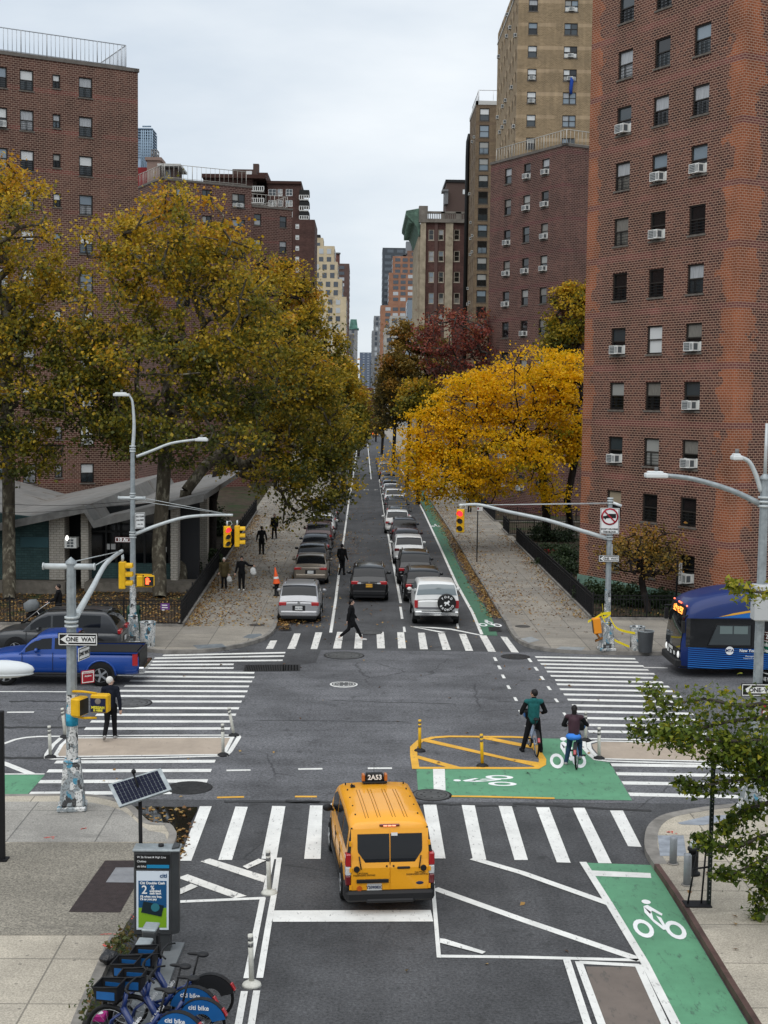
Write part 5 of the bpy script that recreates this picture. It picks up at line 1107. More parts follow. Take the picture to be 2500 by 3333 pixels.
L_LOCUST = leaf_mat('locust_leaves', [(.20, .20, .010), (.58, .40, .008), (.80, .46, .006), (.90, .52, .006), (.94, .60, .02)], .45)
L_RED = leaf_mat('red_leaves', [(.08, .03, .022), (.18, .04, .03), (.27, .06, .04), (.30, .11, .04), (.24, .13, .04)], .3)
L_BROWN = leaf_mat('brown_leaves', [(.05, .045, .014), (.12, .09, .02), (.21, .14, .024), (.32, .18, .025), (.36, .15, .025)], .3)
L_GREEN = leaf_mat('shrub_leaves', [(.010, .018, .008), (.02, .036, .012), (.034, .058, .02), (.06, .085, .03)], .2)
L_GINKGO = leaf_mat('ginkgo_leaves', [(.035, .06, .010), (.09, .135, .014), (.18, .215, .018), (.34, .31, .025), (.50, .38, .04)], .42)
B_PLANE = bark('plane_bark', (.075, .064, .047), (.24, .22, .165), 2.4); B_DARK = bark('dark_bark', (.022, .018, .016)); B_GREY = bark('grey_bark', (.07, .06, .052))
def gb(x, y): return g(*ml(x, y), KH)
def tr(*pts):
 return [at(*ml(x, y), Y) for x, y, Y in pts]
GP = 'plane trees in the left yard'
tree('plane_tree', 'yellow plane tree at the left edge with a straight mottled trunk', gb(20, 1296), tr((19, 1150, 66.5), (18, 950, 66.5), (12, 760, 66.5), (14, 640, 66.5)),
     [blob(20, 540, 140, 185, 66), blob(-80, 700, 170, 220, 66.), blob(70, 800, 105, 170, 65), blob(-40, 960, 150, 100, 65), blob(95, 930, 70, 100, 66.5)], L_PLANE, B_PLANE, 420, 36000, .19, .31, 1, GP, tgrad=.58, tbase=.16, drop=.2)
tree('plane_tree', 'biggest plane tree, its mottled trunk forking low behind the traffic light pole', gb(345, 1292), tr((343, 1180, 67), (352, 1060, 67), (358, 960, 67), (372, 860, 67)),
     [blob(370, 530, 150, 125, 66), blob(230, 660, 105, 185, 65), blob(440, 650, 160, 160, 67), blob(300, 800, 190, 140, 65), blob(500, 780, 130, 130, 67), blob(180, 880, 110, 90, 65), blob(390, 930, 190, 75, 65.5)], L_PLANE, B_PLANE, 620, 50000, .19, .34, 2, GP, tgrad=.6, tbase=.15, drop=.22)
tree('plane_tree', 'second plane tree from the far corner whose low branch hangs over the parked cars', gb(392, 1270), tr((392, 1150, 71), (402, 1060, 71), (440, 1010, 71.5), (500, 960, 73)),
     [blob(600, 820, 120, 130, 74), blob(660, 930, 115, 105, 76), blob(560, 980, 110, 60, 74), blob(690, 1040, 70, 70, 75), blob(640, 1100, 50, 40, 74), blob(745, 1010, 45, 55, 76), blob(600, 1030, 90, 45, 73)], L_PLANE, B_PLANE, 400, 29000, .19, .30, 3, GP, tgrad=.45, tbase=.17, drop=.2)
tree('plane_tree', 'plane tree with a dark trunk beside the left railing farther up the pavement', gb(456, 1192), tr((458, 1080, 89), (480, 980, 89), (540, 900, 88), (570, 860, 87)),
     [blob(590, 680, 100, 125, 88), blob(655, 700, 62, 110, 89), blob(640, 830, 90, 100, 87), blob(700, 760, 45, 90, 90)], L_PLANE, B_DARK, 300, 25000, .20, .33, 4, GP, tgrad=.55, tbase=.15, drop=.18)
GS = 'street trees along the far block'
def street_tree(label, px, Y, cx, cy, rx, ry, lm, seed, n=15000, ls=.28, tb=.15, tg=.5, bm=None, drop=.15, r0=.22):
 b = at(px*1.507, 1400, Y); b.z = KH
 c, r = blob(cx, cy, rx, ry, Y); c2, r2_ = blob(cx-rx*.25, cy+ry*.45, rx*.8, ry*.6, Y); c3, r3 = blob(cx+rx*.2, cy+ry*.2, rx*.8, ry*.7, Y)
 top = Vector((b.x+(c[0]-b.x)*.6, Y, b.z+(c[2]-b.z)*.75))
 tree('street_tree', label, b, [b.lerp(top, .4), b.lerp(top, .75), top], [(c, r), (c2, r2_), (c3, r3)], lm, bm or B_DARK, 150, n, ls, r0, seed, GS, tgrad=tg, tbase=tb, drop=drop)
street_tree('olive street tree at the pavement edge just beyond the plane trees', 722, 112, 720, 880, 60, 130, L_PLANE, 11, 15000)
street_tree('olive street tree farther along the left kerb behind the overhanging branch', 742, 140, 745, 890, 48, 100, L_PLANE, 12, 11000, tb=.1)
street_tree('dark olive street tree of the left kerb halfway up the block', 758, 180, 760, 905, 38, 75, L_BROWN, 13, 9000, ls=.3)
street_tree('reddish small street tree at the far end of the left tree row', 775, 240, 778, 880, 28, 55, L_RED, 14, 6000, ls=.35, tb=.3)
street_tree('brown street tree closing the left row near the street gap', 780, 330, 785, 900, 22, 45, L_BROWN, 15, 5000, ls=.4)
street_tree('golden brown street tree at right of the street gap before the stone loft', 880, 150, 893, 790, 72, 95, L_BROWN, 16, 20000, tb=.2)
street_tree('olive brown street tree leaning over the far parked cars on the right', 850, 175, 858, 830, 45, 90, L_BROWN, 17, 11000, tb=.1)
street_tree('thin bare brown street tree beside the street gap on the right', 825, 230, 832, 870, 26, 70, L_BROWN, 18, 6000, ls=.33, drop=.35)
street_tree('brown tree at the far end of the right tree row', 812, 330, 815, 890, 18, 45, L_BROWN, 19, 4000, ls=.4)
street_tree('green leaved street tree low behind the yellow locust', 905, 128, 905, 860, 45, 45, L_PLANE, 20, 7000, tb=.2)
tree('red_maple', 'half bare red maple with many grey twigs below the dark red brick block', gb(1080, 1010), tr((1080, 900, 128), (1085, 830, 128), (1090, 790, 128)),
     [blob(985, 735, 95, 75, 126), blob(1090, 725, 90, 65, 128), blob(1170, 735, 70, 60, 128), blob(960, 790, 50, 40, 126)], L_RED, B_GREY, 460, 13000, .26, .34, 21, tgrad=.2, tbase=.25, drop=.35)
tree('yellow_maple', 'yellow green tree wedged between the red maple and the brick tower', gb(1240, 1000), tr((1238, 850, 116), (1235, 760, 116)), [blob(1240, 680, 55, 75, 116), blob(1215, 740, 35, 40, 116)], L_PLANE, B_DARK, 150, 8000, .28, .25, 22, tgrad=.5, tbase=.3)
tree('honey_locust', 'bright yellow honey locust over the right pavement, left of the brick tower', gb(1183, 1168), tr((1178, 1080, 95), (1170, 1010, 93), (1150, 940, 92)),
     [blob(1200, 810, 60, 75, 93), blob(1120, 845, 110, 85, 91), blob(1010, 880, 85, 75, 90), blob(930, 930, 65, 60, 89), blob(890, 990, 62, 45, 88), blob(960, 1020, 90, 55, 88), blob(1080, 990, 130, 70, 89), blob(1190, 940, 75, 90, 92), blob(1200, 1060, 50, 40, 91), blob(930, 1065, 60, 25, 88), blob(1050, 1070, 60, 30, 89), blob(1220, 760, 34, 30, 94)],
     L_LOCUST, B_DARK, 620, 46000, .19, .30, 23, clump=.62, tgrad=.28, tbase=.38, flatz=.36, drop=.16, shell=.35)
tree('honey_locust', 'dark leaning second locust trunk near the brick tower corner', gb(1235, 1150), tr((1225, 1080, 92), (1245, 980, 92), (1250, 900, 92)), [blob(1235, 850, 30, 50, 92), blob(1235, 960, 25, 40, 92)], L_LOCUST, B_DARK, 60, 3500, .2, .24, 24, tgrad=.2, tbase=.4, flatz=.4)
tree('crab_apple_tree', 'small crooked tree with sparse ochre leaves in front of the brick tower', g(*cH(905, 775), KH), [at(*cH(870, 640), 63.), at(*cH(855, 560), 63.)], [((lambda c: (c.x, c.y, c.z))(at(*cH(x, y), 63.)), (rx, rx, rz)) for x, y, rx, rz in ((790, 320, 1.2, .8), (900, 330, 1.5, 1.0), (850, 420, 1.9, .9), (960, 440, 1.0, .9), (760, 400, .8, .7))],
     L_BROWN, B_DARK, 260, 3800, .14, .16, 25, clump=.28, tgrad=.3, tbase=.35, drop=.25)
def shrub(label, p, r, lm, seed, n=1500, ls=.14, tb=.2, name='shrub', group='shrubs in the yards'):
 rng = np.random.default_rng(seed); T = thing(name, label, 'shrub', p, group=group); d = rng.normal(size=(n, 3)); d /= np.linalg.norm(d, axis=1)[:, None]
 k = rng.uniform(.5, 1.05, n)[:, None]; lump = 1+.25*np.sin(d[:, :1]*5+seed)*np.cos(d[:, 1:2]*4+seed*2)
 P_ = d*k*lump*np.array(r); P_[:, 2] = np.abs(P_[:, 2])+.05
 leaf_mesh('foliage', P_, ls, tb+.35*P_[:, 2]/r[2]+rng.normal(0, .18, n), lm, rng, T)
 mb = MB()
 for i in range(7): a = i*.9; mb.tube([(0, 0, 0), (r[0]*.6*math.cos(a), r[1]*.6*math.sin(a), r[2]*.75)], [.03, .01], 4)
 mb.build('stems', B_DARK, T)
sp = [(cH(560, 690), 1.1, .9, 'green shrub behind the pole wrapped in yellow tape'), (cH(690, 710), 1.0, .95, 'green shrub left of the crooked small tree'), (cH(800, 725), 1.0, .9, 'green shrub at the foot of the crooked small tree'), (cH(985, 735), 1.0, .8, 'green shrub right of the crooked small tree'),
      (cE(870, 700), .9, 1.3, 'tall dark shrub in the right yard near the gate gap'), (cE(1010, 850), 1.3, .7, 'dark shrub with red flowers beside it in the right yard'), (cE(1090, 700), 1.2, .8, 'dark shrub beneath the leaning locust trunk'), (cE(1180, 1050), 1.1, .7, 'low dark shrub against the brick tower corner'), (cE(1000, 960), 1.1, .6, 'low shrub close behind the right railing'), (cE(1120, 900), 1.0, .75, 'rounded dark shrub before the brick tower')]
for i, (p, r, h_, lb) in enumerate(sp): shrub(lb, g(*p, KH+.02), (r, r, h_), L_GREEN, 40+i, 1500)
shrub('red flowering plants among dark shrubs in the right yard', g(*cE(1010, 880), KH+.02), (.9, .4, .45), leaf_mat('red_flowers', [(.03, .03, .012), (.2, .01, .015), (.35, .015, .02)]), 60, 400, .11, name='flowering_plant')
for i, (x, y, lb) in enumerate(((940, 330, 'dark evergreen shrub beside the last plane tree'), (905, 470, 'dark shrub near the planter end in the left yard'))): shrub(lb, g(*cP(x, y+70), KH), (1.2, 1.2, 2.2 if i == 0 else 1.), L_GREEN, 70+i, 2500, .16, tb=.3)
# ginkgo at the right foreground: its trunk stands just outside the picture
def ginkgo():
 rng = np.random.default_rng(5); Y = 24.6; base = at(1800*1.507, 2500, Y); base.z = KH; T = thing('ginkgo_tree', 'green ginkgo reaching in from the right edge over the near right corner', 'tree', base)
 top = Vector((base.x-.1, Y, 6.6)); mb = MB(); mb.tube([Vector((0, 0, 0)), Vector((-.05, .02, 2.2)), Vector((-.1, 0, 4.4)), top-base], [.17, .14, .1, .05], 8); mb.build('trunk', B_GREY, T)
 br = [[(1700, 1560), (1600, 1555), (1500, 1575), (1430, 1580), (1372, 1572)], [(1700, 1520), (1600, 1525), (1520, 1510), (1440, 1520), (1400, 1480)], [(1720, 1600), (1640, 1600), (1560, 1600), (1480, 1590), (1440, 1580)], [(1720, 1640), (1660, 1650), (1600, 1640), (1540, 1630)],
          [(1720, 1700), (1640, 1680), (1560, 1690), (1500, 1700), (1470, 1680)], [(1720, 1720), (1640, 1740), (1590, 1760), (1562, 1790)], [(1730, 1800), (1650, 1805), (1590, 1830), (1530, 1820), (1505, 1800)], [(1730, 1830), (1650, 1855), (1590, 1885), (1550, 1885)], [(1720, 1850), (1660, 1890), (1640, 1960), (1628, 2010)],
          [(1720, 1270), (1650, 1280), (1600, 1270), (1580, 1255)], [(1720, 2040), (1660, 2060), (1630, 2045)], [(1720, 2110), (1650, 2080), (1620, 2085)], [(1720, 1660), (1650, 1640), (1610, 1620), (1570, 1600)], [(1730, 1900), (1680, 1920), (1650, 1900), (1630, 1880)]]
 w = [1., .9, 1.3, 1.2, .8, .8, .7, .6, .7, .35, .12, .12, 1.2, .5]; P_ = []; mb = MB()
 for pl, wt in zip(br, w):
  dy = rng.uniform(-.5, .35); q = [at(*ml(*p), Y+dy+rng.uniform(-.1, .1)) for p in pl]; h0 = Vector((base.x-.08, Y, min(6.4, max(2.2, q[0].z-.5)))); q = smooth_pts([h0]+q, 4); mb.tube([p-base for p in q], [.05*(1-i/len(q))+.006 for i in range(len(q))], 5)
  for i in range(int(760*wt)):
   t = rng.uniform(.12, 1)**.8*(len(q)-1); i0 = min(int(t), len(q)-2); p = q[i0].lerp(q[i0+1], t-i0); th = .24*(1-.6*t/(len(q)-1))*(1.35 if wt > .8 else .8)
   P_.append((p.x+rng.normal()*th, p.y+rng.normal()*th, p.z+rng.normal()*th*.8-.05))
 mb.build('branches', B_GREY, T); P_ = np.array(P_); tone = .28+.5*(P_[:, 2]-5.5)/2.5*.6+rng.normal(0, .2, len(P_)); tone = .42+rng.normal(0, .22, len(P_))+np.clip((P_[:, 2]-4.6)*.12, -.2, .2)
 leaf_mesh('crown', P_-np.array(base), .098, tone, L_GINKGO, rng, T, fan=True, up_=.5)
ginkgo()
# fallen leaves: drifts along kerbs, railings and yards, thin elsewhere
def litter():
 rng = np.random.default_rng(9); P_ = []
 def drift(a, b, n, w, z, pw=1.):
  t = rng.uniform(size=n)**pw; s_ = np.abs(rng.normal(size=n))*w; a, b = np.array(a), np.array(b); d = b-a; nn = np.array([-d[1], d[0]])/np.hypot(d[0], d[1])
  q = a[None, :2]+d[None, :2]*t[:, None]+nn[None]*s_[:, None]; P_.append(np.c_[q, np.full(n, z)+rng.uniform(0, .03, n)])
 A = lambda v: (v.x, v.y)
 k0, k1 = g(*cE(440, 1540)), g(*cE(0, 790)); k2 = Vector((k1.x+(k1.x-k0.x)*1.2, k1.y+(k1.y-k0.y)*1.2, 0))
 drift(A(k0), A(k1), 2600, .28, .01); drift(A(k1), A(k2), 1800, .35, .01); drift(A(k1), A(k0), 900, 1.4, KH, 1.); drift(A(k2), A(k1), 1400, 1.6, KH)
 drift(A(FR0+Vector((-.15, 0, 0))), A(FR1+Vector((-.15, 0, 0))), 900, .45, KH);
 drift(A(FL1+Vector((.1, 0, 0))), A(FL0+Vector((.1, 0, 0))), 1800, .4, KH); e1 = ext(FL0, FL1, 130); drift(A(e1), A(FL0), 4200, 2.3, KH, .6)
 l0, l1 = g(*cG(195, 1075)), g(*cG(300, 730)); drift(A(l1), A(l0), 1300, .8, KH); drift(A(l0), A(l1), 500, .3, .01); P_[-1][:, 0] += .5; l2 = l1+(l1-l0)*1.3; drift(A(l2), A(l1), 2600, 1.6, KH)
 drift(A(l0+Vector((.3, -.2, 0))), A(l1+Vector((.6, 0, 0))), 200, .35, .012)
 def area(x0, x1, y0, y1, n, z): P_.append(np.c_[rng.uniform(x0, x1, n), rng.uniform(y0, y1, n), np.full(n, z)+rng.uniform(0, .03, n)])
 area(-3.8, 6., 58, 130, 700, .012); area(-26, FL0.x-.3, FL0.y+.5, 68, 6500, KH+.03); area(FR0.x+.3, 20, FR0.y+.3, 75, 700, KH+.03); area(-9, -4, 58, 75, 260, KH+.01); area(7, 11, 56, 72, 220, KH+.01); area(-6, 9, 22, 33, 16, .012); area(-8, 8, 34, 56, 60, .012)
 for _ in range(60): p = g(*cA(rng.uniform(930, 1270), rng.uniform(1160, 1300))); P_.append(np.array([[p.x, p.y, .016]]))
 for _ in range(70): p = g(*cA(rng.uniform(1130, 1230), rng.uniform(1290, 1500))); P_.append(np.array([[p.x, p.y, .016]]))
 area(6.5, 9, 22, 28, 14, KH+.006)
 P2 = np.concatenate(P_); leaf_mesh('fallen_leaves', P2, .115, rng.uniform(.15, 1, len(P2)), leaf_mat('fallen_leaf', [(.05, .025, .012), (.12, .055, .02), (.22, .11, .03), (.33, .19, .05), (.40, .28, .10)], .1), rng, None, up_=1.6, kind='stuff')
litter()
# weeds in the kerb joint by the bike dock, yard undergrowth
rng = np.random.default_rng(77); P_ = []
for x, y in [(690, 1310), (720, 1290), (760, 1240), (790, 1215), (810, 1200), (700, 1270), (570, 1600), (560, 1640), (545, 1690), (585, 1550), (750, 1330), (735, 1210)]:
 p = g(*cI(x, y), KH)
 for _ in range(34): P_.append((p.x+rng.normal()*.1, p.y+rng.normal()*.14, KH+abs(rng.normal())*.11+.02))
leaf_mesh('kerb_weeds', np.array(P_), .085, rng.uniform(.2, 1, len(P_)), leaf_mat('weed_leaves', [(.02, .035, .01), (.05, .075, .02), (.10, .11, .03), (.16, .09, .03)]), rng, None, kind='stuff')
n = 5000; P_ = np.c_[rng.uniform(FR0.x+.3, 26, n), rng.uniform(FR0.y+.3, 96, n), KH+np.abs(rng.normal(size=n))*.12]
leaf_mesh('ground_cover', P_, .15, rng.uniform(0, .8, n), L_GREEN, rng, None, kind='stuff')
# ================================================================== vehicles (forward is local +Y, origin on the ground under the middle)
def carpaint(name, c, metal=.0, rough=.28): return mat(name, c, rough, metal=metal, coat=.35, var=.06, scale=.8)
M_TYRE = mat('tyre_rubber', (.012, .012, .012), .85, var=.3, scale=6.); M_RIM = mat('rim_alloy', (.40, .41, .42), .35, metal=.8); M_RIMD = mat('rim_dark', (.05, .05, .05), .4, metal=.5)
M_CGL = mat('car_glass', (.008, .009, .011), .05, spec=.35); M_TRIM = mat('black_plastic', (.014, .014, .015), .55); M_TAIL = mat('tail_lamp_red', (.36, .012, .015), .2, coat=.6); M_TAILD = mat('tail_lamp_dark', (.13, .008, .01), .2, coat=.6)
M_LAMPW = mat('lamp_clear', (.55, .56, .56), .15, coat=.6); M_CHROME = mat('chrome', (.55, .56, .57), .18, metal=1.); M_PLATE = mat('plate_white', (.62, .62, .60), .5); M_PLATEY = mat('plate_orange', (.70, .36, .04), .5); M_INK = mat('ink_dark_blue', (.02, .03, .08), .6); M_WHT = mat('lettering_white', (.78, .78, .77), .6); M_BLK = mat('lettering_black', (.01, .01, .01), .6)
def ease(t): t = max(0., min(1., t)); return t*t*(3-2*t)
class Car:
 def __init__(s, name, label, cat, loc, rz, paint, Ln, Wd, H, belt=.95, hood=.98, zb=.24, yr0=None, yr1=None, yf1=None, yf0=None, tumble=.15, box=0., deck=None, group=None, wheel=.34, axles=None, glass=None, rim=None, rw=(.35, .93), nose=.2, rear_in=.05, wbelt=.94, sidey=None, pillars=None, roofcol=None, detail=True, roof_r=.09):
  s.T = thing(name, label, cat, loc, rz, group); s.L, s.W, s.H, s.belt, s.hood, s.zb = Ln, Wd, H, belt, hood, zb
  h = Ln/2; s.yr0, s.yr1, s.yf1, s.yf0 = yr0, yr1, yf1, yf0; s.tb = tumble; s.wb = Wd/2*wbelt; s.deck = deck or belt; s.rr = roof_r; s.paint = paint; gl = glass or M_CGL
  # lower body
  st = [(-h, .86, .10, .10), (-h+.03, .92, .05, .06), (-h+.10, .965, .02, .03), (-h+.3, .99, 0, 0), (-h+.9, 1, 0, 0), (-.6, 1, 0, 0), (.6, 1, 0, 0), (h-1.0, .99, 0, 0), (h-.45, .965, 0, .02), (h-.16, .90, .05, nose*.4), (h-.05, .82, .09, nose*.75), (h, .72, .14, nose)]
  tpl = [(0, 0), (.80, 0), (.93, .05), (.985, .22), (1., .5), (.985, .75), (.955, .90), (.90, .965), (.78, 1.0), (.45, 1.02), (0, 1.025)]
  mb = MB(); k = len(tpl); o = 0; s.st = st; rings = []
  for y, w, bu, td in st:
   zt = s.top(y)-td; zbb = zb+bu; ring = [Vector((sx*u*w*Wd/2, y, zbb+(zt-zbb)*v)) for sx, seq in ((1, tpl), (-1, tpl[-2:0:-1])) for u, v in seq]; rings.append(ring)
  nr_ = len(rings[0])
  vs = [v for r in rings for v in r]; fs = []
  for i in range(len(rings)-1):
   for j in range(nr_): fs.append((i*nr_+j, i*nr_+(j+1) % nr_, (i+1)*nr_+(j+1) % nr_, (i+1)*nr_+j))
  mb.add(vs, fs, 0, True); mb.add(rings[0], [list(range(nr_))[::-1]]); mb.add(rings[-1], [list(range(nr_))])
  # cabin
  ys = [yr0+(yr1-yr0)*i/5 for i in range(5)]+[yr1+(yf1-yr1)*i/4 for i in range(4)]+[yf1+(yf0-yf1)*i/5 for i in range(6)]
  ss = [0, .12, .25, .38, .46, .52, .6, .75, .9, 1.]; full = [(x, 1) for x in ss]+[(x, -1) for x in ss[-2::-1]]
  V = [s.cab(y, q, sd) for y in ys for q, sd in full]; m_ = len(full); F_ = [(i*m_+j, i*m_+j+1, (i+1)*m_+j+1, (i+1)*m_+j) for i in range(len(ys)-1) for j in range(m_-1)]
  mb.add(V, F_, 1 if roofcol else 0, True); s.body = mb.build('body', [paint, roofcol] if roofcol else paint, s.T, fixn=True)
  # glass
  s.patch('rear_window', yr0+(yr1-yr0)*rw[0], yr0+(yr1-yr0)*rw[1], .56, gl, -1); s.patch('windshield', yf0-(yf0-yf1)*.12, yf0-(yf0-yf1)*.92, .56, gl, 1)
  for a, b in (sidey or ((yr0+.45*(yr1-yr0)+.12, -.1), (-.02, yf0-.35))):
   for sd in (1, -1):
    g_ = MB(); n = 8; P_ = []
    for i in range(n+1):
     for q in (.14, .24, .34, .42): P_.append(s.cab(a+(b-a)*i/n, q, sd)+Vector((.007*sd, 0, .002)))
    g_.add(P_, [(i*4+j, (i+1)*4+j, (i+1)*4+j+1, i*4+j+1) if sd > 0 else (i*4+j, i*4+j+1, (i+1)*4+j+1, (i+1)*4+j) for i in range(n) for j in range(3)], 0, True); g_.build('side_window', gl, s.T)
  # wheels
  s.ax = axles or (-h+.9, h-.92); rim = rim or M_RIM
  key = ('wheel', wheel)
  for y in s.ax:
   for sd in (1, -1):
    x = sd*(Wd/2-.1); a = MB(); pts = [(sd*(Wd/2+.004), y+(wheel+.085)*math.cos(t), wheel+(wheel+.085)*math.sin(t)) for t in [math.pi*(-.1+1.2*i/14) for i in range(15)]]
    a.prism(pts, (-sd*.3, 0, 0)); a.build('wheel_arch', M_TRIM, s.T, fixn=True)
    w = MB(); w.lathe([(wheel*.62, -.11), (wheel*.93, -.11), (wheel, -.07), (wheel, .07), (wheel*.93, .11), (wheel*.62, .11)], n=20, axis=(1, 0, 0)); wo = w.build('wheel', M_TYRE, s.T, loc=(x+sd*.02, y, wheel))
    r = MB(); r.lathe([(wheel*.64, sd*.09), (wheel*.60, sd*.115), (wheel*.56, sd*.10)], n=20, axis=(1, 0, 0), caps=False); r.cyl((sd*.08, 0, 0), (sd*.12, 0, 0), wheel*.17, n=10)
    for i in range(5): t = i*1.2566; r.box((sd*.105, wheel*.38*math.cos(t), wheel*.38*math.sin(t)), (.03, wheel*.46, wheel*.17), rot=Matrix.Rotation(t, 3, 'X'))
    r.cyl((sd*.07, 0, 0), (sd*.075, 0, 0), wheel*.6, n=16, mi=1); r.build('rim', [rim, M_RIMD], wo)
  if detail:
   for sd in (1, -1):
    m = MB(); m.ball((sd*(Wd/2+.1), yf0-.62, belt+.1), (.12, .07, .085), 8); m.cyl((sd*(Wd/2-.08), yf0-.6, belt+.03), (sd*(Wd/2+.06), yf0-.62, belt+.07), .03, n=6); m.build('mirror', paint if name != 'taxi' else M_TRIM, s.T)
    l_ = MB(); l_.ball((sd*Wd/2*.78, h-.17, hood-.26), (.17, .13, .085), 10); l_.build('headlight', M_LAMPW, s.T)
 def top(s, y):
  h = s.L/2
  if y > s.yf0: return s.hood-.10*((y-s.yf0)/(h-s.yf0))**1.5 if s.yf0 < h else s.hood
  if y < s.yr0: return s.deck
  t = ease((y-s.yf0+.8)/.8) if y > s.yf0-.8 else 0; return s.belt+(s.hood-s.belt)*t
 def zr(s, y):
  if y < s.yr1: t = max(0., (y-s.yr0)/(s.yr1-s.yr0)); e = math.sin(t*math.pi/2)**.9; return (s.deck-.03)+(s.H-.02-s.deck)*e
  if y > s.yf1: t = max(0., (s.yf0-y)/(s.yf0-s.yf1)); e = math.sin(t*math.pi/2)**.95; return (s.hood-.05)+(s.H-.04-s.hood)*e
  t = (y-s.yr1)/(s.yf1-s.yr1); return s.H-.02*(1-t)-.04*t+.035*math.sin(math.pi*t)
 def cab(s, y, q, sd):
  z1 = s.zr(y); b = s.belt-.06; r = s.rr; hw = lambda z: s.wb*(1-s.tb*max(0., z-s.belt)/(s.H-s.belt)*.8)
  if q <= .46: z = b+(max(z1-r, b+.01)-b)*q/.46; x = hw(z)
  elif q <= .6: t = (q-.46)/.14; z0 = max(z1-r, b+.01); z = z0+(z1-z0)*math.sin(t*math.pi/2)*.95; x = hw(z0)-.12*(1-math.cos(t*math.pi/2))
  else: t = (q-.6)/.4; z0 = max(z1-r, b+.01); z = z0+(z1-z0)*.95+.03*math.sin(t*math.pi/2); x = (hw(z0)-.12)*(1-t)
  return Vector((sd*x, y, z))
 def patch(s, name, ya, yb, q0, m, d):
  g_ = MB(); n = 6; P_ = []; qs = [q0, .64, .75, .9, 1.]; full = [(x, 1) for x in qs]+[(x, -1) for x in qs[-2::-1]]; k = len(full)
  for i in range(n+1):
   for q, sd in full: P_.append(s.cab(ya+(yb-ya)*i/n, q, sd)+Vector((0, .008*d, .008)))
  g_.add(P_, [(i*k+j, i*k+j+1, (i+1)*k+j+1, (i+1)*k+j) for i in range(n) for j in range(k-1)], 0, True); return g_.build(name, m, s.T, fixn=True)
 def box(s, name, c, d, m, bevel=.015, rot=None): mb = MB(); mb.box(c, d, rot=rot); return mb.build(name, m, s.T, bevel=bevel)
 def rear(s, tail='corner', tz=.86, plate='NY', pz=.66, bumper=None, bz=.46, rails=False, tw=.3, th=.17, tm=None):
  h, W = s.L/2, s.W
  for sd in (1, -1): s.box('taillight', (sd*(W/2*.97-tw/2-.02), -h+.055, tz), (tw, .14, th), tm or M_TAIL, .03)
  s.box('rear_bumper', (0, -h+.02, bz), (W*.88, .17, .24), bumper or s.paint, .05)
  s.box('bumper_skirt', (0, -h+.05, bz-.17), (W*.84, .16, .14), M_TRIM, .03)
  pl = s.box('licence_plate', (0, -h-.025, pz), (.32, .02, .165), M_PLATEY if plate == 'orange' else M_PLATE, .004)
  s.box('plate_recess', (0, -h+.0, pz), (.56, .03, .24), M_TRIM, .01)
  if rails:
   for sd in (1, -1): mb = MB(); mb.tube([(sd*s.wb*.74, s.yr1+.1+(s.yf1-s.yr1-.1)*i/5, s.H+(.01 if i in (0, 5) else .055)) for i in range(6)], .022, 6); mb.build('roof_rail', rails if not isinstance(rails, bool) else M_CHROME, s.T)
  return s
def suv(label, loc, paint, rz=0., Ln=4.6, Wd=1.84, H=1.68, tail=None, group='cars parked along the street', name='parked_car', **k):
 h = Ln/2; c = Car(name, label, 'car', loc, rz, paint, Ln, Wd, H, belt=1.0, hood=1.05, zb=.3, yr0=-h+.05, yr1=-h+.62, yf1=.35, yf0=1.25, group=group, wheel=.36, rw=(.22, .86), sidey=((-h+.75, -.75), (-.68, .12), (.2, .95)), **k)
 return c
def sedan(label, loc, paint, rz=0., Ln=4.85, Wd=1.83, H=1.45, group='cars parked along the street', name='parked_car', **k):
 h = Ln/2; return Car(name, label, 'car', loc, rz, paint, Ln, Wd, H, belt=.92, hood=.95, zb=.22, yr0=-h+.5, yr1=-h+1.45, yf1=.2, yf0=1.2, deck=.98, group=group, wheel=.33, rw=(.12, .86), tumble=.2, sidey=((-h+1.1, -.42), (-.35, .98)), **k)
P_BLACK = carpaint('paint_black', (.008, .008, .009)); P_SILVER = carpaint('paint_silver', (.36, .36, .37), .4); P_TAN = carpaint('paint_champagne', (.24, .205, .165), .4); P_WHITE = carpaint('paint_white', (.70, .70, .68)); P_GREY = carpaint('paint_dark_grey', (.045, .047, .05), .3); P_MAROON = carpaint('paint_maroon', (.05, .008, .010)); P_BLUEB = carpaint('paint_blue_black', (.012, .016, .028)); P_YEL = carpaint('paint_taxi_yellow', (.80, .34, .004), rough=.4); P_BLUE = carpaint('paint_blue', (.004, .05, .27), .1); P_LGREY = carpaint('paint_grey', (.20, .205, .21), .3)
# --- parked cars, left kerb
XL = -2.85
def row(px, Y, Ln): p = g(px, 1308+43126/Y); return (p.x, Y+Ln/2-.9, 0)
a = g(*cG(342, 1017)); c = suv('silver hatchback parked nearest the left corner, by the hydrant with a cone', (a.x, a.y+1.35, 0), P_SILVER, Ln=4.43); c.rear(tz=.88, pz=.70, rails=True, tw=.34)
b = MB(); b.cyl((0, -2.22, .93), (0, -2.235, .93), .06, n=14); b.build('tailgate_badge', M_CHROME, c.T); text('HAL 9131', .085, M_INK, c.T, (0, -2.255, .70), (R(90), 0, 0))
a = g(*cG(415, 773)); c = sedan('champagne sedan with a dark licence plate parked behind the silver hatchback', (a.x, a.y+1.5, 0), P_TAN, Ln=4.96); c.rear(tz=.86, pz=.68, tw=.4, th=.14);
b = MB(); b.box((0, -2.49, .88), (1.1, .02, .03)); b.build('trunk_trim', M_CHROME, c.T)
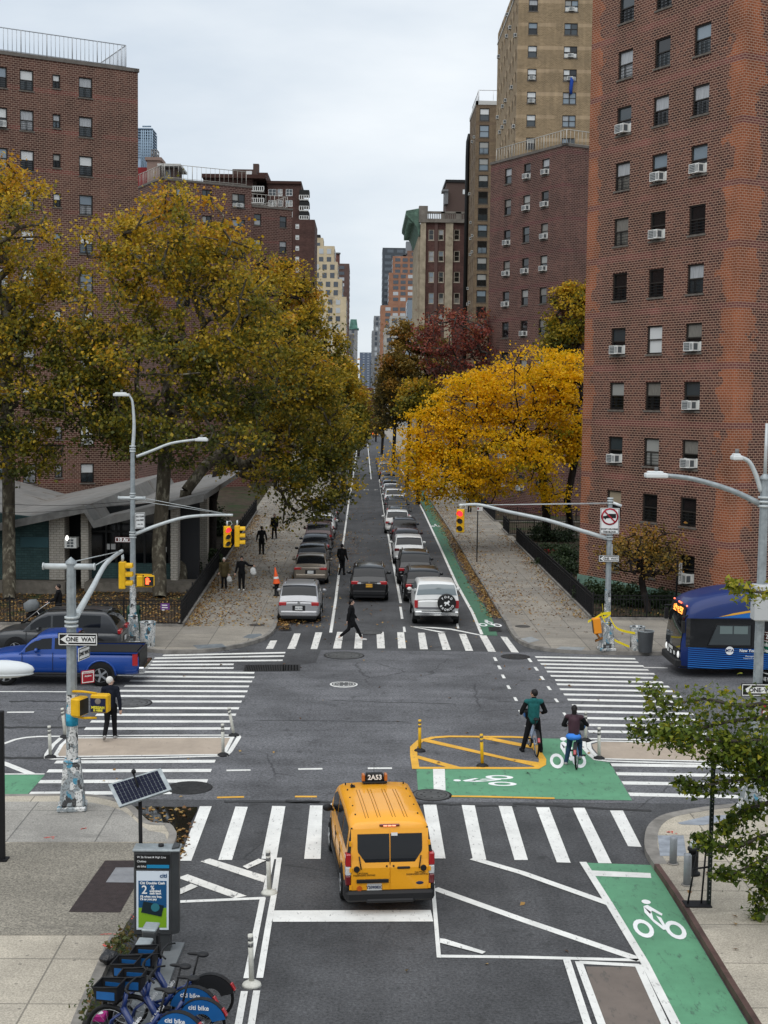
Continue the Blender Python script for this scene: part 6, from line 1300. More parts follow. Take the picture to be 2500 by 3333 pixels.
for Y, p, kind, lb in ((78.6, P_BLACK, 0, 'black sedan parked ahead of the champagne sedan'), (84.3, P_BLUEB, 0, 'blue black sedan fourth in the row on the left kerb'), (90.4, P_MAROON, 1, 'dark maroon car half hidden under the hanging plane leaves'), (96.8, P_WHITE, 1, 'white car under the hanging plane branch on the left kerb'), (103.5, P_BLACK, 1, 'black car beyond the white one on the left kerb'), (110, P_GREY, 0, 'grey car deep under the trees on the left kerb')):
 c = (suv if kind else sedan)(lb, (XL, Y+1.4, 0), p); c.rear()
# --- parked cars, right side
XR = 3.02
a = g(*cG(1130, 890)); c = suv('black car parked directly ahead of the white boxy truck, its left lamp showing', (a.x-.05, a.y+1.4, 0), P_BLACK, H=1.6); c.rear(rails=P_BLACK)
c = suv('tall black car second ahead of the white boxy truck', (2.85, 74.3, 0), P_BLACK, Ln=4.8, H=1.74); c.rear(rails=True)
c = suv('white crossover with a black rear window between dark parked cars', (2.82, 83.2, 0), P_WHITE, H=1.68); c.rear(tz=.95, tm=M_TAILD)
for Y, p, k, lb, X in ((88.6, P_MAROON, 0, 'maroon sedan roof just ahead of the white crossover', 2.95), (94.6, P_BLUEB, 1, 'black car with a roof rack under the yellow leaves', 2.95), (101, P_WHITE, 1, 'white van like car half covered by the yellow leaves', 2.6), (107.5, P_GREY, 0, 'grey sedan behind the yellow branch tips', 2.9), (113.5, P_BLACK, 1, 'black car in mid block of the right row', 2.9), (119.5, P_BLACK, 0, 'black sedan right of the white word on the road', 2.9), (126, P_WHITE, 1, 'white car parked beside the white word on the road', 2.95),
                       (132, P_GREY, 1, 'dark grey car between two white parked cars', 2.95), (138, P_WHITE, 0, 'white sedan beyond the white word on the road', 2.95), (144.5, P_LGREY, 0, 'pale grey sedan farther up the right row', 2.95), (151, P_BLACK, 0, 'black sedan over half way up the right row', 2.95), (158, P_LGREY, 1, 'grey car with a white roof edge up the right row', 3.0), (172, P_BLACK, 1, 'black car past the gap in the right row', 3.0), (180, P_WHITE, 1, 'white car past the gap in the right row', 3.0), (188, P_GREY, 0, 'dark sedan seen under the lowest yellow leaves', 3.0), (197, P_BLACK, 1, 'black car near the far end of the right row', 3.0), (206, P_GREY, 1, 'small grey car near the far end of the right row', 3.0), (216, P_BLACK, 0, 'last dark car visible in the right row', 3.0)):
 c = (suv if k else sedan)(lb, (X, Y+1.4, 0), p, detail=Y < 150); c.rear()
# --- white boxy truck with a spare wheel
a = g(*cG(1203, 1030)); Lb = 4.7; h = Lb/2
c = Car('parked_truck', 'white boxy two door truck with a round black spare wheel cover', 'truck', (a.x, a.y+1.4, 0), 0, P_WHITE, Lb, 1.98, 1.86, belt=1.18, hood=1.16, zb=.42, yr0=-h+.04, yr1=-h+.28, yf1=.3, yf0=.95, tumble=.2, wheel=.40, rw=(.18, .86), nose=.08, group='cars parked along the street', sidey=((-h+.5, -.6), (-.5, .7)), glass=mat('pale_truck_glass', (.16, .19, .20), .06, spec=.8), wbelt=.97)
for sd in (1, -1): c.box('taillight', (sd*.89, -h+.0, .98), (.15, .08, .34), M_TAIL, .01)
c.box('rear_bumper', (0, -h-.07, .58), (1.92, .2, .2), M_CHROME, .03); c.box('bumper_top', (0, -h-.07, .685), (1.3, .18, .012), M_TRIM, 0)
c.box('rear_stripe', (-.12, -h+.0, .80), (1.52, .03, .10), mat('stripe_grey', (.16, .16, .17), .5), .004); c.box('licence_plate', (.05, -h-.175, .59), (.31, .02, .16), M_PLATE, .003); text('XNF-4732', .075, M_INK, c.T, (.05, -h-.19, .59), (R(90), 0, 0))
c.box('roof_seam', (0, -.75, 1.876), (1.3, .02, .006), M_FRG, 0)
b = MB(); b.cyl((.43, -h-.02, 1.05), (.43, -h-.2, 1.05), .40, n=28); b.lathe([(.40, 0), (.40, .04), (.36, .055)], (.43, -h-.2, 1.05), 28, axis=(0, -1, 0)); sw = b.build('spare_wheel', mat('vinyl_black', (.014, .014, .014), .5), c.T)
for i, ch in enumerate('FORD'): t = R(90+42-28*i); text(ch, .13, M_WHT, sw, (.43+.28*math.cos(t), -h-.262, 1.05+.28*math.sin(t)), (R(90), R(90)-t if False else -(t-R(90)), 0), bold=.004)
for i, ch in enumerate('BRONCO'): t = R(270-65+26*i); text(ch, .13, M_WHT, sw, (.43+.28*math.cos(t), -h-.262, 1.05+.28*math.sin(t)), (R(90), -(t-R(270)), 0), bold=.004)
hp = [(-.13, .02), (-.09, .08), (-.03, .06), (.02, .07), (.06, .13), (.10, .12), (.13, .06), (.09, .05), (.08, .0), (.12, -.08), (.09, -.09), (.04, -.03), (-.02, -.03), (-.06, -.10), (-.10, -.09), (-.06, 0), (-.10, -.01)]
b = MB(); b.prism([(.43+x, -h-.262, 1.05+z) for x, z in hp], (0, -.006, 0)); b.build('horse_emblem', M_WHT, sw, fixn=True)
# --- black car driving away in the middle lane
a = g(*cG(782, 882)); c = suv('black car driving up the middle lane with an orange licence plate', (a.x, a.y+1.38, 0), P_BLACK, Ln=4.57, H=1.70, name='moving_car', group=None); c.rear(tz=.95, plate='orange', pz=.82, rails=True, tw=.36, bumper=M_TRIM)
for sd in (1, -1): c.box('lamp_cluster', (sd*.48, -2.29, .93), (.18, .03, .07), M_LAMPW, .01)
text('HGV 4132', .075, M_INK, c.T, (0, -2.322, .82), (R(90), 0, 0)); b = MB(); b.cyl((0, -2.29, .97), (0, -2.31, .97), .05, n=12); b.build('tailgate_badge', M_CHROME, c.T)
def far_car(lb, X, Y, p, nm='moving_car', cat='car'): c = suv(lb, (X, Y, 0), p, name=nm, group='far traffic at the end of the block', detail=False); c.T['category'] = cat; c.rear(tm=mat('brake_lit', (1., .05, .03), .3, emit=1.2)); return c
for px, y_, p, lb in ((1221, 1420, P_YEL, 'yellow taxi far up the street under the trees'), (1203, 1412, P_BLACK, 'dark car left of the far yellow taxi'), (1207, 1372, P_WHITE, 'white truck at the farthest visible crossing')):
 q = g(px, y_); far_car(lb, q.x, q.y, p, cat='taxi' if p is P_YEL else 'car')
# --- taxi
wr, wf = g(1123.5, 2925), g(1086, 2769); fd = (wf-wr).normalized(); rt = Vector((fd.y, -fd.x, 0)); Lt, Wt = 4.82, 1.835; h = Lt/2; wbs = 3.06
TS = (.925, .945, .945); ctr = wr+fd*(wbs/2*TS[1])+rt*((Wt/2-.08)*TS[0]); rzt = math.atan2(-fd.x, fd.y)
c = Car('taxi', 'yellow taxi van with a black roof sign crossing the near stripes', 'taxi', (ctr.x, ctr.y, 0), rzt, P_YEL, Lt, Wt, 1.83, belt=1.04, hood=1.10, zb=.26, yr0=-h+.03, yr1=-h+.26, yf1=.75, yf0=1.72, tumble=.13, wheel=.335, axles=(-wbs/2, wbs/2), sidey=((-h+.45, -1.0), (-.92, .12), (.22, 1.25)), rw=(-.001, 0.001), wbelt=.965, nose=.25, roof_r=.11, roofcol=None)
yb = -h-.005; c.T.scale = TS
def tbox(name, x, z, w, hh, m, d=.03, y=None, bev=.006): return c.box(name, (x, (yb if y is None else y)-d/2+.012, z), (w, d, hh), m, bev)
def rq(x, z): # point just off the rear face: lower part flat, upper part leaning in with the cabin
 if z <= 1.02: return Vector((x, yb-.004, z))
 lo, hi = c.yr0, c.yr1
 for _ in range(24):
  md = (lo+hi)/2
  if c.zr(md) < z: lo = md
  else: hi = md
 return Vector((x, lo-.012, z))
def rpatch(name, x0, x1, z0, z1, m, cut=0., par=None, off=0., nz=8):
 mb = MB(); P_ = []
 for i in range(nz+1):
  z = z0+(z1-z0)*i/nz; ins = cut*max(0., 1-(z-z0)/(.22))
  for x in ((x0+(ins if x0 < 0 and abs(x0) > .1 else 0)), (x1-(ins if x1 > 0 and abs(x1) > .1 else 0))): P_.append(rq(x, z)+Vector((0, -.004-off, 0)))
 mb.add(P_, [(2*i, 2*i+1, 2*i+3, 2*i+2) for i in range(nz)], 0, False); return mb.build(name, m, par or c.T)
for sd in (1, -1):
 a0, a1 = (.012, .80) if sd > 0 else (-.80, -.012)
 dr = rpatch('rear_door', a0, a1, .50, 1.69, P_YEL); dr.data.materials[0] = P_YEL
 rpatch('rear_window', (.012 if sd > 0 else -.67), (.67 if sd > 0 else -.012), 1.05, 1.60, M_CGL, .16, dr, .006)
 wi = MB(); p0, p1 = rq(sd*.64, 1.18), rq(sd*.60, .93); wi.tube([p0+Vector((0, -.03, 0)), p1+Vector((0, -.035, 0))], .014, 5); wi.build('wiper', M_TRIM, dr)
 for z in (1.42, .92, .56): hb = MB(); p = rq(sd*.815, z); hb.box((p.x, p.y-.01, z), (.05, .05, .09)); hb.build('door_hinge', P_YEL, dr)
 # tall lamps on the corners
 tl = MB(); P_ = [(sd*(Wt/2-.105), yb-.01, .64), (sd*(Wt/2-.02), yb+.03, .66), (sd*(Wt/2-.0), yb+.12, .95), (sd*(Wt/2-.03), yb+.16, 1.28), (sd*(Wt/2-.10), yb+.05, 1.30), (sd*(Wt/2-.115), yb-.015, 1.0)]
 def lamp(nm, z0, z1, m):
  mb = MB(); mb.box((sd*(Wt/2-.055), yb+.075, (z0+z1)/2), (.115, .20, z1-z0)); mb.build(nm, m, c.T, bevel=.02)
 lamp('taillight', .98, 1.24, M_TAIL); lamp('reverse_light', .80, .98, M_LAMPW); lamp('lower_lamp', .60, .80, M_TAILD)
 mb = MB(); mb.add([rq(sd*.815, 1.22)+Vector((0, -.002, 0)), rq(sd*.885, 1.22)+Vector((0, .02, 0)), rq(sd*.80, 1.72)+Vector((0, .01, 0)), rq(sd*.765, 1.72)], [(0, 1, 2, 3) if sd > 0 else (3, 2, 1, 0)]); mb.build('pillar_trim', M_TRIM, c.T)
 mb = MB(); mb.cyl((sd*.69, yb-.004, .93), (sd*.69, yb-.025, .93), .05, n=14); rf = mb.build('round_reflector', M_TAILD, dr); mb = MB(); mb.lathe([(.05, 0), (.062, 0), (.062, .028), (.05, .028)], (sd*.69, yb-.004, .93), 14, axis=(0, -1, 0)); mb.build('reflector_ring', M_TRIM, rf)
 mb = MB(); mb.cyl((sd*.07+.0, yb-.004, .98), (sd*.07, yb-.016, .98), .02, n=10); mb.build('door_lock', M_TRIM, dr)
 for xx, w in ((.38, .09), (.74, .11)): tbox('bumper_reflector', sd*xx, .40 if xx < .5 else .385, w, .045, M_TAIL, .02, yb-.075)
text('CAUTION', .05, M_BLK, c.T, (-.57, yb-.014, .84), (R(90), 0, 0)); text('PASSENGERS EXITING', .046, M_BLK, c.T, (-.53, yb-.014, .80), (R(90), 0, 0)); text('CAUTION', .05, M_BLK, c.T, (.62, yb-.014, .84), (R(90), 0, 0)); text('PASSENGERS EXITING', .046, M_BLK, c.T, (.56, yb-.014, .80), (R(90), 0, 0))
tbox('plate_hood', -.36, .685, .66, .07, M_TRIM, .06); pl = tbox('licence_plate', -.32, .555, .31, .16, M_PLATE, .02); text('Y209082C', .078, M_INK, pl, (-.32, yb-.012, .55), (R(90), 0, 0), bold=.002)
st_ = tbox('medallion_sticker', -.10, .575, .13, .12, mat('sticker_blue', (.10, .19, .33), .5), .016); tbox('sticker_edge', -.10, .53, .13, .035, M_PLATE, .018)
mb = MB(); mb.cyl((-.63, yb-.004, .535), (-.63, yb-.03, .535), .055, n=14); mb.build('round_reflector', mat('reflector_amber', (.5, .10, .01), .2, coat=.6), c.T)
hd = tbox('door_handle', .28, .94, .27, .05, M_TRIM, .04, bev=.015); mb = MB(); mb.ball((.62, yb-.006, .62), (.085, .012, .035), 12); mb.build('maker_oval', M_INK, c.T); mb = MB(); mb.box((-.56, yb-.008, .41), (.16, .012, .04)); mb.build('badge_plate', M_TRIM, c.T)
c.box('rear_bumper', (0, -h+.0, .38), (Wt*.99, .2, .22), M_TRIM, .05); c.box('bumper_step', (0, -h-.03, .30), (1.0, .2, .08), M_TRIM, .03)
for sd in (1, -1): c.box('bumper_corner', (sd*(Wt/2-.06), -h+.2, .44), (.16, .42, .34), M_TRIM, .05); c.box('sill_trim', (sd*(Wt/2-.01), 0, .33), (.06, 2.3, .14), M_TRIM, .02)
mb = MB(); p = rq(0, 1.745); mb.box((0, p.y-.012, 1.755), (.42, .05, .05)); bl = mb.build('brake_light', M_TAILD, c.T, bevel=.015); mb = MB()
for i in range(3): mb.box((-.09+.09*i, p.y-.04, 1.752), (.075, .006, .02))
mb.build('lit_strip', mat('brake_strip_lit', (1., .25, .14), .3, emit=2.0), bl)
mb = MB(); mb.add([rq(.03, 1.56)+Vector((0, -.016, 0)), rq(.16, 1.56)+Vector((0, -.016, 0)), rq(.16, 1.62)+Vector((0, -.016, 0)), rq(.03, 1.62)+Vector((0, -.016, 0))], [(0, 1, 2, 3)]); mb.build('window_sticker', M_PLATE, c.T)
mb = MB()
for x in (-.45, -.39, -.21, -.15, .09, .15, .33, .39):
 P_ = [c.cab(-1.95+.4*i, .6+.4*(1-abs(x)/.66), 1 if x > 0 else -1)+Vector((0, 0, .004)) for i in range(6)]; mb.tube(P_, .006, 4)
mb.build('roof_groove', mat('groove_dark_yellow', (.30, .13, .005), .5), c.T)
for sd in (1, -1):
 for y in (-1.7, -1.1, -.5, .1, .6): mb = MB(); mb.cyl((sd*.66, y, 1.78), (sd*.66, y, 1.845), .016, n=8); mb.build('roof_cap', M_TRIM, c.T)
 d_ = MB(); [d_.box((sd*(Wt/2-.0), y, .72), (.012, .012, .62)) for y in (-.95, .16, 1.3)]; d_.box((sd*(Wt/2+.004), -.98, .86), (.012, .18, .03)); d_.box((sd*(Wt/2+.004), .03, .9), (.02, .16, .035)); d_.build('door_seam', M_TRIM, c.T)
mb = MB(); mb.box((0, .62, 1.86), (.56, .26, .04)); sg = mb.build('roof_sign', M_TRIM, c.T, bevel=.01); mb = MB(); mb.box((0, .62, 1.965), (.44, .17, .17), taper=.86); mb.build('sign_panel', M_BLK, sg, bevel=.02); text('2A53', .15, mat('roof_number_white', (.75, .75, .73), .5), sg, (0, .525, 1.968), (R(86), 0, 0), bold=.004)
for sd in (1, -1): mb = MB(); mb.box((sd*.255, .62, 1.955), (.075, .17, .16), taper=.9); mb.build('sign_lamp', mat('amber_lens', (.42, .12, .02), .3), sg, bevel=.015)
mb = MB(); mb.tube([(0, .72, 2.04), (0, .72, 2.25)], .006, 4); mb.build('aerial', M_TRIM, c.T); mb = MB(); mb.tube([(-.52, .35, 1.83), (-.55, .3, 1.9)], [.03, .012], 6); mb.box((-.52, .35, 1.835), (.1, .14, .02)); mb.build('roof_antenna', M_TRIM, c.T)
# --- blue pickup, heading left
a = g(*cL(645, 1430)); Lp = 5.25; h = Lp/2
c = Car('pickup_truck', 'bright blue crew cab pickup driving left on the avenue', 'pickup', (a.x-1.35, a.y+.82, 0), R(90), P_BLUE, Lp, 1.85, 1.75, belt=1.13, hood=1.12, zb=.38, yr0=-.62, yr1=-.38, yf1=.75, yf0=1.42, tumble=.2, wheel=.39, axles=(-1.35, 1.85), rw=(.2, .8), deck=1.13, sidey=((-.32, .22), (.32, 1.2)), nose=.12)
mb = MB(); mb.b2((-.72, -h+.12, 1.06), (.72, -.72, 1.165)); c_ = mb.build('bed_liner', M_TRIM, c.T)
for sd in (1, -1): mb = MB(); mb.b2((sd*.86-.09, -h+.05, 1.12), (sd*.86+.09, -.66, 1.19)); mb.build('bed_rail', P_BLUE, c.T, bevel=.02); mb = MB(); mb.b2((sd*.86-.1, -h+.05, 1.185), (sd*.86+.1, -.66, 1.205)); mb.build('rail_cap', M_TRIM, c.T)
c.box('tailgate', (0, -h+.03, .86), (1.62, .1, .62), M_TRIM, .02)
for sd in (1, -1): c.box('taillight', (sd*.855, -h+.13, .92), (.15, .18, .42), M_TAIL, .02); c.box('door_handle', (sd*.935, -.05, .98), (.03, .18, .04), P_BLUE, .01)
c.box('rear_bumper', (0, -h-.08, .56), (1.8, .22, .22), M_CHROME, .04)
for sd in (1, -1):
 d_ = MB(); [d_.box((sd*.927, y, .84), (.012, .014, .6)) for y in (-.58, .27, 1.3)]; d_.build('door_seam', M_TRIM, c.T); c.box('side_step', (sd*.9, .25, .42), (.12, 2., .08), M_TRIM, .02)
 f_ = MB()
 for y in c.ax: f_.tube([(sd*.93, y+.5*math.cos(t), .39+.5*math.sin(t)) for t in [math.pi*i/10 for i in range(11)]], .035, 6)
 f_.build('fender_flare', P_BLUE, c.T)
# --- grey car at the far kerb
a = g(0, 2085)
c = suv('dark grey sport utility car stopped behind the blue pickup by the far kerb', (at(400*.51236, 2000, 51.3).x, 51.6, 0), P_GREY, R(90), Ln=4.82, Wd=1.94, H=1.76, name='grey_car', group=None); c.rear(tz=1.0, rails=M_TRIM, tw=.45, bumper=P_GREY); c.T.location.x = at(790*.51236, 2060, 51.5).x-2.41
for sd in (1, -1):
 d_ = MB(); [d_.box((sd*.965, y, .72), (.012, .014, .58)) for y in (-.72, .16, 1.1)]; [d_.box((sd*.972, y, .93), (.02, .17, .035)) for y in (-.55, .33)]; d_.box((sd*.955, .2, .40), (.04, 2.6, .14)); d_.build('door_seam', M_TRIM, c.T)
# --- bus, heading left
pb = at(2216, 2189, 48.0); xf = pb.x; yb_ = 48.0; T = thing('city_bus', 'dark blue city bus with bright blue stripes turning in from the right edge', 'bus', (xf+6, yb_+1.3, 0), R(90))
M_BUSD = carpaint('bus_navy', (.004, .020, .115), rough=.5); M_BUSB = carpaint('bus_blue', (.006, .13, .44), rough=.4); M_BUSY = carpaint('bus_gold', (.75, .38, .04)); M_BGL = mat('bus_glass', (.006, .007, .008), .05, spec=.8)
YH = [(5.3, 0.), (5.5, .05), (5.7, .3), (5.85, .6), (6.0, 1.)]
def hwid(y):
 if y <= 5.3: return 1.3
 for (a, p), (b, q) in zip(YH, YH[1:]):
  if y <= b+1e-6: return 1.3*(1-.10*(p+(q-p)*(y-a)/(b-a)))
 return 1.17
def hroof(y): t = max(0., (y-3.0)/3.0); return 3.22-.62*t**2.2
mb = MB(); ysb = [-6, -5.9, -4, -2, 0, 2, 3, 3.6, 4.2, 4.7, 5.0, 5.3, 5.5, 5.7, 5.85, 6.0]; rings = []
for y in ysb:
 w, zt = hwid(y), hroof(y); z0 = .33; fr_ = (y-5.1)/.9 if y > 5.1 else 0
 rings.append([Vector((x*w, y-(.35*max(0, (z-1.1)/2)**1.3 * max(0., min(1., (y-5.3)/.7))**2 if y > 5.3 else 0), z)) for x, z in ((0, z0), (.9, z0), (1, z0+.12), (1, 1.2), (.995, 2.0), (.985, zt-.55), (.93, zt-.28), (.78, zt-.06), (.4, zt), (0, zt), (-.4, zt), (-.78, zt-.06), (-.93, zt-.28), (-.985, zt-.55), (-.995, 2.0), (-1, 1.2), (-1, z0+.12), (-.9, z0))])
nr_ = len(rings[0]); mb.add([v for r in rings for v in r], [(i*nr_+j, i*nr_+(j+1) % nr_, (i+1)*nr_+(j+1) % nr_, (i+1)*nr_+j) for i in range(len(rings)-1) for j in range(nr_)], 0, True); mb.add(rings[-1], [list(range(nr_))]); mb.add(rings[0], [list(range(nr_))[::-1]]); mb.build('body', M_BUSD, T, fixn=True)
def bx(y, z, sd=1): return Vector((sd*(hwid(y)*(1.0 if z < 1.3 else .993)+.008), y, z))
def bstrip(name, ya, yb2, zf, zt_, m, n=12, off=0., par=None):
 q = MB(); P_ = []
 for i in range(n+1):
  y = ya+(yb2-ya)*i/n
  for z in (zf(y), zt_(y)): P_.append(bx(y, z)+Vector((off, 0, 0)))
 q.add(P_, [(2*i, 2*i+2, 2*i+3, 2*i+1) for i in range(n)], 0, False); return q.build(name, m, par or T, fixn=False)
# camera sees the driver's side: with the nose to the left that side is local +X reversed by the turn
SIDE = -1
def bx(y, z, sd=SIDE): return Vector((SIDE*(hwid(y)*(1.0 if z < 1.3 else .995)+.010), y, z))
_w = bstrip('side_glass', -5.5, 5.84, lambda y: 1.12, lambda y: 2.16, M_BGL, 80)
for k in range(-2, 12): bstrip('side_stripe', 1.45 if k < 8 else -3., 5.75, lambda y, k=k: max(.36, .30+.075*k+.05*(y-2)), lambda y, k=k: max(.361, min(1.1, .30+.075*k+.05*(y-2)+.034-.0015*k)), M_BUSB, 40, .004)
bstrip('upper_band', -5.6, 5.0, lambda y: 2.2, lambda y: 2.2+.26*ease((5.0-y)/2.2)+.001, M_BUSB, 60, .004); bstrip('gold_band', -5.6, 4.7, lambda y: 2.47-.26*(1-ease((5.0-y)/2.2)), lambda y: 2.47-.26*(1-ease((5.0-y)/2.2))+.075*ease((4.7-y)/.6), M_BUSY, 20, .006)
text('9877', .17, M_WHT, T, bx(2.35, 2.33)+Vector((SIDE*.012, 0, 0)), (R(90), 0, R(-90)), bold=.004); text('New York City Bus', .145, M_WHT, T, bx(3.35, 1.02)+Vector((SIDE*.012, 0, 0)), (R(90), 0, R(-90)), bold=.003); text('Metropolitan', .08, M_WHT, T, bx(3.5, .82)+Vector((SIDE*.012, 0, 0)), (R(90), 0, R(-90))); text('Transportation Authority', .055, M_WHT, T, bx(3.5, .745)+Vector((SIDE*.012, 0, 0)), (R(90), 0, R(-90)))
q = MB(); p = bx(4.28, 1.02); q.cyl(p, p+Vector((SIDE*.012, 0, 0)), .15, n=20); em = q.build('round_emblem', M_WHT, T); text('MTA', .14, M_BUSD, em, p+Vector((SIDE*.018, 0, 0)), (R(90), 0, R(-90)), bold=.004)
# driver's window, yellow notice, gills
q = MB(); q.add([bx(y, z)+Vector((SIDE*.008, 0, 0)) for y, z in ((5.05, 1.22), (3.55, 1.22), (3.55, 1.93), (4.75, 1.93))], [(0, 1, 2, 3)]); dw = q.build('driver_window', mat('driver_window_glass', (.045, .055, .058), .08, spec=.8), T)
q = MB(); [q.add([bx(y, z)+Vector((SIDE*.014, 0, 0)) for y, z in ((y0, 1.62), (y1, 1.62), (y1, 1.9), (y0, 1.9))], [(0, 1, 2, 3)]) for y0, y1 in ((4.65, 4.2), (4.15, 3.65))]; q.build('window_shade', mat('shade_grey_green', (.14, .18, .175), .6), dw)
q = MB(); q.tube([bx(y, z)+Vector((SIDE*.014, 0, 0)) for y, z in ((5.08, 1.2), (3.5, 1.2), (3.5, 1.97), (4.78, 1.97))], .018, 5, closed=True); q.build('window_seal', M_TRIM, dw)
q = MB(); p = bx(1.55, 1.4)+Vector((SIDE*.01, 0, 0)); q.box(p, (.012, .36, .36)); nb = q.build('yellow_notice', mat('notice_yellow', (.62, .46, .08), .6), T); q = MB(); q.box(p+Vector((SIDE*.01, 0, -.05)), (.012, .28, .2)); q.build('notice_picture', mat('notice_dark', (.06, .05, .04), .6), nb)
q = MB(); p = bx(.95, .5); q.prism([bx(.7+.62*math.cos(t), .5+.62*math.sin(t)) for t in [math.pi*(-.09+1.18*i/16) for i in range(17)]], (-SIDE*.3, 0, 0)); q.build('wheel_arch', M_TRIM, T, fixn=True)
for yy in (.7, -4.2):
 for sd in (1, -1):
  w = MB(); w.lathe([(.3, -.14), (.47, -.14), (.5, -.1), (.5, .1), (.47, .14), (.3, .14)], n=24, axis=(1, 0, 0)); wo = w.build('wheel', M_TYRE, T, loc=(sd*1.17, yy, .5)); r = MB(); r.lathe([(.31, sd*.11), (.29, sd*.15), (.24, sd*.10), (.14, sd*.10), (.13, sd*.17), (.05, sd*.18)], n=20, axis=(1, 0, 0)); r.build('rim', M_LAMPW, wo); r = MB(); r.cyl((sd*.10, 0, 0), (sd*.2, 0, 0), .09, n=12); [r.cyl((sd*.1, .19*math.cos(i*.628), .19*math.sin(i*.628)), (sd*.13, .19*math.cos(i*.628), .19*math.sin(i*.628)), .03, n=6) for i in range(10)]; r.build('hub', M_RIMD, wo)
# front: windscreen, destination sign, lamps, bumper, bike rack
def fx(u, z): return Vector((u*hwid(5.95)*.97, 6.02-.35*max(0, (z-1.1)/2)**1.3-.02*u*u, z))
def fpatch(name, u0, u1, z0, z1, m, off=.02, n=8, par=None):
 q = MB(); P_ = [fx(u0+(u1-u0)*i/n, z0+(z1-z0)*j/5)+Vector((0, off, 0)) for i in range(n+1) for j in range(6)]; q.add(P_, [(i*6+j, i*6+j+1, (i+1)*6+j+1, (i+1)*6+j) for i in range(n) for j in range(5)], 0, True); return q.build(name, m, par or T, fixn=True)
ws_ = fpatch('windshield', -1.0, 1.0, 1.0, 2.2, M_BGL); ds = fpatch('destination_sign', -.95, .95, 2.2, 2.52, M_BLK, .03)
q = MB(); rr_ = random.Random(4)
for j in range(6):
 for i in range(14):
  if rr_.random() < .62: p = fx(-.62+i*.085, 2.24+j*.04)+Vector((0, .05, 0)); q.box(p, (.07, .012, .024))
q.build('lit_dots', mat('led_orange', (1., .30, .05), .4, emit=2.5), ds)
q = MB(); [q.ball(fx(u, 2.56)+Vector((0, .0, .0)), .035, 6) for u in (-.85, -.15, 0, .15, .85)]; q.build('marker_light', mat('marker_red_lit', (1., .16, .08), .4, emit=1.5), T)
fpatch('front_mask', -.97, .97, .62, .98, M_TRIM, .02)
for u in (-.82, .82): q = MB(); q.ball(fx(u, .8)+Vector((0, .02, 0)), (.11, .05, .13), 10); q.build('headlight', mat('bus_headlight', (.8, .8, .78), .2, emit=.35), T)
q = MB(); [q.box(fx(u, z)+Vector((0, .05, 0)), (w, .02, hh)) for u, z, w, hh in ((.1, .9, .62, .1), (.45, .74, .2, .14), (0.05, .74, .2, .12), (-.4, .78, .2, .12))]; q.build('front_plate', M_PLATE, T)
q = MB(); q.prism([fx(u, .38)+Vector((0, .16, 0)) for u in [-1+.2*i for i in range(11)]]+[Vector((1.28, 5.3, .38)), Vector((-1.28, 5.3, .38))], (0, 0, .26)); q.build('front_bumper', M_TRIM, T, bevel=.03, fixn=True)
q = MB(); q.box((SIDE*1.25, 5.95, 1.85), (.22, .1, .42)); q.tube([(SIDE*1.1, 5.7, 2.25), (SIDE*1.25, 6.0, 2.2), (SIDE*1.25, 5.95, 2.05)], .03, 6); q.build('mirror', M_TRIM, T, bevel=.03)
q = MB(); q.box((-SIDE*1.3, 6.0, 1.95), (.18, .12, .4)); q.tube([(-SIDE*1.1, 5.7, 2.3), (-SIDE*1.35, 6.05, 2.25), (-SIDE*1.3, 6., 2.1)], .03, 6); q.build('mirror', M_TRIM, T, bevel=.03)
q = MB(); q.box((0, -.6, 3.2), (2.0, 5., .2)); q.build('roof_fairing', M_BUSD, T, bevel=.08); q = MB(); q.box((0, 1.55, 3.24), (1.5, 1.5, .06)); q.build('roof_hatch', M_WHT, T, bevel=.02)
# ================================================================== people (face local +Y)
M_SKIN = mat('skin', (.42, .25, .18), .55, var=.12, scale=12.); M_SKIN2 = mat('skin_pale', (.52, .33, .25), .55, var=.12, scale=12.); M_EYE = mat('eye_dark', (.02, .015, .012), .3); M_LIP = mat('lip', (.30, .10, .09), .5)
M_HBLK = mat('hair_black', (.010, .008, .008), .5); M_HWHT = mat('hair_white', (.62, .60, .56), .7, var=.2, scale=30.); M_CBLK = mat('cloth_black', (.009, .009, .010), .85, var=.3, scale=9.); M_CNAVY = mat('cloth_navy', (.012, .014, .022), .85, var=.3, scale=9.)
M_TEALV = mat('fleece_teal', (.018, .105, .105), .9, var=.2, scale=14.); M_PUFF = mat('puffer_plum', (.040, .016, .024), .6, var=.3, scale=5.); M_OLIVE = mat('coat_olive', (.075, .058, .028), .85, var=.25, scale=8.); M_JEAN = mat('jeans_blue', (.020, .045, .085), .85, var=.3, scale=9.); M_SHOE = mat('shoe_white', (.60, .58, .55), .6); M_SHOEG = mat('shoe_grey', (.30, .29, .28), .7); M_BLUESH = mat('shirt_blue', (.05, .20, .62), .8, var=.15)
def cap(mb, a, b, r0, r1):                   # closed tapered capsule
 a, b = Vector(a), Vector(b); d = b-a; Lg = max(d.length, 1e-4)
 if d.length < 1e-4: d = Vector((0, 0, 1))
 mb.mid = getattr(mb, 'mid', [])+[((a+b)/2, max(r0, r1)), (a.lerp(b, .9), max(r0, r1))]
 mb.lathe([(max(r0*math.cos(t), r0*.05), r0*math.sin(t)) for t in [-math.pi/2+math.pi/2*i/5 for i in range(6)]]+[(max(r1*math.cos(t), r1*.05), Lg+r1*math.sin(t)) for t in [math.pi/2*i/5 for i in range(6)]], a, 12, axis=d)
from mathutils.bvhtree import BVHTree
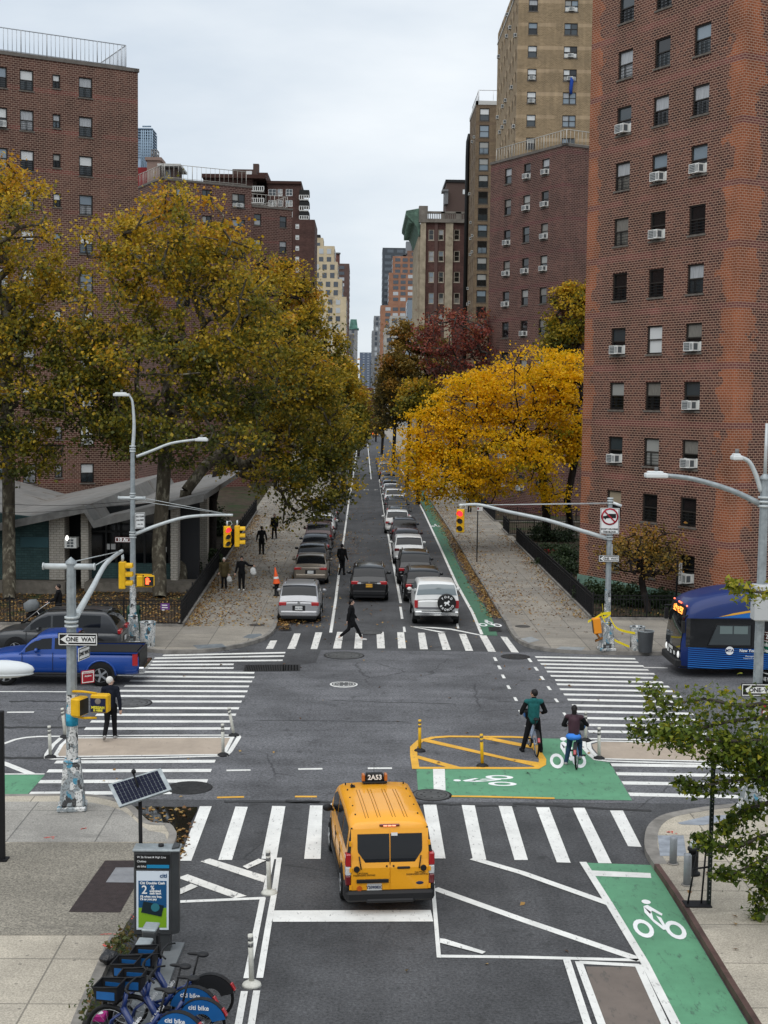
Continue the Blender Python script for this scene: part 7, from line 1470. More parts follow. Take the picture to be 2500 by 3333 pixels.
def fuse(mb, name, mats, parent, vox=.012, sm=3, paint=None):
 rj = random.Random(len(mb.v)); V0 = [v.copy() for v in mb.v]
 for k in (1, .93, 1.09, .86, .8, 1.2):         # the voxel union now and then drops a limb: check each and try again
  o = mb.build(name, mats, parent); r = o.modifiers.new('r', 'REMESH'); r.mode = 'VOXEL'; r.voxel_size = vox*k; r.use_smooth_shade = True; s_ = o.modifiers.new('s', 'SMOOTH'); s_.iterations = sm; s_.factor = .5; rebake(o)
  if not o.data.polygons: ok = False
  else: bv = BVHTree.FromPolygons([v.co for v in o.data.vertices], [list(p.vertices) for p in o.data.polygons]); ok = all(bv.find_nearest(c)[3] < q*1.5+.02 for c, q in getattr(mb, 'mid', []))
  if ok or k == 1.2: break
  bpy.data.objects.remove(o); mb.v = [v+Vector((rj.uniform(-1, 1), rj.uniform(-1, 1), rj.uniform(-1, 1)))*.0012 for v in V0]
 if not ok: print('FUSE', name)
 me = o.data; me.materials.clear()
 for m in (mats if isinstance(mats, list) else [mats]): me.materials.append(m)
 if paint:
  mi = [0]*len(me.polygons)
  for i, p in enumerate(me.polygons):
   for c, r_, k in paint:
    if (p.center-c).length < r_: mi[i] = k
  me.polygons.foreach_set('material_index', mi)
 return o
STAND = dict(legs=(((.095, .02, .50), (.10, -.01, .09)), ((-.095, .02, .50), (-.10, -.01, .09))), arms=(((.235, -.03, 1.10), (.245, .06, .86)), ((-.235, -.03, 1.10), (-.245, .06, .86))))
def person(label, loc, rz, h=1.72, legs=None, arms=None, yaw=0., lean=0., top=M_CBLK, bot=M_CBLK, shoe=M_CBLK, hair=M_HBLK, skin=M_SKIN, long=0., hairlen=0., hood=False, coat=0., vest=None, wide=1., toe=None, bald=False, hip=None, tip=0.):
 T = thing('person', label, 'person', loc, rz); k = h/1.72; V = lambda p: Vector(p)*k
 legs = legs or STAND['legs']; arms = arms or STAND['arms']; hp = V(hip or (0, 0, .93)); ch = hp+V((0, lean*.38, .36)); nk = hp+V((0, lean*.55, .53)); hd = nk+V((0, .02+lean*.12, .155)); RY = Matrix.Rotation(yaw, 3, 'Z') @ Matrix.Rotation(tip, 3, 'X'); F = lambda p: hd+RY @ (Vector(p)*k)
 sh = [nk+V((s_*.175*wide, 0, -.055)) for s_ in (1, -1)]; hj = [hp+V((s_*.088, 0, -.01)) for s_ in (1, -1)]
 b = MB(); cap(b, hp, ch, .115*k, .13*k); cap(b, ch, nk+V((0, 0, -.07)), .125*k, .10*k); cap(b, sh[0], sh[1], .06*k, .06*k); cap(b, nk+V((0, 0, -.05)), hd+V((0, -.01, -.06)), .056*k, .05*k)
 b.ball(F((0, -.008, .02)), (.076*k, .096*k, .108*k), 16, rot=RY); b.ball(F((0, .03, -.055)), (.052*k, .055*k, .055*k), 12, rot=RY)
 cap(b, F((0, .083, .012)), F((0, .104, -.022)), .011*k, .016*k); [b.ball(F((s_*.076, -.005, -.005)), (.014*k, .022*k, .032*k), 8, rot=RY) for s_ in (1, -1)]
 for i, s_ in enumerate((1, -1)):
  kn, an = V(legs[i][0]), V(legs[i][1]); cap(b, hj[i], kn, .085*k, .055*k); cap(b, kn, an, .056*k, .036*k); td = Vector((s_*.03, .14, -.05)) if toe is None else Vector(toe[i]); cap(b, an+V((0, -.03, -.045)), an+td*k, .034*k, .026*k)
  el, wr_ = V(arms[i][0]), V(arms[i][1]); cap(b, sh[i], el, .050*k, .040*k); cap(b, el, wr_, .040*k, .026*k)
  d = (wr_-el).normalized(); sd = d.cross(Vector((0, 1, .3))).normalized(); pn = sd.cross(d); pm = wr_+d*.05*k; b.ball(pm, (.018*k, .040*k, .048*k), 10, rot=Matrix((pn, sd, d)).transposed())
  for q in range(4):
   f0 = pm+d*.035*k+sd*(.028-.0187*q)*k; f1 = f0+d*(.038-.004*abs(q-1.2))*k+pn*.008*k; f2 = f1+d*.022*k+pn*.02*k; cap(b, f0, f1, .0095*k, .009*k); cap(b, f1, f2, .009*k, .008*k)
  cap(b, wr_+d*.03*k+sd*.035*k, wr_+d*.065*k+sd*.05*k+pn*.02*k, .011*k, .009*k)
 fuse(b, 'body', [skin, M_EYE, M_LIP], T, .0105, 2, [(F((.031, .085, .018)), .012*k, 1), (F((-.031, .085, .018)), .012*k, 1), (F((0, .09, -.05)), .016*k, 2)])
 t = MB(); cap(t, hp+V((0, 0, .0)), ch, .138*k*wide, .152*k*wide); cap(t, ch, nk+V((0, 0, -.06)), .15*k*wide, .115*k*wide); cap(t, sh[0], sh[1], .078*k, .078*k); cap(t, nk+V((0, 0, -.06)), nk+V((0, .0, .01)), .085*k, .072*k)
 if coat: cap(t, hp+V((0, 0, .1)), hp+V((0, .01, -coat)), .15*k*wide, .17*k*wide)
 ab = MB() if vest else t
 for i in (0, 1):
  el, wr_ = V(arms[i][0]), V(arms[i][1]); cap(ab, sh[i], el, .070*k, .060*k); cap(ab, el, wr_-(wr_-el)*.06, .060*k, .045*k)
 if hood: t.ball(nk+V((0, -.085, -.03)), (.11*k, .06*k, .09*k), 12)
 fuse(t, 'vest' if vest else 'jacket', vest or top, T, .016, 3)
 if vest: fuse(ab, 'sleeves', top, T, .014, 3); c_ = MB(); cap(c_, nk+V((0, -.01, -.03)), nk+V((0, 0, .035)), .078*k, .07*k); fuse(c_, 'collar', top, T, .014, 1)
 p = MB(); cap(p, hp+V((0, 0, .06)), hp+V((0, 0, -.02)), .132*k, .135*k)
 for i in (0, 1):
  kn, an = V(legs[i][0]), V(legs[i][1]); cap(p, hj[i], kn, .102*k, .076*k); cap(p, kn, an+(kn-an)*long, .076*k, .060*k)
 fuse(p, 'trousers', bot, T, .015, 3)
 for i, s_ in enumerate((1, -1)):
  an = V(legs[i][1]); td = Vector((s_*.03, .14, -.05)) if toe is None else Vector(toe[i]); q = MB(); cap(q, an+V((0, -.045, -.04)), an+td*k+V((0, .02, .0)), .048*k, .042*k); fuse(q, 'shoe', shoe, T, .013, 1)
 if not bald:
  hm = MB(); hm.ball(F((0, -.022, .035)), (.090*k, .104*k, .108*k), 16, rot=RY);
  if hairlen: cap(hm, F((0, -.065, 0)), F((0, -.085, -hairlen)), .075*k, .055*k)
  ho = fuse(hm, 'hair', hair, T, .012, 1)
  cut = ho.data; bm = bmesh.new(); bm.from_mesh(cut); iv = RY.inverted(); dl = [v for v in bm.verts if (lambda q: q.y > .045*k and q.z < .062*k or q.y > -.03*k and q.z < -.02*k and not hairlen)(iv @ (v.co-hd))]; bmesh.ops.delete(bm, geom=dl, context='VERTS'); bm.to_mesh(cut); bm.free()
 return T
def gp(c, x, y, z=0.): return g(*c(x, y), z)
cT = crop(1660, 2200, .3151); cU = crop(680, 1650, .2365); cV = crop(1060, 1750, .2917); cW = crop(300, 2180, .197)
WALK = lambda f=.28, b=-.30, lift=.10: (((.09, f*.55+.06, .52), (.09, f, .085)), ((-.09, b*.25+.03, .50), (-.09, b, .085+lift)))
SW = (((.24, -.12, 1.12), (.25, -.16, .88)), ((-.24, .06, 1.12), (-.24, .22, .92)))
p = gp(cW, 310, 1145); person('white haired man in black seen from behind walking off the left crosswalk', (p.x-.02, p.y+.05, 0), R(8), 1.77, legs=(((.10, .10, .52), (.12, .02, .085)), ((-.09, .02, .50), (-.14, -.38, .20))), arms=(((.25, -.06, 1.10), (.27, -.06, .83)), ((-.25, 0, 1.1), (-.25, .06, .85))), yaw=R(-62), hair=M_HWHT, skin=M_SKIN2, shoe=M_SHOEG, top=M_CNAVY, toe=((.05, .15, -.05), (-.02, .05, -.13)))
p = gp(cV, 225, 1140); p2 = gp(cV, 340, 1160); person('woman in a black coat striding right over the far crosswalk', ((p.x+p2.x)/2, (p.y+p2.y)/2, 0), R(-90), 1.68, legs=(((.09, -.10, .50), (.09, -.50, .15)), ((-.09, .24, .53), (-.09, .46, .09))), arms=SW, coat=.22, long=.22, shoe=M_SHOE, hairlen=.05, skin=M_SKIN2, toe=((.0, .10, -.09), (0, .15, -.05)))
p = gp(cV, 180, 415); person('person in a dark hooded jacket walking up the street beside the parked sedans', (p.x, p.y, 0), R(-12), 1.72, legs=(((.07, .10, .52), (.13, -.02, .085)), ((-.05, .05, .50), (-.10, -.22, .10))), arms=(((.25, -.03, 1.1), (.33, .02, .86)), ((-.25, .02, 1.1), (-.22, .14, .95))), hood=True, wide=1.1, hair=M_HBLK, hairlen=.01)
for x, y, lb, kw in ((725, 655, 'man in black walking away on the left pavement', dict(arms=(((.27, -.05, 1.12), (.30, .02, .88)), ((-.27, -.05, 1.12), (-.3, .02, .88))))),):
 p = gp(cU, x, y, KH); person(lb, (p.x, p.y, KH), R(5), 1.76, hood=True, **kw)
p = gp(cG, 182, 495, KH); person('woman in a dark puffy coat farthest up the left pavement', (p.x, p.y, KH), R(170), 1.72, coat=.2, hairlen=.15, wide=1.1, legs=WALK(.15, -.15, .03))
p = gp(cU, 210, 1120, KH); e1_ = person('elderly person in an olive padded coat with a cane and a white bag', (p.x, p.y, KH), R(178), 1.56, top=M_OLIVE, hair=M_HWHT, coat=.12, wide=1.2, lean=.1, legs=(((.09, .02, .5), (.10, .0, .09)), ((-.09, .02, .5), (-.10, 0, .09))), arms=(((.25, .0, 1.12), (.27, .12, .92)), ((-.25, -.02, 1.1), (-.27, .03, .84))), skin=M_SKIN2)
p3 = gp(cU, 450, 1150, KH); e2_ = person('man in a dark jacket and white shoes holding out a white bag', (p3.x, p3.y, KH), R(172), 1.72, shoe=M_SHOE, wide=1.12, arms=(((.26, .0, 1.1), (.29, .12, .9)), ((-.36, .02, 1.30), (-.60, .08, 1.28))), tip=R(-14))
M_BAG = mat('plastic_bag_white', (.60, .60, .58), .5, var=.15, scale=9.)
def bag(label, loc, w=.26, hh=.36):
 m = MB(); m.ball((0, 0, hh*.5), (w*.5, .09, hh*.48), 12); m.ball((.03, .01, hh*.3), (w*.5, .1, hh*.3), 10); T = thing('shopping_bag', label, 'bag', loc, group='white shopping bags'); fuse(m, 'sack', M_BAG, T, .02, 2); q = MB()
 for s_ in (-1, 1): q.tube([(s_*.05, 0, hh*.92), (s_*.03, 0, hh*1.1), (0, 0, hh*1.22)], .008, 5)
 q.build('bag_handle', M_BAG, T)
bag('white shopping bag held low by the elderly person in olive', (p.x+.26, p.y-.05, KH+.30)); bag('white shopping bag hanging from the outstretched arm', (p3.x+.58, p3.y-.15, KH+.80), .3, .42)
m = MB(); m.tube([(0, 0, .0), (.02, 0, .80), (.0, .0, .84), (-.06, 0, .84)], .013, 6); o = m.build('walking_cane', M_CBLK, loc=(p.x-.30, p.y-.14, KH)); tag(o, 'black walking cane beside the elderly person in olive', 'cane')
p = gp(cE, 95, 390, KH); person('person in black walking under the yellow tree on the right pavement', (p.x, p.y, KH), R(5), 1.76, wide=1.15, arms=(((.28, -.02, 1.12), (.30, .03, .9)), ((-.28, -.02, 1.12), (-.3, .03, .9))))
cX = crop(80, 1880, .2101); pz = at(*cX(530, 560), 57.2)
person('man in black pushing a stroller along the left railing', (pz.x, 57.2, KH), R(90), 1.74, arms=(((.22, .12, 1.12), (.18, .38, 1.02)), ((-.22, .12, 1.12), (-.18, .38, 1.02))), legs=WALK(.2, -.25, .06), skin=M_SKIN2)
T = thing('stroller', 'stroller with a grey hood and silver frame before the man in black', 'stroller', (pz.x-.95, 57.2, KH), R(90)); ms = mat('stroller_frame_silver', (.5, .5, .5), .35, metal=.8); fb = mat('stroller_fabric', (.15, .16, .165), .85, var=.2)
m = MB(); [m.tube([(s_*.24, -.62, 1.02), (s_*.25, -.30, .80), (s_*.27, .45, .20)], .016, 6) for s_ in (1, -1)]; [m.tube([(s_*.25, -.1, .65), (s_*.28, -.42, .16)], .016, 6) for s_ in (1, -1)]; m.tube([(.24, -.62, 1.02), (-.24, -.62, 1.02)], .02, 6); m.build('frame', ms, T)
m = MB(); m.lathe([(.0, .0), (.30, .02), (.34, .22), (.28, .42), (.0, .5)], (0, .12, .62), 14, axis=(0, .35, 1), caps=False); m.build('hood', fb, T); m = MB(); m.box((0, .02, .52), (.46, .75, .2), rot=Euler((R(-16), 0, 0))); m.build('seat', M_CBLK, T, bevel=.06)
for x, y, r_ in ((.28, -.42, .15), (-.28, -.42, .15), (.24, .48, .11), (-.24, .48, .11)): m = MB(); m.lathe([(r_*.7, -.02), (r_, -.02), (r_, .02), (r_*.7, .02)], (x, y, r_), 14, axis=(1, 0, 0)); m.build('wheel', M_TYRE, T)
# ------------------------------------------------------------------ bicycles
M_CBL = mat('bike_blue', (.004, .022, .12), .35, coat=.4); M_CBB = mat('bike_guard_blue', (.010, .095, .28), .5, coat=.1, var=.15); M_EBIKE = mat('ebike_grey_blue', (.26, .32, .42), .35, coat=.4); M_SAD = mat('saddle_black', (.016, .016, .017), .5)
def bicycle(label, loc, rz, frame=M_CBL, guard=True, basket=True, tilt=0., steer=0., group=None, guardm=None, sign=True, lift=.95):
 T = thing('bicycle', label, 'bicycle', loc, rz, group); T.rotation_euler = (0, tilt, rz); r = .335; wb = .54
 for y in (-wb, wb):
  w = MB(); w.tube([(0, y+r*math.cos(t), r+r*math.sin(t)) for t in [2*math.pi*i/28 for i in range(28)]], .024, 6, closed=True); wo = w.build('wheel', M_TYRE, T); s_ = MB()
  s_.tube([(0, y+(r-.03)*math.cos(t), r+(r-.03)*math.sin(t)) for t in [2*math.pi*i/24 for i in range(24)]], .010, 5, closed=True); s_.cyl((-.05, y, r), (.05, y, r), .03, n=10)
  for i in range(14): t = i*.4488; s_.tube([(.02*(-1)**i, y, r), (0, y+(r-.03)*math.cos(t), r+(r-.03)*math.sin(t))], .0022, 3)
  s_.build('rim', M_RIM, wo)
 f = MB(); hd0, hd1 = Vector((0, wb-.20, .62)), Vector((0, wb-.26, .92)); bb = Vector((0, -.02, .30)); st = Vector((0, -.24, .66))
 f.tube([hd0+Vector((0, 0, .08)), Vector((0, .18, .42)), bb], [.05, .055, .05], 8); f.tube([bb, st], .036, 8); f.tube([Vector((0, .1, .40)), st-Vector((0, 0, .12))], .026, 8); f.tube([hd0, hd1], .036, 8)
 for s_ in (1, -1): f.tube([bb, (s_*.055, -wb, r)], .018, 6); f.tube([st-Vector((0, -.03, .1)), (s_*.055, -wb, r)], .014, 6); f.tube([hd0, (s_*.05, wb-.04, .5), (s_*.055, wb, r)], .02, 6)
 fo = f.build('frame', frame, T)
 if sign: text('citi bike', .085, M_WHT, fo, (.058, .16, .44), Euler((R(90), R(-0), R(90))).to_matrix() @ Matrix.Rotation(R(-52), 3, 'Z'), bold=.002); text('citi bike', .085, M_WHT, fo, (-.058, .16, .44), Euler((R(90), 0, R(-90))).to_matrix() @ Matrix.Rotation(R(52), 3, 'Z'), bold=.002)
 s_ = MB(); s_.tube([st-Vector((0, -.02, .1)), Vector((0, -.32, lift-.04))], .016, 6); s_.build('seat_post', M_SAD, T)
 s_ = MB(); s_.ball((0, -.40, lift), (.085, .10, .04), 12); s_.ball((0, -.26, lift+.005), (.03, .13, .03), 10); fuse(s_, 'saddle', M_SAD, T, .012, 2)
 h_ = MB(); h_.tube([hd1, Vector((0, wb-.29, 1.04))], .02, 6); h_.tube([(s_*x, wb-.29-y, 1.05+z) for s_, x, y, z in ((1, .31, .13, .0), (1, .22, .04, .02), (1, .06, 0, 0), (-1, .06, 0, 0), (-1, .22, .04, .02), (-1, .31, .13, 0))], .016, 6); h_.build('handlebar', M_TRIM, T)
 g_ = MB(); a0, a1 = R(10), R(165); n = 12
 for s_ in ((1, -1) if guard else ()):
  for i in range(n):
   t0, t1 = a0+(a1-a0)*i/n, a0+(a1-a0)*(i+1)/n; q = [(s_*.045, -wb+ro*math.cos(t), r+ro*math.sin(t)) for ro, t in ((.16, t0), (.375, t0), (.375, t1), (.16, t1))]; g_.add(q, [(0, 1, 2, 3)])
 g_2 = MB()
 for i in range(n): t0, t1 = a0+(a1-a0)*i/n, a0+(a1-a0)*(i+1)/n; g_2.add([(x, -wb+.385*math.cos(t), r+.385*math.sin(t)) for x, t in ((-.05, t0), (.05, t0), (.05, t1), (-.05, t1))], [(0, 1, 2, 3)])
 go = g_2.build('rear_fender', M_TRIM, T)
 if guard:
  wg = g_.build('wheel_guard', guardm or M_CBB, T)
  if (guardm or M_CBB) is M_CBB: text('citi bike', .10, M_WHT, wg, (.05, -wb+.05, r+.25), Euler((R(90), 0, R(90))), bold=.002); text('citi bike', .10, M_WHT, wg, (-.05, -wb+.05, r+.25), Euler((R(90), 0, R(-90))), bold=.002)
 q = MB(); q.box((0, -wb-.34, r+.19), (.07, .04, .13), rot=Euler((R(-30), 0, 0))); q.build('taillight', M_TAIL, T, bevel=.01)
 c_ = MB(); c_.cyl((-.07, -.02, .3), (.07, -.02, .3), .07, n=14); c_.tube([(.08, -.02, .3), (.09, .12, .2)], .012, 5); c_.tube([(-.08, -.02, .3), (-.09, -.16, .4)], .012, 5); c_.box((.14, .12, .2), (.1, .08, .025)); c_.box((-.14, -.16, .4), (.1, .08, .025)); c_.build('crank', M_TRIM, T)
 if basket:
  b = MB(); y0, y1, z0, z1, w = wb-.16, wb+.16, .82, 1.06, .18
  for a in ([(-w*.8, y0, z0), (w*.8, y0, z0), (w, y0-.02, z1), (-w, y0-.02, z1)], [(-w*.8, y1, z0), (w*.8, y1, z0), (w, y1+.04, z1-.03), (-w, y1+.04, z1-.03)], [(-w*.8, y0, z0), (-w*.8, y1, z0), (-w, y1+.04, z1-.03), (-w, y0-.02, z1)], [(w*.8, y0, z0), (w*.8, y1, z0), (w, y1+.04, z1-.03), (w, y0-.02, z1)], [(-w*.8, y0, z0), (w*.8, y0, z0), (w*.8, y1, z0), (-w*.8, y1, z0)]): b.add(a, [(0, 1, 2, 3)])
  b.tube([(w, y0-.02, z1), (w, y1+.04, z1-.03), (-w, y1+.04, z1-.03), (-w, y0-.02, z1)], .016, 6, closed=True); bo = b.build('basket', M_TRIM, T);
  for s_ in (1, -1): b = MB(); b.box((s_*w*.93, (y0+y1)/2, .92), (.012, .28, .12)); b.build('basket_panel', M_CBB, bo)
  ft = MB(); ft.tube([(0, wb+.36*math.cos(t), r+.36*math.sin(t)) for t in [R(-5+160*i/10) for i in range(11)]], [.03]*11, 5); ft.build('front_fender', M_TRIM, T)
 return T
p = gp(cT, 280, 828); bicycle('pale grey shared bike under the man in the teal vest', (p.x-.05, p.y+.54, 0), R(3), M_EBIKE, True, True, guardm=M_EBIKE, sign=False, lift=1.0)
person('man in a teal fleece vest standing astride a pale grey bike', (p.x-.07, p.y+.40, 0), R(3), 1.76, legs=(((.17, .06, .5), (.22, -.02, .085)), ((-.17, .04, .5), (-.27, .06, .085))), arms=(((.33, .02, 1.13), (.30, .32, 1.02)), ((-.33, .02, 1.13), (-.28, .34, 1.0))), yaw=R(48), vest=M_TEALV, hood=True, wide=1.12)
p = gp(cT, 695, 958); bicycle('blue shared bike under the woman in the plum puffer vest', (p.x+.12, p.y+.52, 0), R(-14), mat('bike_light_blue', (.05, .16, .36), .35, coat=.4), False, True, tilt=R(-4), lift=.90)
person('woman in a plum puffer vest and jeans resting on a blue shared bike', (p.x-.02, p.y+.36, 0), R(-10), 1.62, hip=(-.04, -.14, .92), legs=(((.14, .26, .62), (.15, .20, .24)), ((-.17, .05, .50), (-.24, .0, .085))), arms=(((.32, .08, 1.18), (.34, .38, 1.08)), ((-.34, .0, 1.16), (-.26, .30, 1.06))), vest=M_PUFF, bot=M_JEAN, hairlen=.26, wide=1.12, lean=.25, shoe=M_SHOEG)
m = MB(); q0 = (p.x-.10, p.y+.20); m.ball((0, 0, 0), (.21, .17, .10), 14); o = m.build('shirt_tail', M_BLUESH, COL.objects.get('person.009') if False else None, loc=(q0[0], q0[1], .87)); o.parent = [x for x in COL.objects if x.get('label', '').startswith('woman in a plum')][0]; o.location = (-.04, -.20, .83)
DK = 'docked share bikes at lower left'
for (x, y), a, lb, gd in (((1270, 1690), 84, 'docked blue bike at the back of the row with a black rear guard', M_TRIM), ((1165, 1772), 80, 'docked blue bike second from the kiosk with a blue rear guard', None), ((1215, 1850), 83, 'docked blue bike third from the kiosk, blue guard lettered white', None), ((1075, 1935), 78, 'nearest docked blue bike at the bottom edge', None)):
 p = g(*cI(x, y)); d = Vector((-math.sin(R(a)), math.cos(R(a)), 0)); c = p+d*.54; bicycle(lb, (c.x, c.y, .02), R(a), guardm=gd, group=DK, sign=True, lift=1.02)
# ================================================================== railings, poles, signals, signs, small street things
M_GALV = mat('galvanised_steel', (.30, .33, .34), .5, metal=.35, var=.2, scale=7.); M_GALVL = mat('galvanised_light', (.50, .53, .53), .5, metal=.2, var=.12, scale=6.); M_SIGY = mat('signal_yellow', (.70, .40, .012), .5, var=.12, scale=6.); M_IRONB = mat('railing_black', (.008, .008, .009), .6); M_SIGW = mat('sign_white', (.74, .74, .72), .5); M_SIGK = mat('sign_black', (.012, .012, .012), .5); M_SIGR = mat('sign_red', (.33, .012, .025), .5); M_SIGB = mat('sign_brown', (.09, .022, .016), .5); M_SIGG = mat('sign_green', (.008, .13, .07), .5)
M_REDL = mat('red_signal_lit', (1., .015, .03), .4, emit=2.2); M_HAND = mat('hand_signal_lit', (1., .10, .03), .4, emit=2.2); M_LENS = mat('lens_dark', (.012, .012, .012), .3); M_LUM = mat('lamp_housing', (.62, .64, .64), .5)
def stick(name, thr):
 m = bpy.data.materials.new(name); m.use_nodes = True; t = m.node_tree; l = t.links.new; b = t.nodes['Principled BSDF']; tc = N(t, 'ShaderNodeTexCoord'); mp = N(t, 'ShaderNodeMapping'); mp.inputs['Scale'].default_value = (9, 9, 6); l(tc.outputs['Object'], mp.inputs[0])
 v = N(t, 'ShaderNodeTexVoronoi', i_Scale=1., distance='CHEBYCHEV'); l(mp.outputs[0], v.inputs['Vector']); n = N(t, 'ShaderNodeTexNoise', i_Scale=26., i_Detail=4.); l(tc.outputs['Object'], n.inputs['Vector'])
 sp = N(t, 'ShaderNodeSeparateColor'); l(v.outputs['Color'], sp.inputs[0]); cr = N(t, 'ShaderNodeValToRGB'); cr.color_ramp.interpolation = 'CONSTANT'; e = cr.color_ramp.elements; e[0].color = (.27, .30, .31, 1); e[1].position = thr; e[1].color = (.62, .62, .60, 1)
 for p_, c in ((thr+(1-thr)*.55, (.04, .04, .04, 1)), (thr+(1-thr)*.7, (.5, .5, .48, 1)), (thr+(1-thr)*.93, (.06, .25, .36, 1))): q = e.new(p_); q.color = c
 l(sp.outputs[0], cr.inputs[0]); r2 = N(t, 'ShaderNodeValToRGB'); r2.color_ramp.elements[0].position = .54; r2.color_ramp.elements[1].position = .58; l(n.outputs['Fac'], r2.inputs[0])
 mx = N(t, 'ShaderNodeMixRGB'); k = N(t, 'ShaderNodeMath', operation='MULTIPLY'); k.inputs[1].default_value = .8; l(r2.outputs[0], k.inputs[0]); l(k.outputs[0], mx.inputs[0]); l(cr.outputs[0], mx.inputs[1]); mx.inputs[2].default_value = (.10, .10, .10, 1); l(mx.outputs[0], b.inputs['Base Color']); b.inputs['Roughness'].default_value = .6; return m
M_STK = stick('pasted_stickers', .12); M_STK2 = stick('few_stickers', .55)
# ---------- railings
def railing(label, pts, h=1.12, base=None):
 T = thing('iron_railing', label, 'railing', pts[0]); o = Vector(pts[0]); b = MB(); r = MB(); P_ = [Vector(p)-o for p in pts]
 for a, c in zip(P_, P_[1:]):
  Lg = (c-a).length; d = (c-a)/Lg; an = math.atan2(d.y, d.x); n = int(Lg/.135)
  for i in range(n+1): p = a+d*(Lg*i/n); b.box((p.x, p.y, h/2+.02), (.022, .022, h-.06), an)
  for z in (h-.03, h-.2, .14): m_ = (a+c)/2; r.box((m_.x, m_.y, z), (Lg, .035, .035), an)
  for i in range(int(Lg/2.4)+1): p = a+d*min(Lg, i*2.4); q = MB(); q.box((p.x, p.y, h/2+.03), (.055, .055, h+.08), an); q.ball((p.x, p.y, h+.09), .04, 6); q.build('post', M_IRONB, T)
 b.build('bars', M_IRONB, T); r.build('rails', M_IRONB, T); k = MB()
 for a, c in zip(P_, P_[1:]): m_ = (a+c)/2; d = c-a; k.box((m_.x, m_.y, .05), (d.length+.2, .22, .12), math.atan2(d.y, d.x))
 k.build('stone_kerb', M_KERB, T); return T
railing('black iron railing round the left yard, along the avenue and up the street', [Vector((-34, FL0.y, KH)), Vector((FL0.x, FL0.y, KH)), ext(FL0, FL1, 118)])
pE = lambda x, y: g(*cE(x, y), KH)
g1, g2, g3, g4 = ext(FR0, FR1, pE(608, 720).y), ext(FR0, FR1, pE(520, 640).y), ext(FR0, FR1, pE(450, 575).y), ext(FR0, FR1, pE(375, 490).y)
railing('black iron railing along the right pavement down to the taped pole and along the avenue', [g1, Vector((FR0.x, FR0.y, KH)), Vector((40, FR0.y, KH))]); railing('short black railing panel beyond the gate gap on the right', [Vector((g2.x+9, g2.y+1, KH)), g2, g3]); railing('black railing farther up the right pavement under the locust', [Vector((g4.x+9, g4.y, KH)), g4, ext(FR0, FR1, 150)])
a = at(*cL(1020, 945), FL0.y-.05); c = at(*cL(1078, 905), FL0.y-.05); q = MB(); q.b2((a.x, FL0.y-.07, a.z), (c.x, FL0.y-.05, c.z)); o = q.build('yard_sign', mat('sign_purple', (.13, .045, .20), .6)); tag(o, 'small purple notice wired to the left yard railing', 'sign')
for i, w in enumerate((.8, .85, .4)): q = MB(); q.b2((a.x+.06, FL0.y-.075, c.z-.1-.1*i), (a.x+.06+(c.x-a.x-.1)*w, FL0.y-.071, c.z-.06-.1*i)); q.build('notice_line', M_SIGW, o)
# ---------- poles
def pole(label, b, ztop, r0=.115, r1=.085, ped=1.05, pr=.30, st=M_STK, sz=(1.0, 2.6), name='traffic_light_pole', cat='pole'):
 T = thing(name, label, cat, b); H_ = ztop-b.z; q = MB(); q.cyl((0, 0, ped-.1), (0, 0, H_), r0, r1, n=8, smooth=False); q.lathe([(r1*1.25, H_), (r1*1.25, H_+.05), (.01, H_+.16)], n=8, caps=False); q.build('shaft', M_GALV, T)
 q = MB(); q.box((0, 0, ped*.5+.06), (pr*2, pr*2, ped-.12), R(8), taper=.66); q.box((0, 0, .06), (pr*2.3, pr*2.3, .12), R(8)); q.box((0, 0, ped+.03), (pr*1.35, pr*1.35, .08), R(8)); q.build('pedestal', M_STK2, T, bevel=.03)
 if st: q = MB(); q.cyl((0, 0, sz[0]), (0, 0, sz[1]), r0+.006, r0-.006, n=8, smooth=False); q.build('sticker_wrap', st, T)
 return T
def collar(T, z, r=.15, nm='clamp_band'):
 q = MB(); [q.cyl((0, 0, z+dz), (0, 0, z+dz+.05), r, n=10) for dz in (0, .1, .2)]; q.build(nm, M_GALVL, T)
def arm(T, pts, r0, r1, nm='mast_arm', m=None):
 q = MB(); P_ = smooth_pts([Vector(p) for p in pts], 5); q.tube(P_, [r0+(r1-r0)*i/(len(P_)-1) for i in range(len(P_))], 8); q.build(nm, m or M_GALVL, T)
def tee(T, z, x0, x1): q = MB(); q.cyl((x0, 0, z), (x1, 0, z), .07, n=10); [q.cyl((x, 0, z), (x+.03*s_, 0, z), .085, n=10) for x, s_ in ((x0, -1), (x1, 1))]; q.build('tie_bar', M_GALVL, T)
def guy(T, a, b): q = MB(); q.tube([a, b], .012, 5); q.build('guy_wire', M_GALVL, T)
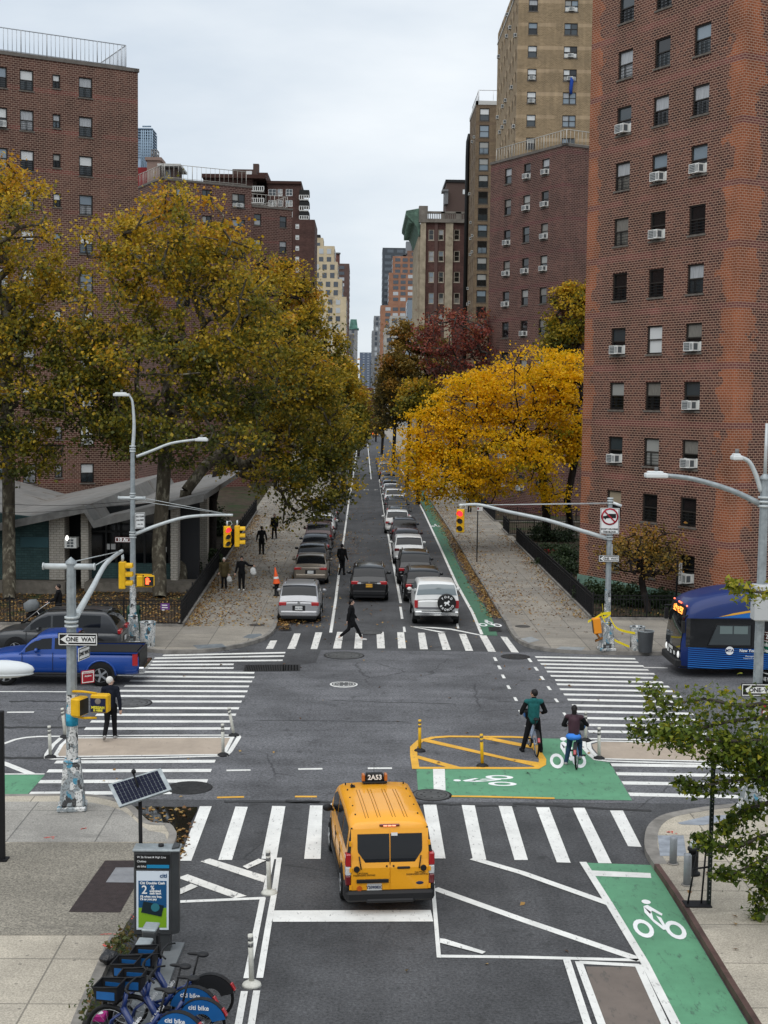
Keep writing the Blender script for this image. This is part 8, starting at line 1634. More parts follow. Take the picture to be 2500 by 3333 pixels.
def signal(label, loc, rz, lit=0, h=.84):          # three lamp head, lamps face local -Y
 T = thing('traffic_signal', label, 'traffic light', loc, rz, 'yellow traffic signal heads'); k = h/.84
 q = MB(); q.box((0, 0, 0), (.27*k, .20*k, .84*k)); q.build('housing', M_SIGY, T, bevel=.02)
 for i in range(3):
  z = (.27-.27*i)*k; v = MB(); n = 14; pts = [R(-20+220*j/n) for j in range(n+1)]
  for j in range(n): t0, t1 = pts[j], pts[j+1]; v.add([(.115*k*math.cos(t), y, z+.115*k*math.sin(t)) for t, y in ((t0, -.1*k), (t1, -.1*k), (t1, -.32*k), (t0, -.32*k))], [(0, 1, 2, 3)])
  v.build('visor', M_SIGY, T); v = MB(); v.cyl((0, -.095*k, z), (0, -.115*k, z), .10*k, n=16); v.build('lens', M_REDL if i == 0 and lit else M_LENS, T)
 q = MB(); q.cyl((0, 0, .42*k), (0, 0, .62*k), .035, n=8); q.tube([(0, 0, .6*k), (.14, 0, .62*k), (.2, 0, .5*k), (.12, 0, .43*k)], .012, 5); q.build('hanger', M_GALVL, T); return T
def pedbox(label, loc, rz, lit=False):
 T = thing('walk_signal', label, 'walk signal', loc, rz, 'yellow walk signal boxes'); q = MB(); q.box((0, 0, 0), (.42, .24, .42)); q.build('housing', M_SIGY, T, bevel=.03); q = MB(); q.box((0, -.122, 0), (.36, .02, .36)); q.build('face', M_LENS, T)
 if lit:
  q = MB(); q.box((-.06, -.14, -.05), (.12, .01, .15)); [q.box((-.11+.035*i, -.14, .06+.02*(i in (1, 2))), (.026, .01, .12)) for i in range(4)]; q.box((.03, -.14, .0), (.05, .01, .05)); q.build('lit_hand', M_HAND, T)
 return T
def sign(label, loc, rz, w, h, m, lines, tcol, brd=None, name='street_sign', th=.012):
 T = thing(name, label, 'sign', loc, rz); q = MB(); q.box((0, 0, 0), (w, th, h)); q.build('plate', m, T, bevel=.004)
 if brd:
  q = MB()
  for x, z, dx, dz in ((0, h/2-.03, w-.04, .018), (0, -h/2+.03, w-.04, .018), (w/2-.03, 0, .018, h-.06), (-w/2+.03, 0, .018, h-.06)): q.box((x, -th/2-.002, z), (dx, .004, dz))
  q.build('border', brd, T)
 for tx, sz, x, z in lines: text(tx, sz, tcol, T, (x, -th/2-.006, z), (R(90), 0, 0), bold=.003*sz/.1)
 return T
def oneway(label, loc, rz=0., k=1.):
 w, h = .92*k, .31*k; T = sign(label, loc, rz, w, h, M_SIGK, [], None, M_SIGW); q = MB(); y = -.009
 q.add([(-.40*k, y, 0), (-.22*k, y, -.12*k), (-.22*k, y, -.075*k), (.40*k, y, -.075*k), (.40*k, y, .075*k), (-.22*k, y, .075*k), (-.22*k, y, .12*k)], [(0, 1, 2, 3, 4, 5, 6)]); q.build('arrow', M_SIGW, T); text('ONE  WAY', .135*k, M_SIGK, T, (.06*k, y-.004, -.003), (R(90), 0, 0), bold=.004); return T
Bn = g(236, 2632, KH); zt = up(Bn, 259, 1835); T = pole('thick grey traffic light pole covered in stickers at the near left corner', Bn, zt, .135, .105, 1.12, .29, M_STK, (1.15, 2.72))
tee(T, zt-.06-Bn.z, -.62, .52); collar(T, up(Bn, 263, 2040)-Bn.z, .16)
q = MB(); q.cyl((0, 0, 1.98), (0, 0, 2.26), .142, n=8); q.build('blue_sticker', mat('sticker_bright_blue', (.02, .25, .40), .6, var=.3, scale=9.), T)
e_ = at(397, 1793, 38.0)-Bn; s0 = Vector((.1, .05, up(Bn, 271, 2005)-Bn.z)); arm(T, [s0, at(300, 1915, 34.2)-Bn, at(345, 1835, 36.2)-Bn, e_], .085, .05); guy(T, Vector((.05, 0, zt-Bn.z+.05)), e_); guy(T, Vector((.5, 0, zt-Bn.z-.06)), e_)
sp_ = at(399, 1872, 38.0); signal('yellow traffic signal hanging from the near left curved arm, seen side on', sp_, R(90), 0, .76)
oneway('ONE WAY sign on the sticker covered near left pole', at(*cA(507, 62), Bn.y-.2)); sd_ = sign('narrow sign edge on below the near left ONE WAY sign', at(*cA(533, 150), Bn.y-.02)+Vector((.05, 0, 0)), R(76), .6, .3, M_SIGW, [('ONE WAY', .12, 0, 0)], M_SIGK, M_SIGK)
sign('red NO STANDING sign turned right on the near left pole', at(*cA(563, 302), Bn.y)+Vector((.04, -.05, 0)), R(38), .34, .31, M_SIGR, [('NO STANDING', .045, 0, .09), ('Anytime', .05, 0, .02)], M_SIGW, M_SIGW)
pedbox('yellow walk signal box turned sideways on the near left pole', at(*cA(517, 497), Bn.y-.2), R(70)); T2 = pedbox('yellow walk signal box with a blue MESSIAH sticker on its back', at(*cA(655, 475), Bn.y-.25), R(172))
q = MB(); q.box((.02, .128, -.03), (.36, .012, .32)); st_ = q.build('pasted_poster', mat('poster_navy', (.008, .012, .045), .5), T2); text('MESSIAH', .082, mat('poster_yellow', (.75, .65, .05), .6), st_, (.02, .138, -.085), (R(90), 0, R(180)), bold=.003); text('IS HERE', .065, MATS['poster_yellow'], st_, (.02, .138, -.15), (R(90), 0, R(180)), bold=.003); q = MB(); q.ball((.02, .135, .06), (.075, .006, .07), 10); q.build('poster_figure', mat('poster_grey', (.2, .17, .15), .7), st_)
q = MB(); q.tube([(0, -.05, .30), (.3, -.2, .33), (.62, -.25, .3)], .03, 6); q.tube([(0, -.05, -.27), (.3, -.2, -.29), (.62, -.25, -.27)], .03, 6); q.build('signal_bracket', M_SIGY, T, loc=(0, -.02, at(*cA(600, 480), Bn.y).z-Bn.z))
# far left pole
Bf = g(433, 2092, KH); zt = up(Bf, 437, 1468); T = pole('tall grey lamp pole with two lamps at the far left corner', Bf, zt, .125, .085, 1.05, .27, M_STK, (1.0, 2.5)); cf_ = crop(380, 1250, .3571); fz = lambda x, y: up(Bf, *cf_(x, y))-Bf.z; fp = lambda x, y: at(*cf_(x, y), Bf.y)-Bf
collar(T, fz(163, 620), .12); arm(T, [Vector((0, 0, zt-Bf.z)), fp(158, 400), fp(152, 250), fp(140, 150), fp(115, 108)], .075, .035, 'lamp_stem'); arm(T, [fp(180, 662), fp(330, 605), fp(500, 540), fp(720, 507)], .06, .045, 'lamp_arm'); tee(T, fz(160, 1040), fp(20, 1040).x, fp(255, 1040).x); collar(T, fz(163, 1050), .12)
def lamp(T, p, L_, sgn, nm='lamp_head'): q = MB(); q.box((p.x+sgn*L_*.5, p.y, p.z), (L_, .3, .11)); q.box((p.x+sgn*L_*.55, p.y, p.z+.07), (L_*.7, .22, .06)); q.build(nm, M_LUM, T, bevel=.04, seg=2); q = MB(); q.cyl((p.x+sgn*L_*.5, p.y, p.z+.09), (p.x+sgn*L_*.5, p.y, p.z+.2), .045, n=8); q.build('light_sensor', M_FRG, T)
lamp(T, fp(118, 100), .62, -1); lamp(T, fp(715, 508), .50, 1)
e_ = at(*cL(1480, 345), Bf.y+.6)-Bf; arm(T, [Vector((.1, 0, up(Bf, *cL(865, 465))-Bf.z)), at(*cL(1000, 410), Bf.y+.15)-Bf, at(*cL(1170, 360), Bf.y+.3)-Bf, at(*cL(1340, 345), Bf.y+.5)-Bf, e_], .075, .05); collar(T, up(Bf, *cL(845, 490))-Bf.z, .14)
guy(T, fp(250, 1040), e_); guy(T, fp(25, 1040), e_)
pp = at(*cL(1445, 480), Bf.y+.6); signal('traffic signal with its red lamp lit on the far left arm', pp+Vector((0, -.1, 0)), R(18), 1, .84); signal('traffic signal turned sideways beside the red lit one', at(*cL(1507, 478), Bf.y+.6), R(92), 0, .84)
sign('white turn rule sign high on the far left pole', at(*cL(873, 378), Bf.y)+Vector((.12, -.12, 0)), R(35), .42, .62, M_SIGW, [('NO TURN', .085, 0, .16), ('ON RED', .085, 0, .02), ('7AM - 7PM', .05, 0, -.14)], M_SIGK, M_SIGK); sign('brown 10 Av street name sign on the far left pole', at(*cL(781, 501), Bf.y-.05), 0, .62, .21, M_SIGB, [('10 Av', .17, 0, 0)], M_SIGW, M_SIGW)
pedbox('yellow walk signal showing a lit orange hand', at(*cL(947, 762), Bf.y-.1), R(6), True); pedbox('yellow walk signal box side on next to the lit hand', at(*cL(888, 762), Bf.y-.05), R(-80)); q = MB(); [q.tube([(0, 0, z), (.75, -.06, z)], .025, 6) for z in (.24, -.24)]; q.build('signal_bracket', M_SIGY, T, loc=(0, 0, at(*cL(920, 760), Bf.y).z-Bf.z))
a = at(*cL(808, 1018), Bf.y+.45); c = at(*cL(885, 880), Bf.y+.45); T = thing('relay_box', 'dark green relay mailbox behind the far left pole', 'mailbox', ((a.x+c.x)/2, Bf.y+.6, KH)); q = MB(); w = c.x-a.x; q.box((0, 0, .75), (w, .4, 1.0)); q.lathe([(.2, -w/2), (.2, w/2)], (0, 0, 1.2), 14, axis=(1, 0, 0)); q.build('body', mat('relay_green', (.012, .05, .035), .5, var=.2), T, bevel=.02); q = MB(); [q.box((x, y, .15), (.05, .05, .3)) for x in (-w*.4, w*.4) for y in (-.15, .15)]; q.build('stand', M_IRONB, T); text('ZZNOD', .16, mat('chalk_green', (.16, .25, .16), .8), T, (w*.3, -.206, .75), (R(90), R(-90), 0))
# far right pole
Br = g(1974, 2116, KH); zt = up(Br, *cH(650, 62)); T = pole('grey traffic light pole wrapped in yellow tape at the far right corner', Br, zt, .125, .09, 1.05, .27, M_STK2, (1.0, 2.4)); rz_ = lambda x, y: up(Br, *cH(x, y))-Br.z; rp = lambda x, y, d=0.: at(*cH(x, y), Br.y+d)-Br
e_ = at(1494, 1645, Br.y)-Br; arm(T, [Vector((-.1, 0, rz_(625, 296))), rp(480, 250), rp(250, 180), rp(0, 126), at(1560, 1643, Br.y)-Br, e_], .085, .05); collar(T, rz_(640, 305), .15); collar(T, rz_(650, 80), .12); guy(T, Vector((0, -.08, rz_(650, 70))), e_); guy(T, Vector((0, .08, rz_(650, 78))), e_)
signal('traffic signal with its red lamp lit on the far right arm', at(1499, 1695, Br.y), R(-12), 1, .90); q = MB(); q.cyl((.1, -.05, 0), (.42, -.12, -.12), .055, n=10); q.build('camera', M_LUM, T, loc=(0, 0, rz_(650, 70)))
T2 = sign('no trucks sign reading EXCEPT DELIVERIES THIS BLOCK on the far right pole', at(*cH(653, 187), Br.y-.2), 0, .74, 1.0, M_SIGW, [('EXCEPT DELIVERIES', .078, 0, -.315), ('THIS BLOCK', .09, 0, -.42)], M_SIGK, M_SIGK); q = MB(); q.add([(x, -.012, z) for x, z in ((-.26, .10), (-.20, .10), (-.2, .06), (-.15, .06), (-.15, .10), (.0, .11), (.24, .11), (.24, .28), (-.05, .28), (-.08, .24), (-.12, .22), (-.17, .2), (-.26, .19))], [list(range(13))]); q.build('truck_shape', M_SIGK, T2); q = MB()
q.lathe([(.27, .006), (.33, .006), (.33, .014), (.27, .014)], (0, -.004, .17), 28, axis=(0, -1, 0), caps=False); q.box((0, -.018, .17), (.56, .006, .055), rot=Euler((0, R(45), 0))); q.build('red_ring', M_SIGR, T2)
oneway('ONE WAY sign below the no trucks sign on the far right pole', at(*cH(648, 426), Br.y-.2), 0, .88); sign('small sign edge on behind the far right pole', at(*cH(668, 375), Br.y+.1), R(72), .3, .5, M_SIGW, [], None, M_SIGK)
M_TAPE = mat('tape_yellow', (.78, .62, .02), .5); q = MB(); tp = lambda x, y, d=-.16: at(*cH(x, y), Br.y+d)
for pts in (((600, 770), (612, 800), (640, 790), (660, 770), (610, 775)), ((515, 826), (560, 805), (600, 780), (640, 775)), ((655, 800), (690, 860), (740, 885), (815, 900)), ((605, 790), (630, 850), (612, 868), (650, 835), (640, 880)), ((645, 890), (680, 940), (730, 965), (778, 985)), ((606, 715), (610, 770), (600, 800))):
 P_ = smooth_pts([tp(*p) for p in pts], 4); [q.add([a_+Vector((0, 0, .045)), a_-Vector((0, 0, .045)), b_-Vector((0, .01, .045)), b_+Vector((0, -.01, .045))], [(0, 1, 2, 3)]) for a_, b_ in zip(P_, P_[1:])]
o = q.build('warning_tape', M_TAPE); tag(o, 'yellow warning tape tangled round the far right pole and tied to the bins', 'tape')
T2 = thing('hanging_box', 'orange signal box hanging broken from the taped pole', 'signal box', tp(571, 852, -.2)); q = MB(); q.box((0, 0, 0), (.32, .24, .62), rot=Euler((0, R(-8), 0))); q.build('housing', mat('signal_orange', (.75, .27, .02), .5), T2, bevel=.03); q = MB(); q.tube([(0, 0, -.32), (.12, 0, -.5), (-.05, 0, -.6), (.25, 0, -.48)], .05, 5); q.build('torn_bracket', mat('bracket_brown', (.25, .10, .02), .7), T2); q = MB(); q.box((-.165, -.02, -.02), (.02, .2, .5), rot=Euler((0, R(-8), 0))); q.build('back_plate', M_LENS, T2)
def can(label, p, r=.30, h=.86, m=None, taper=1.): T = thing('litter_bin', label, 'bin', p, 0, 'street litter bins'); q = MB(); q.lathe([(r*.86*taper, 0), (r*.9*taper, .1), (r, h*.9), (r*1.04, h), (r*.9, h), (r*.85, h*.85)], n=20, caps=False); q.build('body', m or M_STK, T); q = MB(); q.cyl((0, 0, h*.8), (0, 0, h*.82), r*.86, n=20); q.build('liner', M_IRONB, T); q = MB(); q.tube([(r*1.03*math.cos(i*.3142), r*1.03*math.sin(i*.3142), h) for i in range(20)], .02, 5, closed=True); q.build('rim', M_GALV, T)
can('sticker covered wire bin beside the far left pole', g(*cL(940, 1178), KH), .30, .95); can('sticker covered bin with a steel rim beside the taped pole', g(*cH(825, 1005), KH), .29, .92); can('plain dark grey bin in front of the stickered one', g(*cH(868, 1014), KH)+Vector((.04, -.12, 0)), .31, .82, mat('bin_grey', (.07, .075, .08), .5, var=.15), .95)
# near right pole
Bq = g(2452, 2640, KH); zt = up(Bq, 2484, 1560); T = pole('grey lamp and signal pole at the right edge behind the ginkgo', Bq, zt, .125, .10, 1.1, .29, M_STK, (1., 1.5)); qp = lambda x, y, d=0.: at(x, y, Bq.y+d)-Bq
q = MB(); q.cyl((0, 0, zt-Bq.z), (0, 0, up(Bq, 2487, 1378)-Bq.z), .045, .035, n=8); q.build('antenna', M_GALVL, T); arm(T, [qp(2474, 1640), qp(2380, 1596), qp(2260, 1560), qp(2172, 1548)], .07, .05, 'lamp_arm', M_GALV); lamp(T, qp(2172, 1548), .52, -1); arm(T, [qp(2478, 1600), qp(2462, 1550), qp(2440, 1505), qp(2415, 1490)], .06, .045, 'lamp_stem'); lamp(T, qp(2415, 1490), .24, -1); collar(T, up(Bq, 2474, 1650)-Bq.z, .15)
q = MB(); a = at(2452, 2020, Bq.y-.2); c = at(2560, 1905, Bq.y-.2); q.b2((a.x-Bq.x, -.3, a.z-Bq.z), (c.x-Bq.x, .1, c.z-Bq.z)); q.build('control_box', mat('box_grey', (.46, .47, .47), .5), T, bevel=.03)
sign('brown W 26 St name sign on the right edge pole', at(2484, 2072, Bq.y)+Vector((.1, -.05, 0)), R(-58), .62, .26, M_SIGB, [('W 26 St', .15, 0, 0)], M_SIGW, M_SIGW); sign('green square name sign under the W 26 St sign', at(2484, 2098, Bq.y)+Vector((.1, -.05, -.05)), R(-58), .62, .30, M_SIGG, [("Father's", .12, 0, .05), ('Square', .075, 0, -.08)], M_SIGW, M_SIGW)
oneway('ONE WAY sign cut by the right edge of the picture', at(2476, 2246, Bq.y-.2)); sign('ONE WAY sign seen nearly edge on at the right edge pole', at(2487, 2210, Bq.y)+Vector((.06, -.08, 0)), R(-62), .6, .34, M_SIGK, [('ONE WAY', .12, 0, 0)], M_SIGW, M_SIGW); [sign(l_, at(2500, y_, Bq.y-.12)+Vector((.06, 0, 0)), 0, .42, .24, M_SIGR, [('NO STANDING', .05, 0, .06), ('Sunday - Friday', .04, 0, -.02)], M_SIGW, M_SIGW) for l_, y_ in (('upper red NO STANDING sign at the right edge', 2292), ('lower red NO STANDING sign at the right edge', 2327))]
# white lamp head at the left edge
p = at(42, 2185, 20.); T = thing('street_lamp', 'big white street lamp head poking in at the left edge', 'street lamp', (p.x-2.6, 20., KH)); q = MB(); d = p.z-KH; q.ball((2.45, 0, d+.03), (.47, .21, .13), 18); q.build('lamp_head', M_LUM, T); q = MB(); q.ball((2.45, 0, d-.03), (.46, .215, .045), 18); q.build('lens', mat('lamp_lens', (.5, .52, .52), .3), T); q = MB(); q.cyl((0, 0, 0), (0, 0, d-.4), .1, .07, n=10); q.build('shaft', M_GALV, T); arm(T, [(0, 0, d-.5), (.5, 0, d-.1), (1.3, 0, d), (2.0, 0, d+.02)], .05, .04, 'lamp_arm')
b = g(6, 2800, KH); T = thing('black_post', 'black square post at the left edge of the near pavement', 'post', b); q = MB(); q.box((0, 0, (up(b, 6, 2314)-KH)/2), (.13, .13, up(b, 6, 2314)-KH)); q.build('shaft', M_IRONB, T, bevel=.01); q = MB(); q.box((0, 0, .02), (.26, .26, .04)); q.build('base_plate', M_IRONB, T)
# ---------- delineators, bollards, hydrants
M_DW = mat('delineator_white', (.55, .54, .48), .6, var=.15, scale=9.)
def delin(label, c, x, yt, yb, xt=None, m=None, base=None, grp='white delineator posts'):
 b = g(*c(x, yb)); h = up(b, *c(xt or x, yt)); px = at(*c(xt or x, yt), b.y); T = thing('delineator_post', label, 'delineator post', b, 0, grp); tp = Vector((px.x-b.x, 0, h)); q = MB(); q.cyl((0, 0, .03), tp, .045, n=10); q.build('tube', m or M_DW, T); q = MB(); q.lathe([(.17, 0), (.15, .04), (.06, .09)], n=14); q.build('base', base or M_TRIM, T)
 for t in (.80, .92): q = MB(); q.cyl(tp*t-Vector((0, 0, .035)), tp*t+Vector((0, 0, .035)), .047, n=10); q.build('reflective_band', mat('band_grey', (.10, .10, .10), .4), T)
delin('white post at the back left corner of the left island', cA, 425, 510, 700, 405); delin('white post at the front left corner of the left island', cA, 328, 625, 832, 320); delin('leaning white post at the back right corner of the left island', cA, 1523, 505, 690, 1488); delin('white post at the front right corner of the left island', cA, 1452, 612, 818, 1448); delin('white post at the back corner of the right island beside the cyclists', cC, 473, 533, 722); delin('white post at the front corner of the right island', cC, 560, 635, 840); delin('near white post on the double line beside the kiosk hatching', cD, 987, 178, 545, 976, base=M_DW); delin('nearest white post on the double line at the picture bottom', cD, 837, 895, 1330, 826, base=M_DW)
delin('yellow post at the left end of the painted yellow island', cB, 1072, 585, 790, m=M_SIGY, grp='yellow delineator posts'); delin('yellow post in the middle of the painted yellow island', cB, 1479, 678, 888, 1473, m=M_SIGY, grp='yellow delineator posts')
for lb, x, yt, yb in (('grey bollard left of the hydrant on the near right corner', 958, 1022, 1198), ('grey bollard in front of the hydrant on the near right corner', 1047, 1130, 1333)):
 b = g(*cK(x, yb-4), KH); h = up(b, *cK(x, yt))-KH; T = thing('bollard', lb, 'bollard', b, 0, 'grey steel bollards'); q = MB(); q.lathe([(.078, 0), (.078, h-.03), (.05, h), (.005, h+.008)], n=16); q.build('post', mat('bollard_grey', (.27, .285, .30), .5, metal=.2, var=.15), T); q = MB(); q.cyl((0, 0, 0), (0, 0, .02), .12, n=14); q.build('footing', M_KERB, T)
def hydrant(label, b, h, capm):
 T = thing('fire_hydrant', label, 'hydrant', b); k = h/.8; q = MB(); q.lathe([(.16, 0), (.16, .05), (.11, .07), (.11, .55), (.14, .56), (.14, .62), (.10, .63)], n=16); q.cyl((-.2, 0, .42), (.1, 0, .42), .06, n=10); q.cyl((0, -.16, .45), (0, .1, .45), .05, n=10); o = q.build('barrel', M_IRONB, T); o.scale = (k, k, k); q = MB(); q.lathe([(.10, .63), (.10, .70), (.06, .76), (.03, .77), (.03, .82)], n=14); o = q.build('cap', capm, T); o.scale = (k, k, k)
b = g(*cK(1085, 1262), KH); hydrant('black fire hydrant with a pale cap behind the bollards', b, up(b, *cK(1080, 1040))-KH, M_GALVL); b = g(*cG(196, 858), KH); hydrant('black hydrant wearing an orange cone by the silver car', b, .78, M_IRONB)
T = thing('traffic_cone', 'orange traffic cone stuck on top of the far left hydrant', 'cone', b+Vector((0, 0, .62))); q = MB(); q.lathe([(.2, 0), (.17, .03), (.10, .35), (.02, .80)], n=14); q.build('cone', mat('cone_orange', (.75, .10, .02), .6), T, loc=(0, 0, 0)); q = MB(); q.lathe([(.135, .24), (.118, .34)], n=14, caps=False); q.build('white_band', M_SIGW, T); T.rotation_euler = (0, R(-6), 0)
b = g(*cK(1185, 1452), KH); h = up(b, *cK(1180, 515))-KH; T = thing('sign_post', 'dark perforated sign post on the near right pavement behind ginkgo leaves', 'post', b); q = MB(); q.box((0, 0, h/2), (.075, .06, h)); q.build('shaft', mat('post_dark_green', (.010, .016, .014), .5), T); q = MB(); [q.cyl((0, -.031, .1+i*.09), (0, -.034, .1+i*.09), .014, n=6) for i in range(int(h/.09)-1)]; q.build('punched_holes', M_FRG, T)
T = thing('metal_stand', 'thin black metal stand leaning beside the dark sign post', 'stand', b+Vector((-.28, -.02, 0))); q = MB(); ht = up(b, *cK(1160, 1085))-KH; [q.tube([(x, 0, .03), (x*.6+.12, .03, ht)], .018, 6) for x in (-.13, .13)]; q.tube([(.04, .03, ht), (.30, .03, ht)], .03, 6); q.tube([(-.05, .01, ht*.62), (.3, .02, ht*.66)], .02, 6); q.build('frame', M_IRONB, T); q = MB(); q.box((.05, 0, .012), (.5, .34, .024)); q.build('base_plate', M_IRONB, T)
b = g(*cG(1468, 642), KH); h = up(b, *cG(1470, 305))-KH; T = thing('sign_post', 'thin black parking sign post on the far right pavement', 'post', b); q = MB(); q.cyl((0, 0, 0), (0, 0, h), .035, n=8); q.build('shaft', M_IRONB, T); q = MB(); q.box((.12, -.03, h), (.34, .01, .24)); s_ = q.build('parking_sign', M_SIGW, T); q = MB(); q.box((.02, -.037, h+.02), (.1, .004, .12)); q.build('sign_panel', M_SIGR, s_)
b = g(*cF(560, 790), KH); b = at(*cF(555, 800), FR0.y+3); b.z = KH; T = thing('sign_post', 'black post with a side on sign before the brick tower windows', 'post', b); q = MB(); h = up(b, *cF(565, 275))-KH; q.cyl((0, 0, 0), (0, 0, h), .04, n=8); q.build('shaft', M_IRONB, T); q = MB(); q.box((.16, 0, h-.55), (.3, .02, 1.1), R(50)); q.build('sign_plate', M_SIGW, T); text('PARKING', .2, M_SIGK, T, (.15, -.03, h-.55), (R(90), R(90), R(50)))
# ---------- bike share kiosk, solar panel, docks, refuse
pk = g(*cI(950, 1308)); Yk = pk.y; s_ = FP/Yk; T = thing('advertising_kiosk', 'grey bike share kiosk with a blue and green bank poster', 'kiosk', (pk.x-.10, Yk, .06)); wk = .66; hk = up(pk, *cI(930, 690))-.06
M_KG = mat('kiosk_grey', (.055, .058, .06), .45, metal=.3, var=.15); q = MB(); q.b2((-wk/2, .02, .30), (wk/2, .32, hk)); q.prism([(wk/2, .02, .30), (wk/2+.12, .10, .30), (wk/2+.12, .26, .30), (wk/2, .32, .30)], (0, 0, hk-.22)); q.build('cabinet', M_KG, T, bevel=.012); q = MB(); q.b2((-.28, .05, 0), (.30, .28, .30)); q.build('foot', M_KG, T); q = MB(); q.b2((-wk/2-.02, .0, hk), (wk/2+.14, .36, hk+.04)); q.build('top_plate', M_GALV, T, bevel=.01); q = MB(); q.cyl((.12, .2, hk+.04), (.12, .2, hk+.08), .05, n=12); q.build('roof_knob', M_TRIM, T)
q = MB(); q.b2((-wk/2+.03, .002, hk-.30), (wk/2-.03, .018, hk-.05)); hp_ = q.build('name_board', M_SIGK, T); text('W 26 Street & High Line', .05, M_WHT, hp_, (-wk/2+.06, -.003, hk-.09), (R(90), 0, 0), align='LEFT'); text('Chelsea', .05, M_WHT, hp_, (-wk/2+.06, -.003, hk-.165), (R(90), 0, 0), align='LEFT'); q = MB(); q.b2((-.1, -.002, hk-.285), (wk/2-.04, .001, hk-.225)); q.build('blue_strip', mat('strip_cyan', (.01, .20, .38), .5), hp_); text('citi bike', .05, M_WHT, hp_, (-wk/2+.06, -.003, hk-.255), (R(90), 0, 0), align='LEFT')
z0, z1 = .40, hk-.34; q = MB(); q.b2((-wk/2+.05, .0, z0), (wk/2-.05, .018, z1)); po = q.build('poster', mat('poster_white', (.62, .68, .74), .6), T); zm = z0+(z1-z0)*.38; q = MB(); q.b2((-wk/2+.085, -.004, zm), (wk/2-.085, -.001, z1-.17)); q.build('poster_blue', mat('poster_blue', (.008, .075, .19), .6), po); q = MB(); q.b2((-wk/2+.085, -.004, z0+.04), (wk/2-.085, -.001, zm-.002)); q.build('poster_green', mat('poster_green', (.19, .36, .015), .4), po)
hh = z1-z0
for tx, sz, x, f, al in (('citi', .105, .19, .075, 'CENTER'), ('Citi Double Cash', .062, 0, .20, 'CENTER'), ('2', .21, -.14, .32, 'CENTER'), ('%', .10, 0, .28, 'CENTER'), ('unlimited', .052, -.05, .335, 'LEFT'), ('cash back', .052, -.05, .375, 'LEFT'), ('1% when you buy,', .052, -.22, .43, 'LEFT'), ('1% as you pay', .052, -.22, .475, 'LEFT')): text(tx, sz, mat('poster_ink', (.01, .06, .16), .5) if f < .1 else M_WHT, po, (x, -.008, z1-f*hh), (R(90), 0, 0), align=al, bold=.002)
q = MB(); q.box((.0, -.012, zm-.02), (.36, .01, .20), rot=Euler((0, R(12), 0))); cd = q.build('poster_card', mat('card_dark', (.010, .022, .03), .3), po); q = MB(); q.cyl((.05, -.018, zm+.01), (.05, -.021, zm+.01), .075, n=16); q.build('card_glow', mat('card_teal', (.03, .16, .20), .3), cd)
Ts = thing('solar_panel', 'tilted dark blue solar panel on a thin post above the kiosk', 'solar panel', at(*cI(848, 660), Yk+.4)); o_ = Ts.location.copy(); ptop = at(*cI(840, 330), Yk+.4); q = MB(); q.tube([(0, 0, -.9), ptop-o_], .035, 8); q.build('mast', M_IRONB, Ts)
TL, TR_, BR_, BL = at(*cI(648, 282), Yk+.62)-o_, at(*cI(965, 185), Yk+.62)-o_, at(*cI(1030, 312), Yk+.2)-o_, at(*cI(715, 418), Yk+.2)-o_; nn = (TR_-TL).cross(BL-TL).normalized(); nn = -nn if nn.z < 0 else nn; q = MB(); q.prism([TL, TR_, BR_, BL], -nn*.045); q.build('panel_frame', M_GALV, Ts, fixn=True)
L2 = lambda u, v: TL.lerp(TR_, u).lerp(BL.lerp(BR_, u), v)+nn*.004; q = MB()
for i in range(12):
 for j in range(6): u0, u1, v0, v1 = .07+.86*i/12, .07+.86*(i+.93)/12, .06+.88*j/6, .06+.88*(j+.93)/6; q.add([L2(u0, v0), L2(u1, v0), L2(u1, v1), L2(u0, v1)], [(0, 1, 2, 3)])
q.build('solar_cells', mat('solar_cell', (.005, .007, .022), .5, spec=.12), Ts); q = MB(); q.tube([ptop-o_, at(*cI(800, 215), Yk+.5)-o_], .02, 6); q.ball(at(*cI(802, 205), Yk+.5)-o_, .045, 8); q.build('antenna', M_IRONB, Ts)
q = MB(); pts = [g(*cI(x, y)) for x, y in ((935, 1240), (1108, 1250), (1040, 1415), (965, 1650), (860, 1900), (690, 1900), (830, 1500))]; q.prism([(p.x, p.y, .0) for p in pts][::-1], (0, 0, .06)); o = q.build('dock_plate', mat('dock_plate_grey', (.15, .16, .165), .6, var=.15), fixn=True); tag(o, 'flat grey steel base plate under the bike docks', 'dock plate')
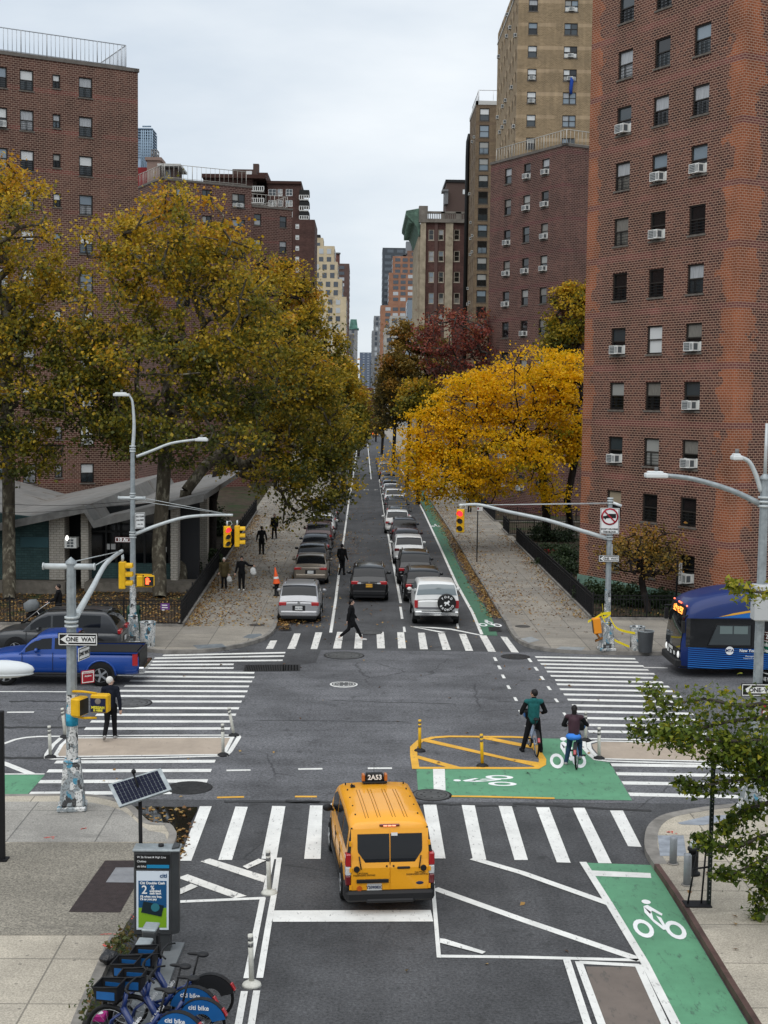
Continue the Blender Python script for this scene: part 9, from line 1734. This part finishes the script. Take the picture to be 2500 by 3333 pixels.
for lb, x, yb, yt in (('taller bike dock post against the kiosk poster', 905, 1400, 1128), ('shorter bike dock post in front of the kiosk', 865, 1450, 1222)):
 b = g(*cI(x, yb), .06); h = up(b, *cI(x, yt))-.06; T = thing('bike_dock', lb, 'bike dock', b, R(-8), 'bike dock posts'); q = MB(); q.prism([(-.12, -.13, 0), (.12, -.13, 0), (.12, .13, 0), (-.12, .13, 0)], (0, 0, h-.06)); q.build('post', M_KG, T, bevel=.02, fixn=True); q = MB(); q.box((0, 0, h-.03), (.25, .27, .05), rot=Euler((R(8), 0, 0))); q.build('cap', M_GALV, T, bevel=.015); q = MB(); q.box((.13, -.02, h*.72), (.05, .12, .16)); q.cyl((.15, 0, .2), (.15, 0, .5), .025, n=8); q.build('lock', M_TRIM, T)
b = g(*cI(650, 1362), KH); q = MB(); rn = random.Random(2); [q.ball((rn.uniform(-.08, .08), rn.uniform(-.06, .06), .10+rn.uniform(-.03, .06)), (rn.uniform(.07, .13), rn.uniform(.07, .12), rn.uniform(.06, .1)), 10) for _ in range(9)]; q.ball((.16, -.03, .06), (.07, .06, .05), 8); T = thing('refuse_bag', 'small crumpled black refuse bag on the near left pavement', 'bag', b); o = fuse(q, 'sack', mat('bag_black', (.008, .008, .009), .25, bump=1., bscale=22.), T, .016, 1)
M_PNK = mat('lever_pink', (.42, .02, .20), .5)
for lb, x, y in (('pink dock head under the second bike basket', 662, 1548), ('pink dock head at the bottom edge under a bike basket', 600, 1700)):
 b = g(*cI(x, y), .35); T = thing('bike_dock', lb, 'bike dock', (b.x, b.y, .06), R(-6), 'pink topped bike docks'); q = MB(); q.box((0, 0, .16), (.2, .18, .32)); q.build('post', M_KG, T, bevel=.02); q = MB(); q.box((0, 0, .36), (.2, .2, .1)); hd_ = q.build('pink_cover', M_PNK, T, bevel=.015); q = MB(); q.cyl((0, 0, .41), (0, 0, .415), .05, n=12); q.build('white_dot', M_SIGW, hd_)
# wires over the avenue's left side
for i, (a_, b_) in enumerate((((0, 1640), (430, 1632)), ((0, 1668), (430, 1640)))):
 q = MB(); p0_, p1_ = at(*a_, 64.), at(*b_, 54.); q.tube(smooth_pts([p0_, p0_.lerp(p1_, .5)-Vector((0, 0, .12)), p1_], 5), .012, 4); o = q.build('overhead_wire', M_IRONB); tag(o, ('upper' if i == 0 else 'lower')+' thin wire strung from the far left pole to the left edge', 'wire')
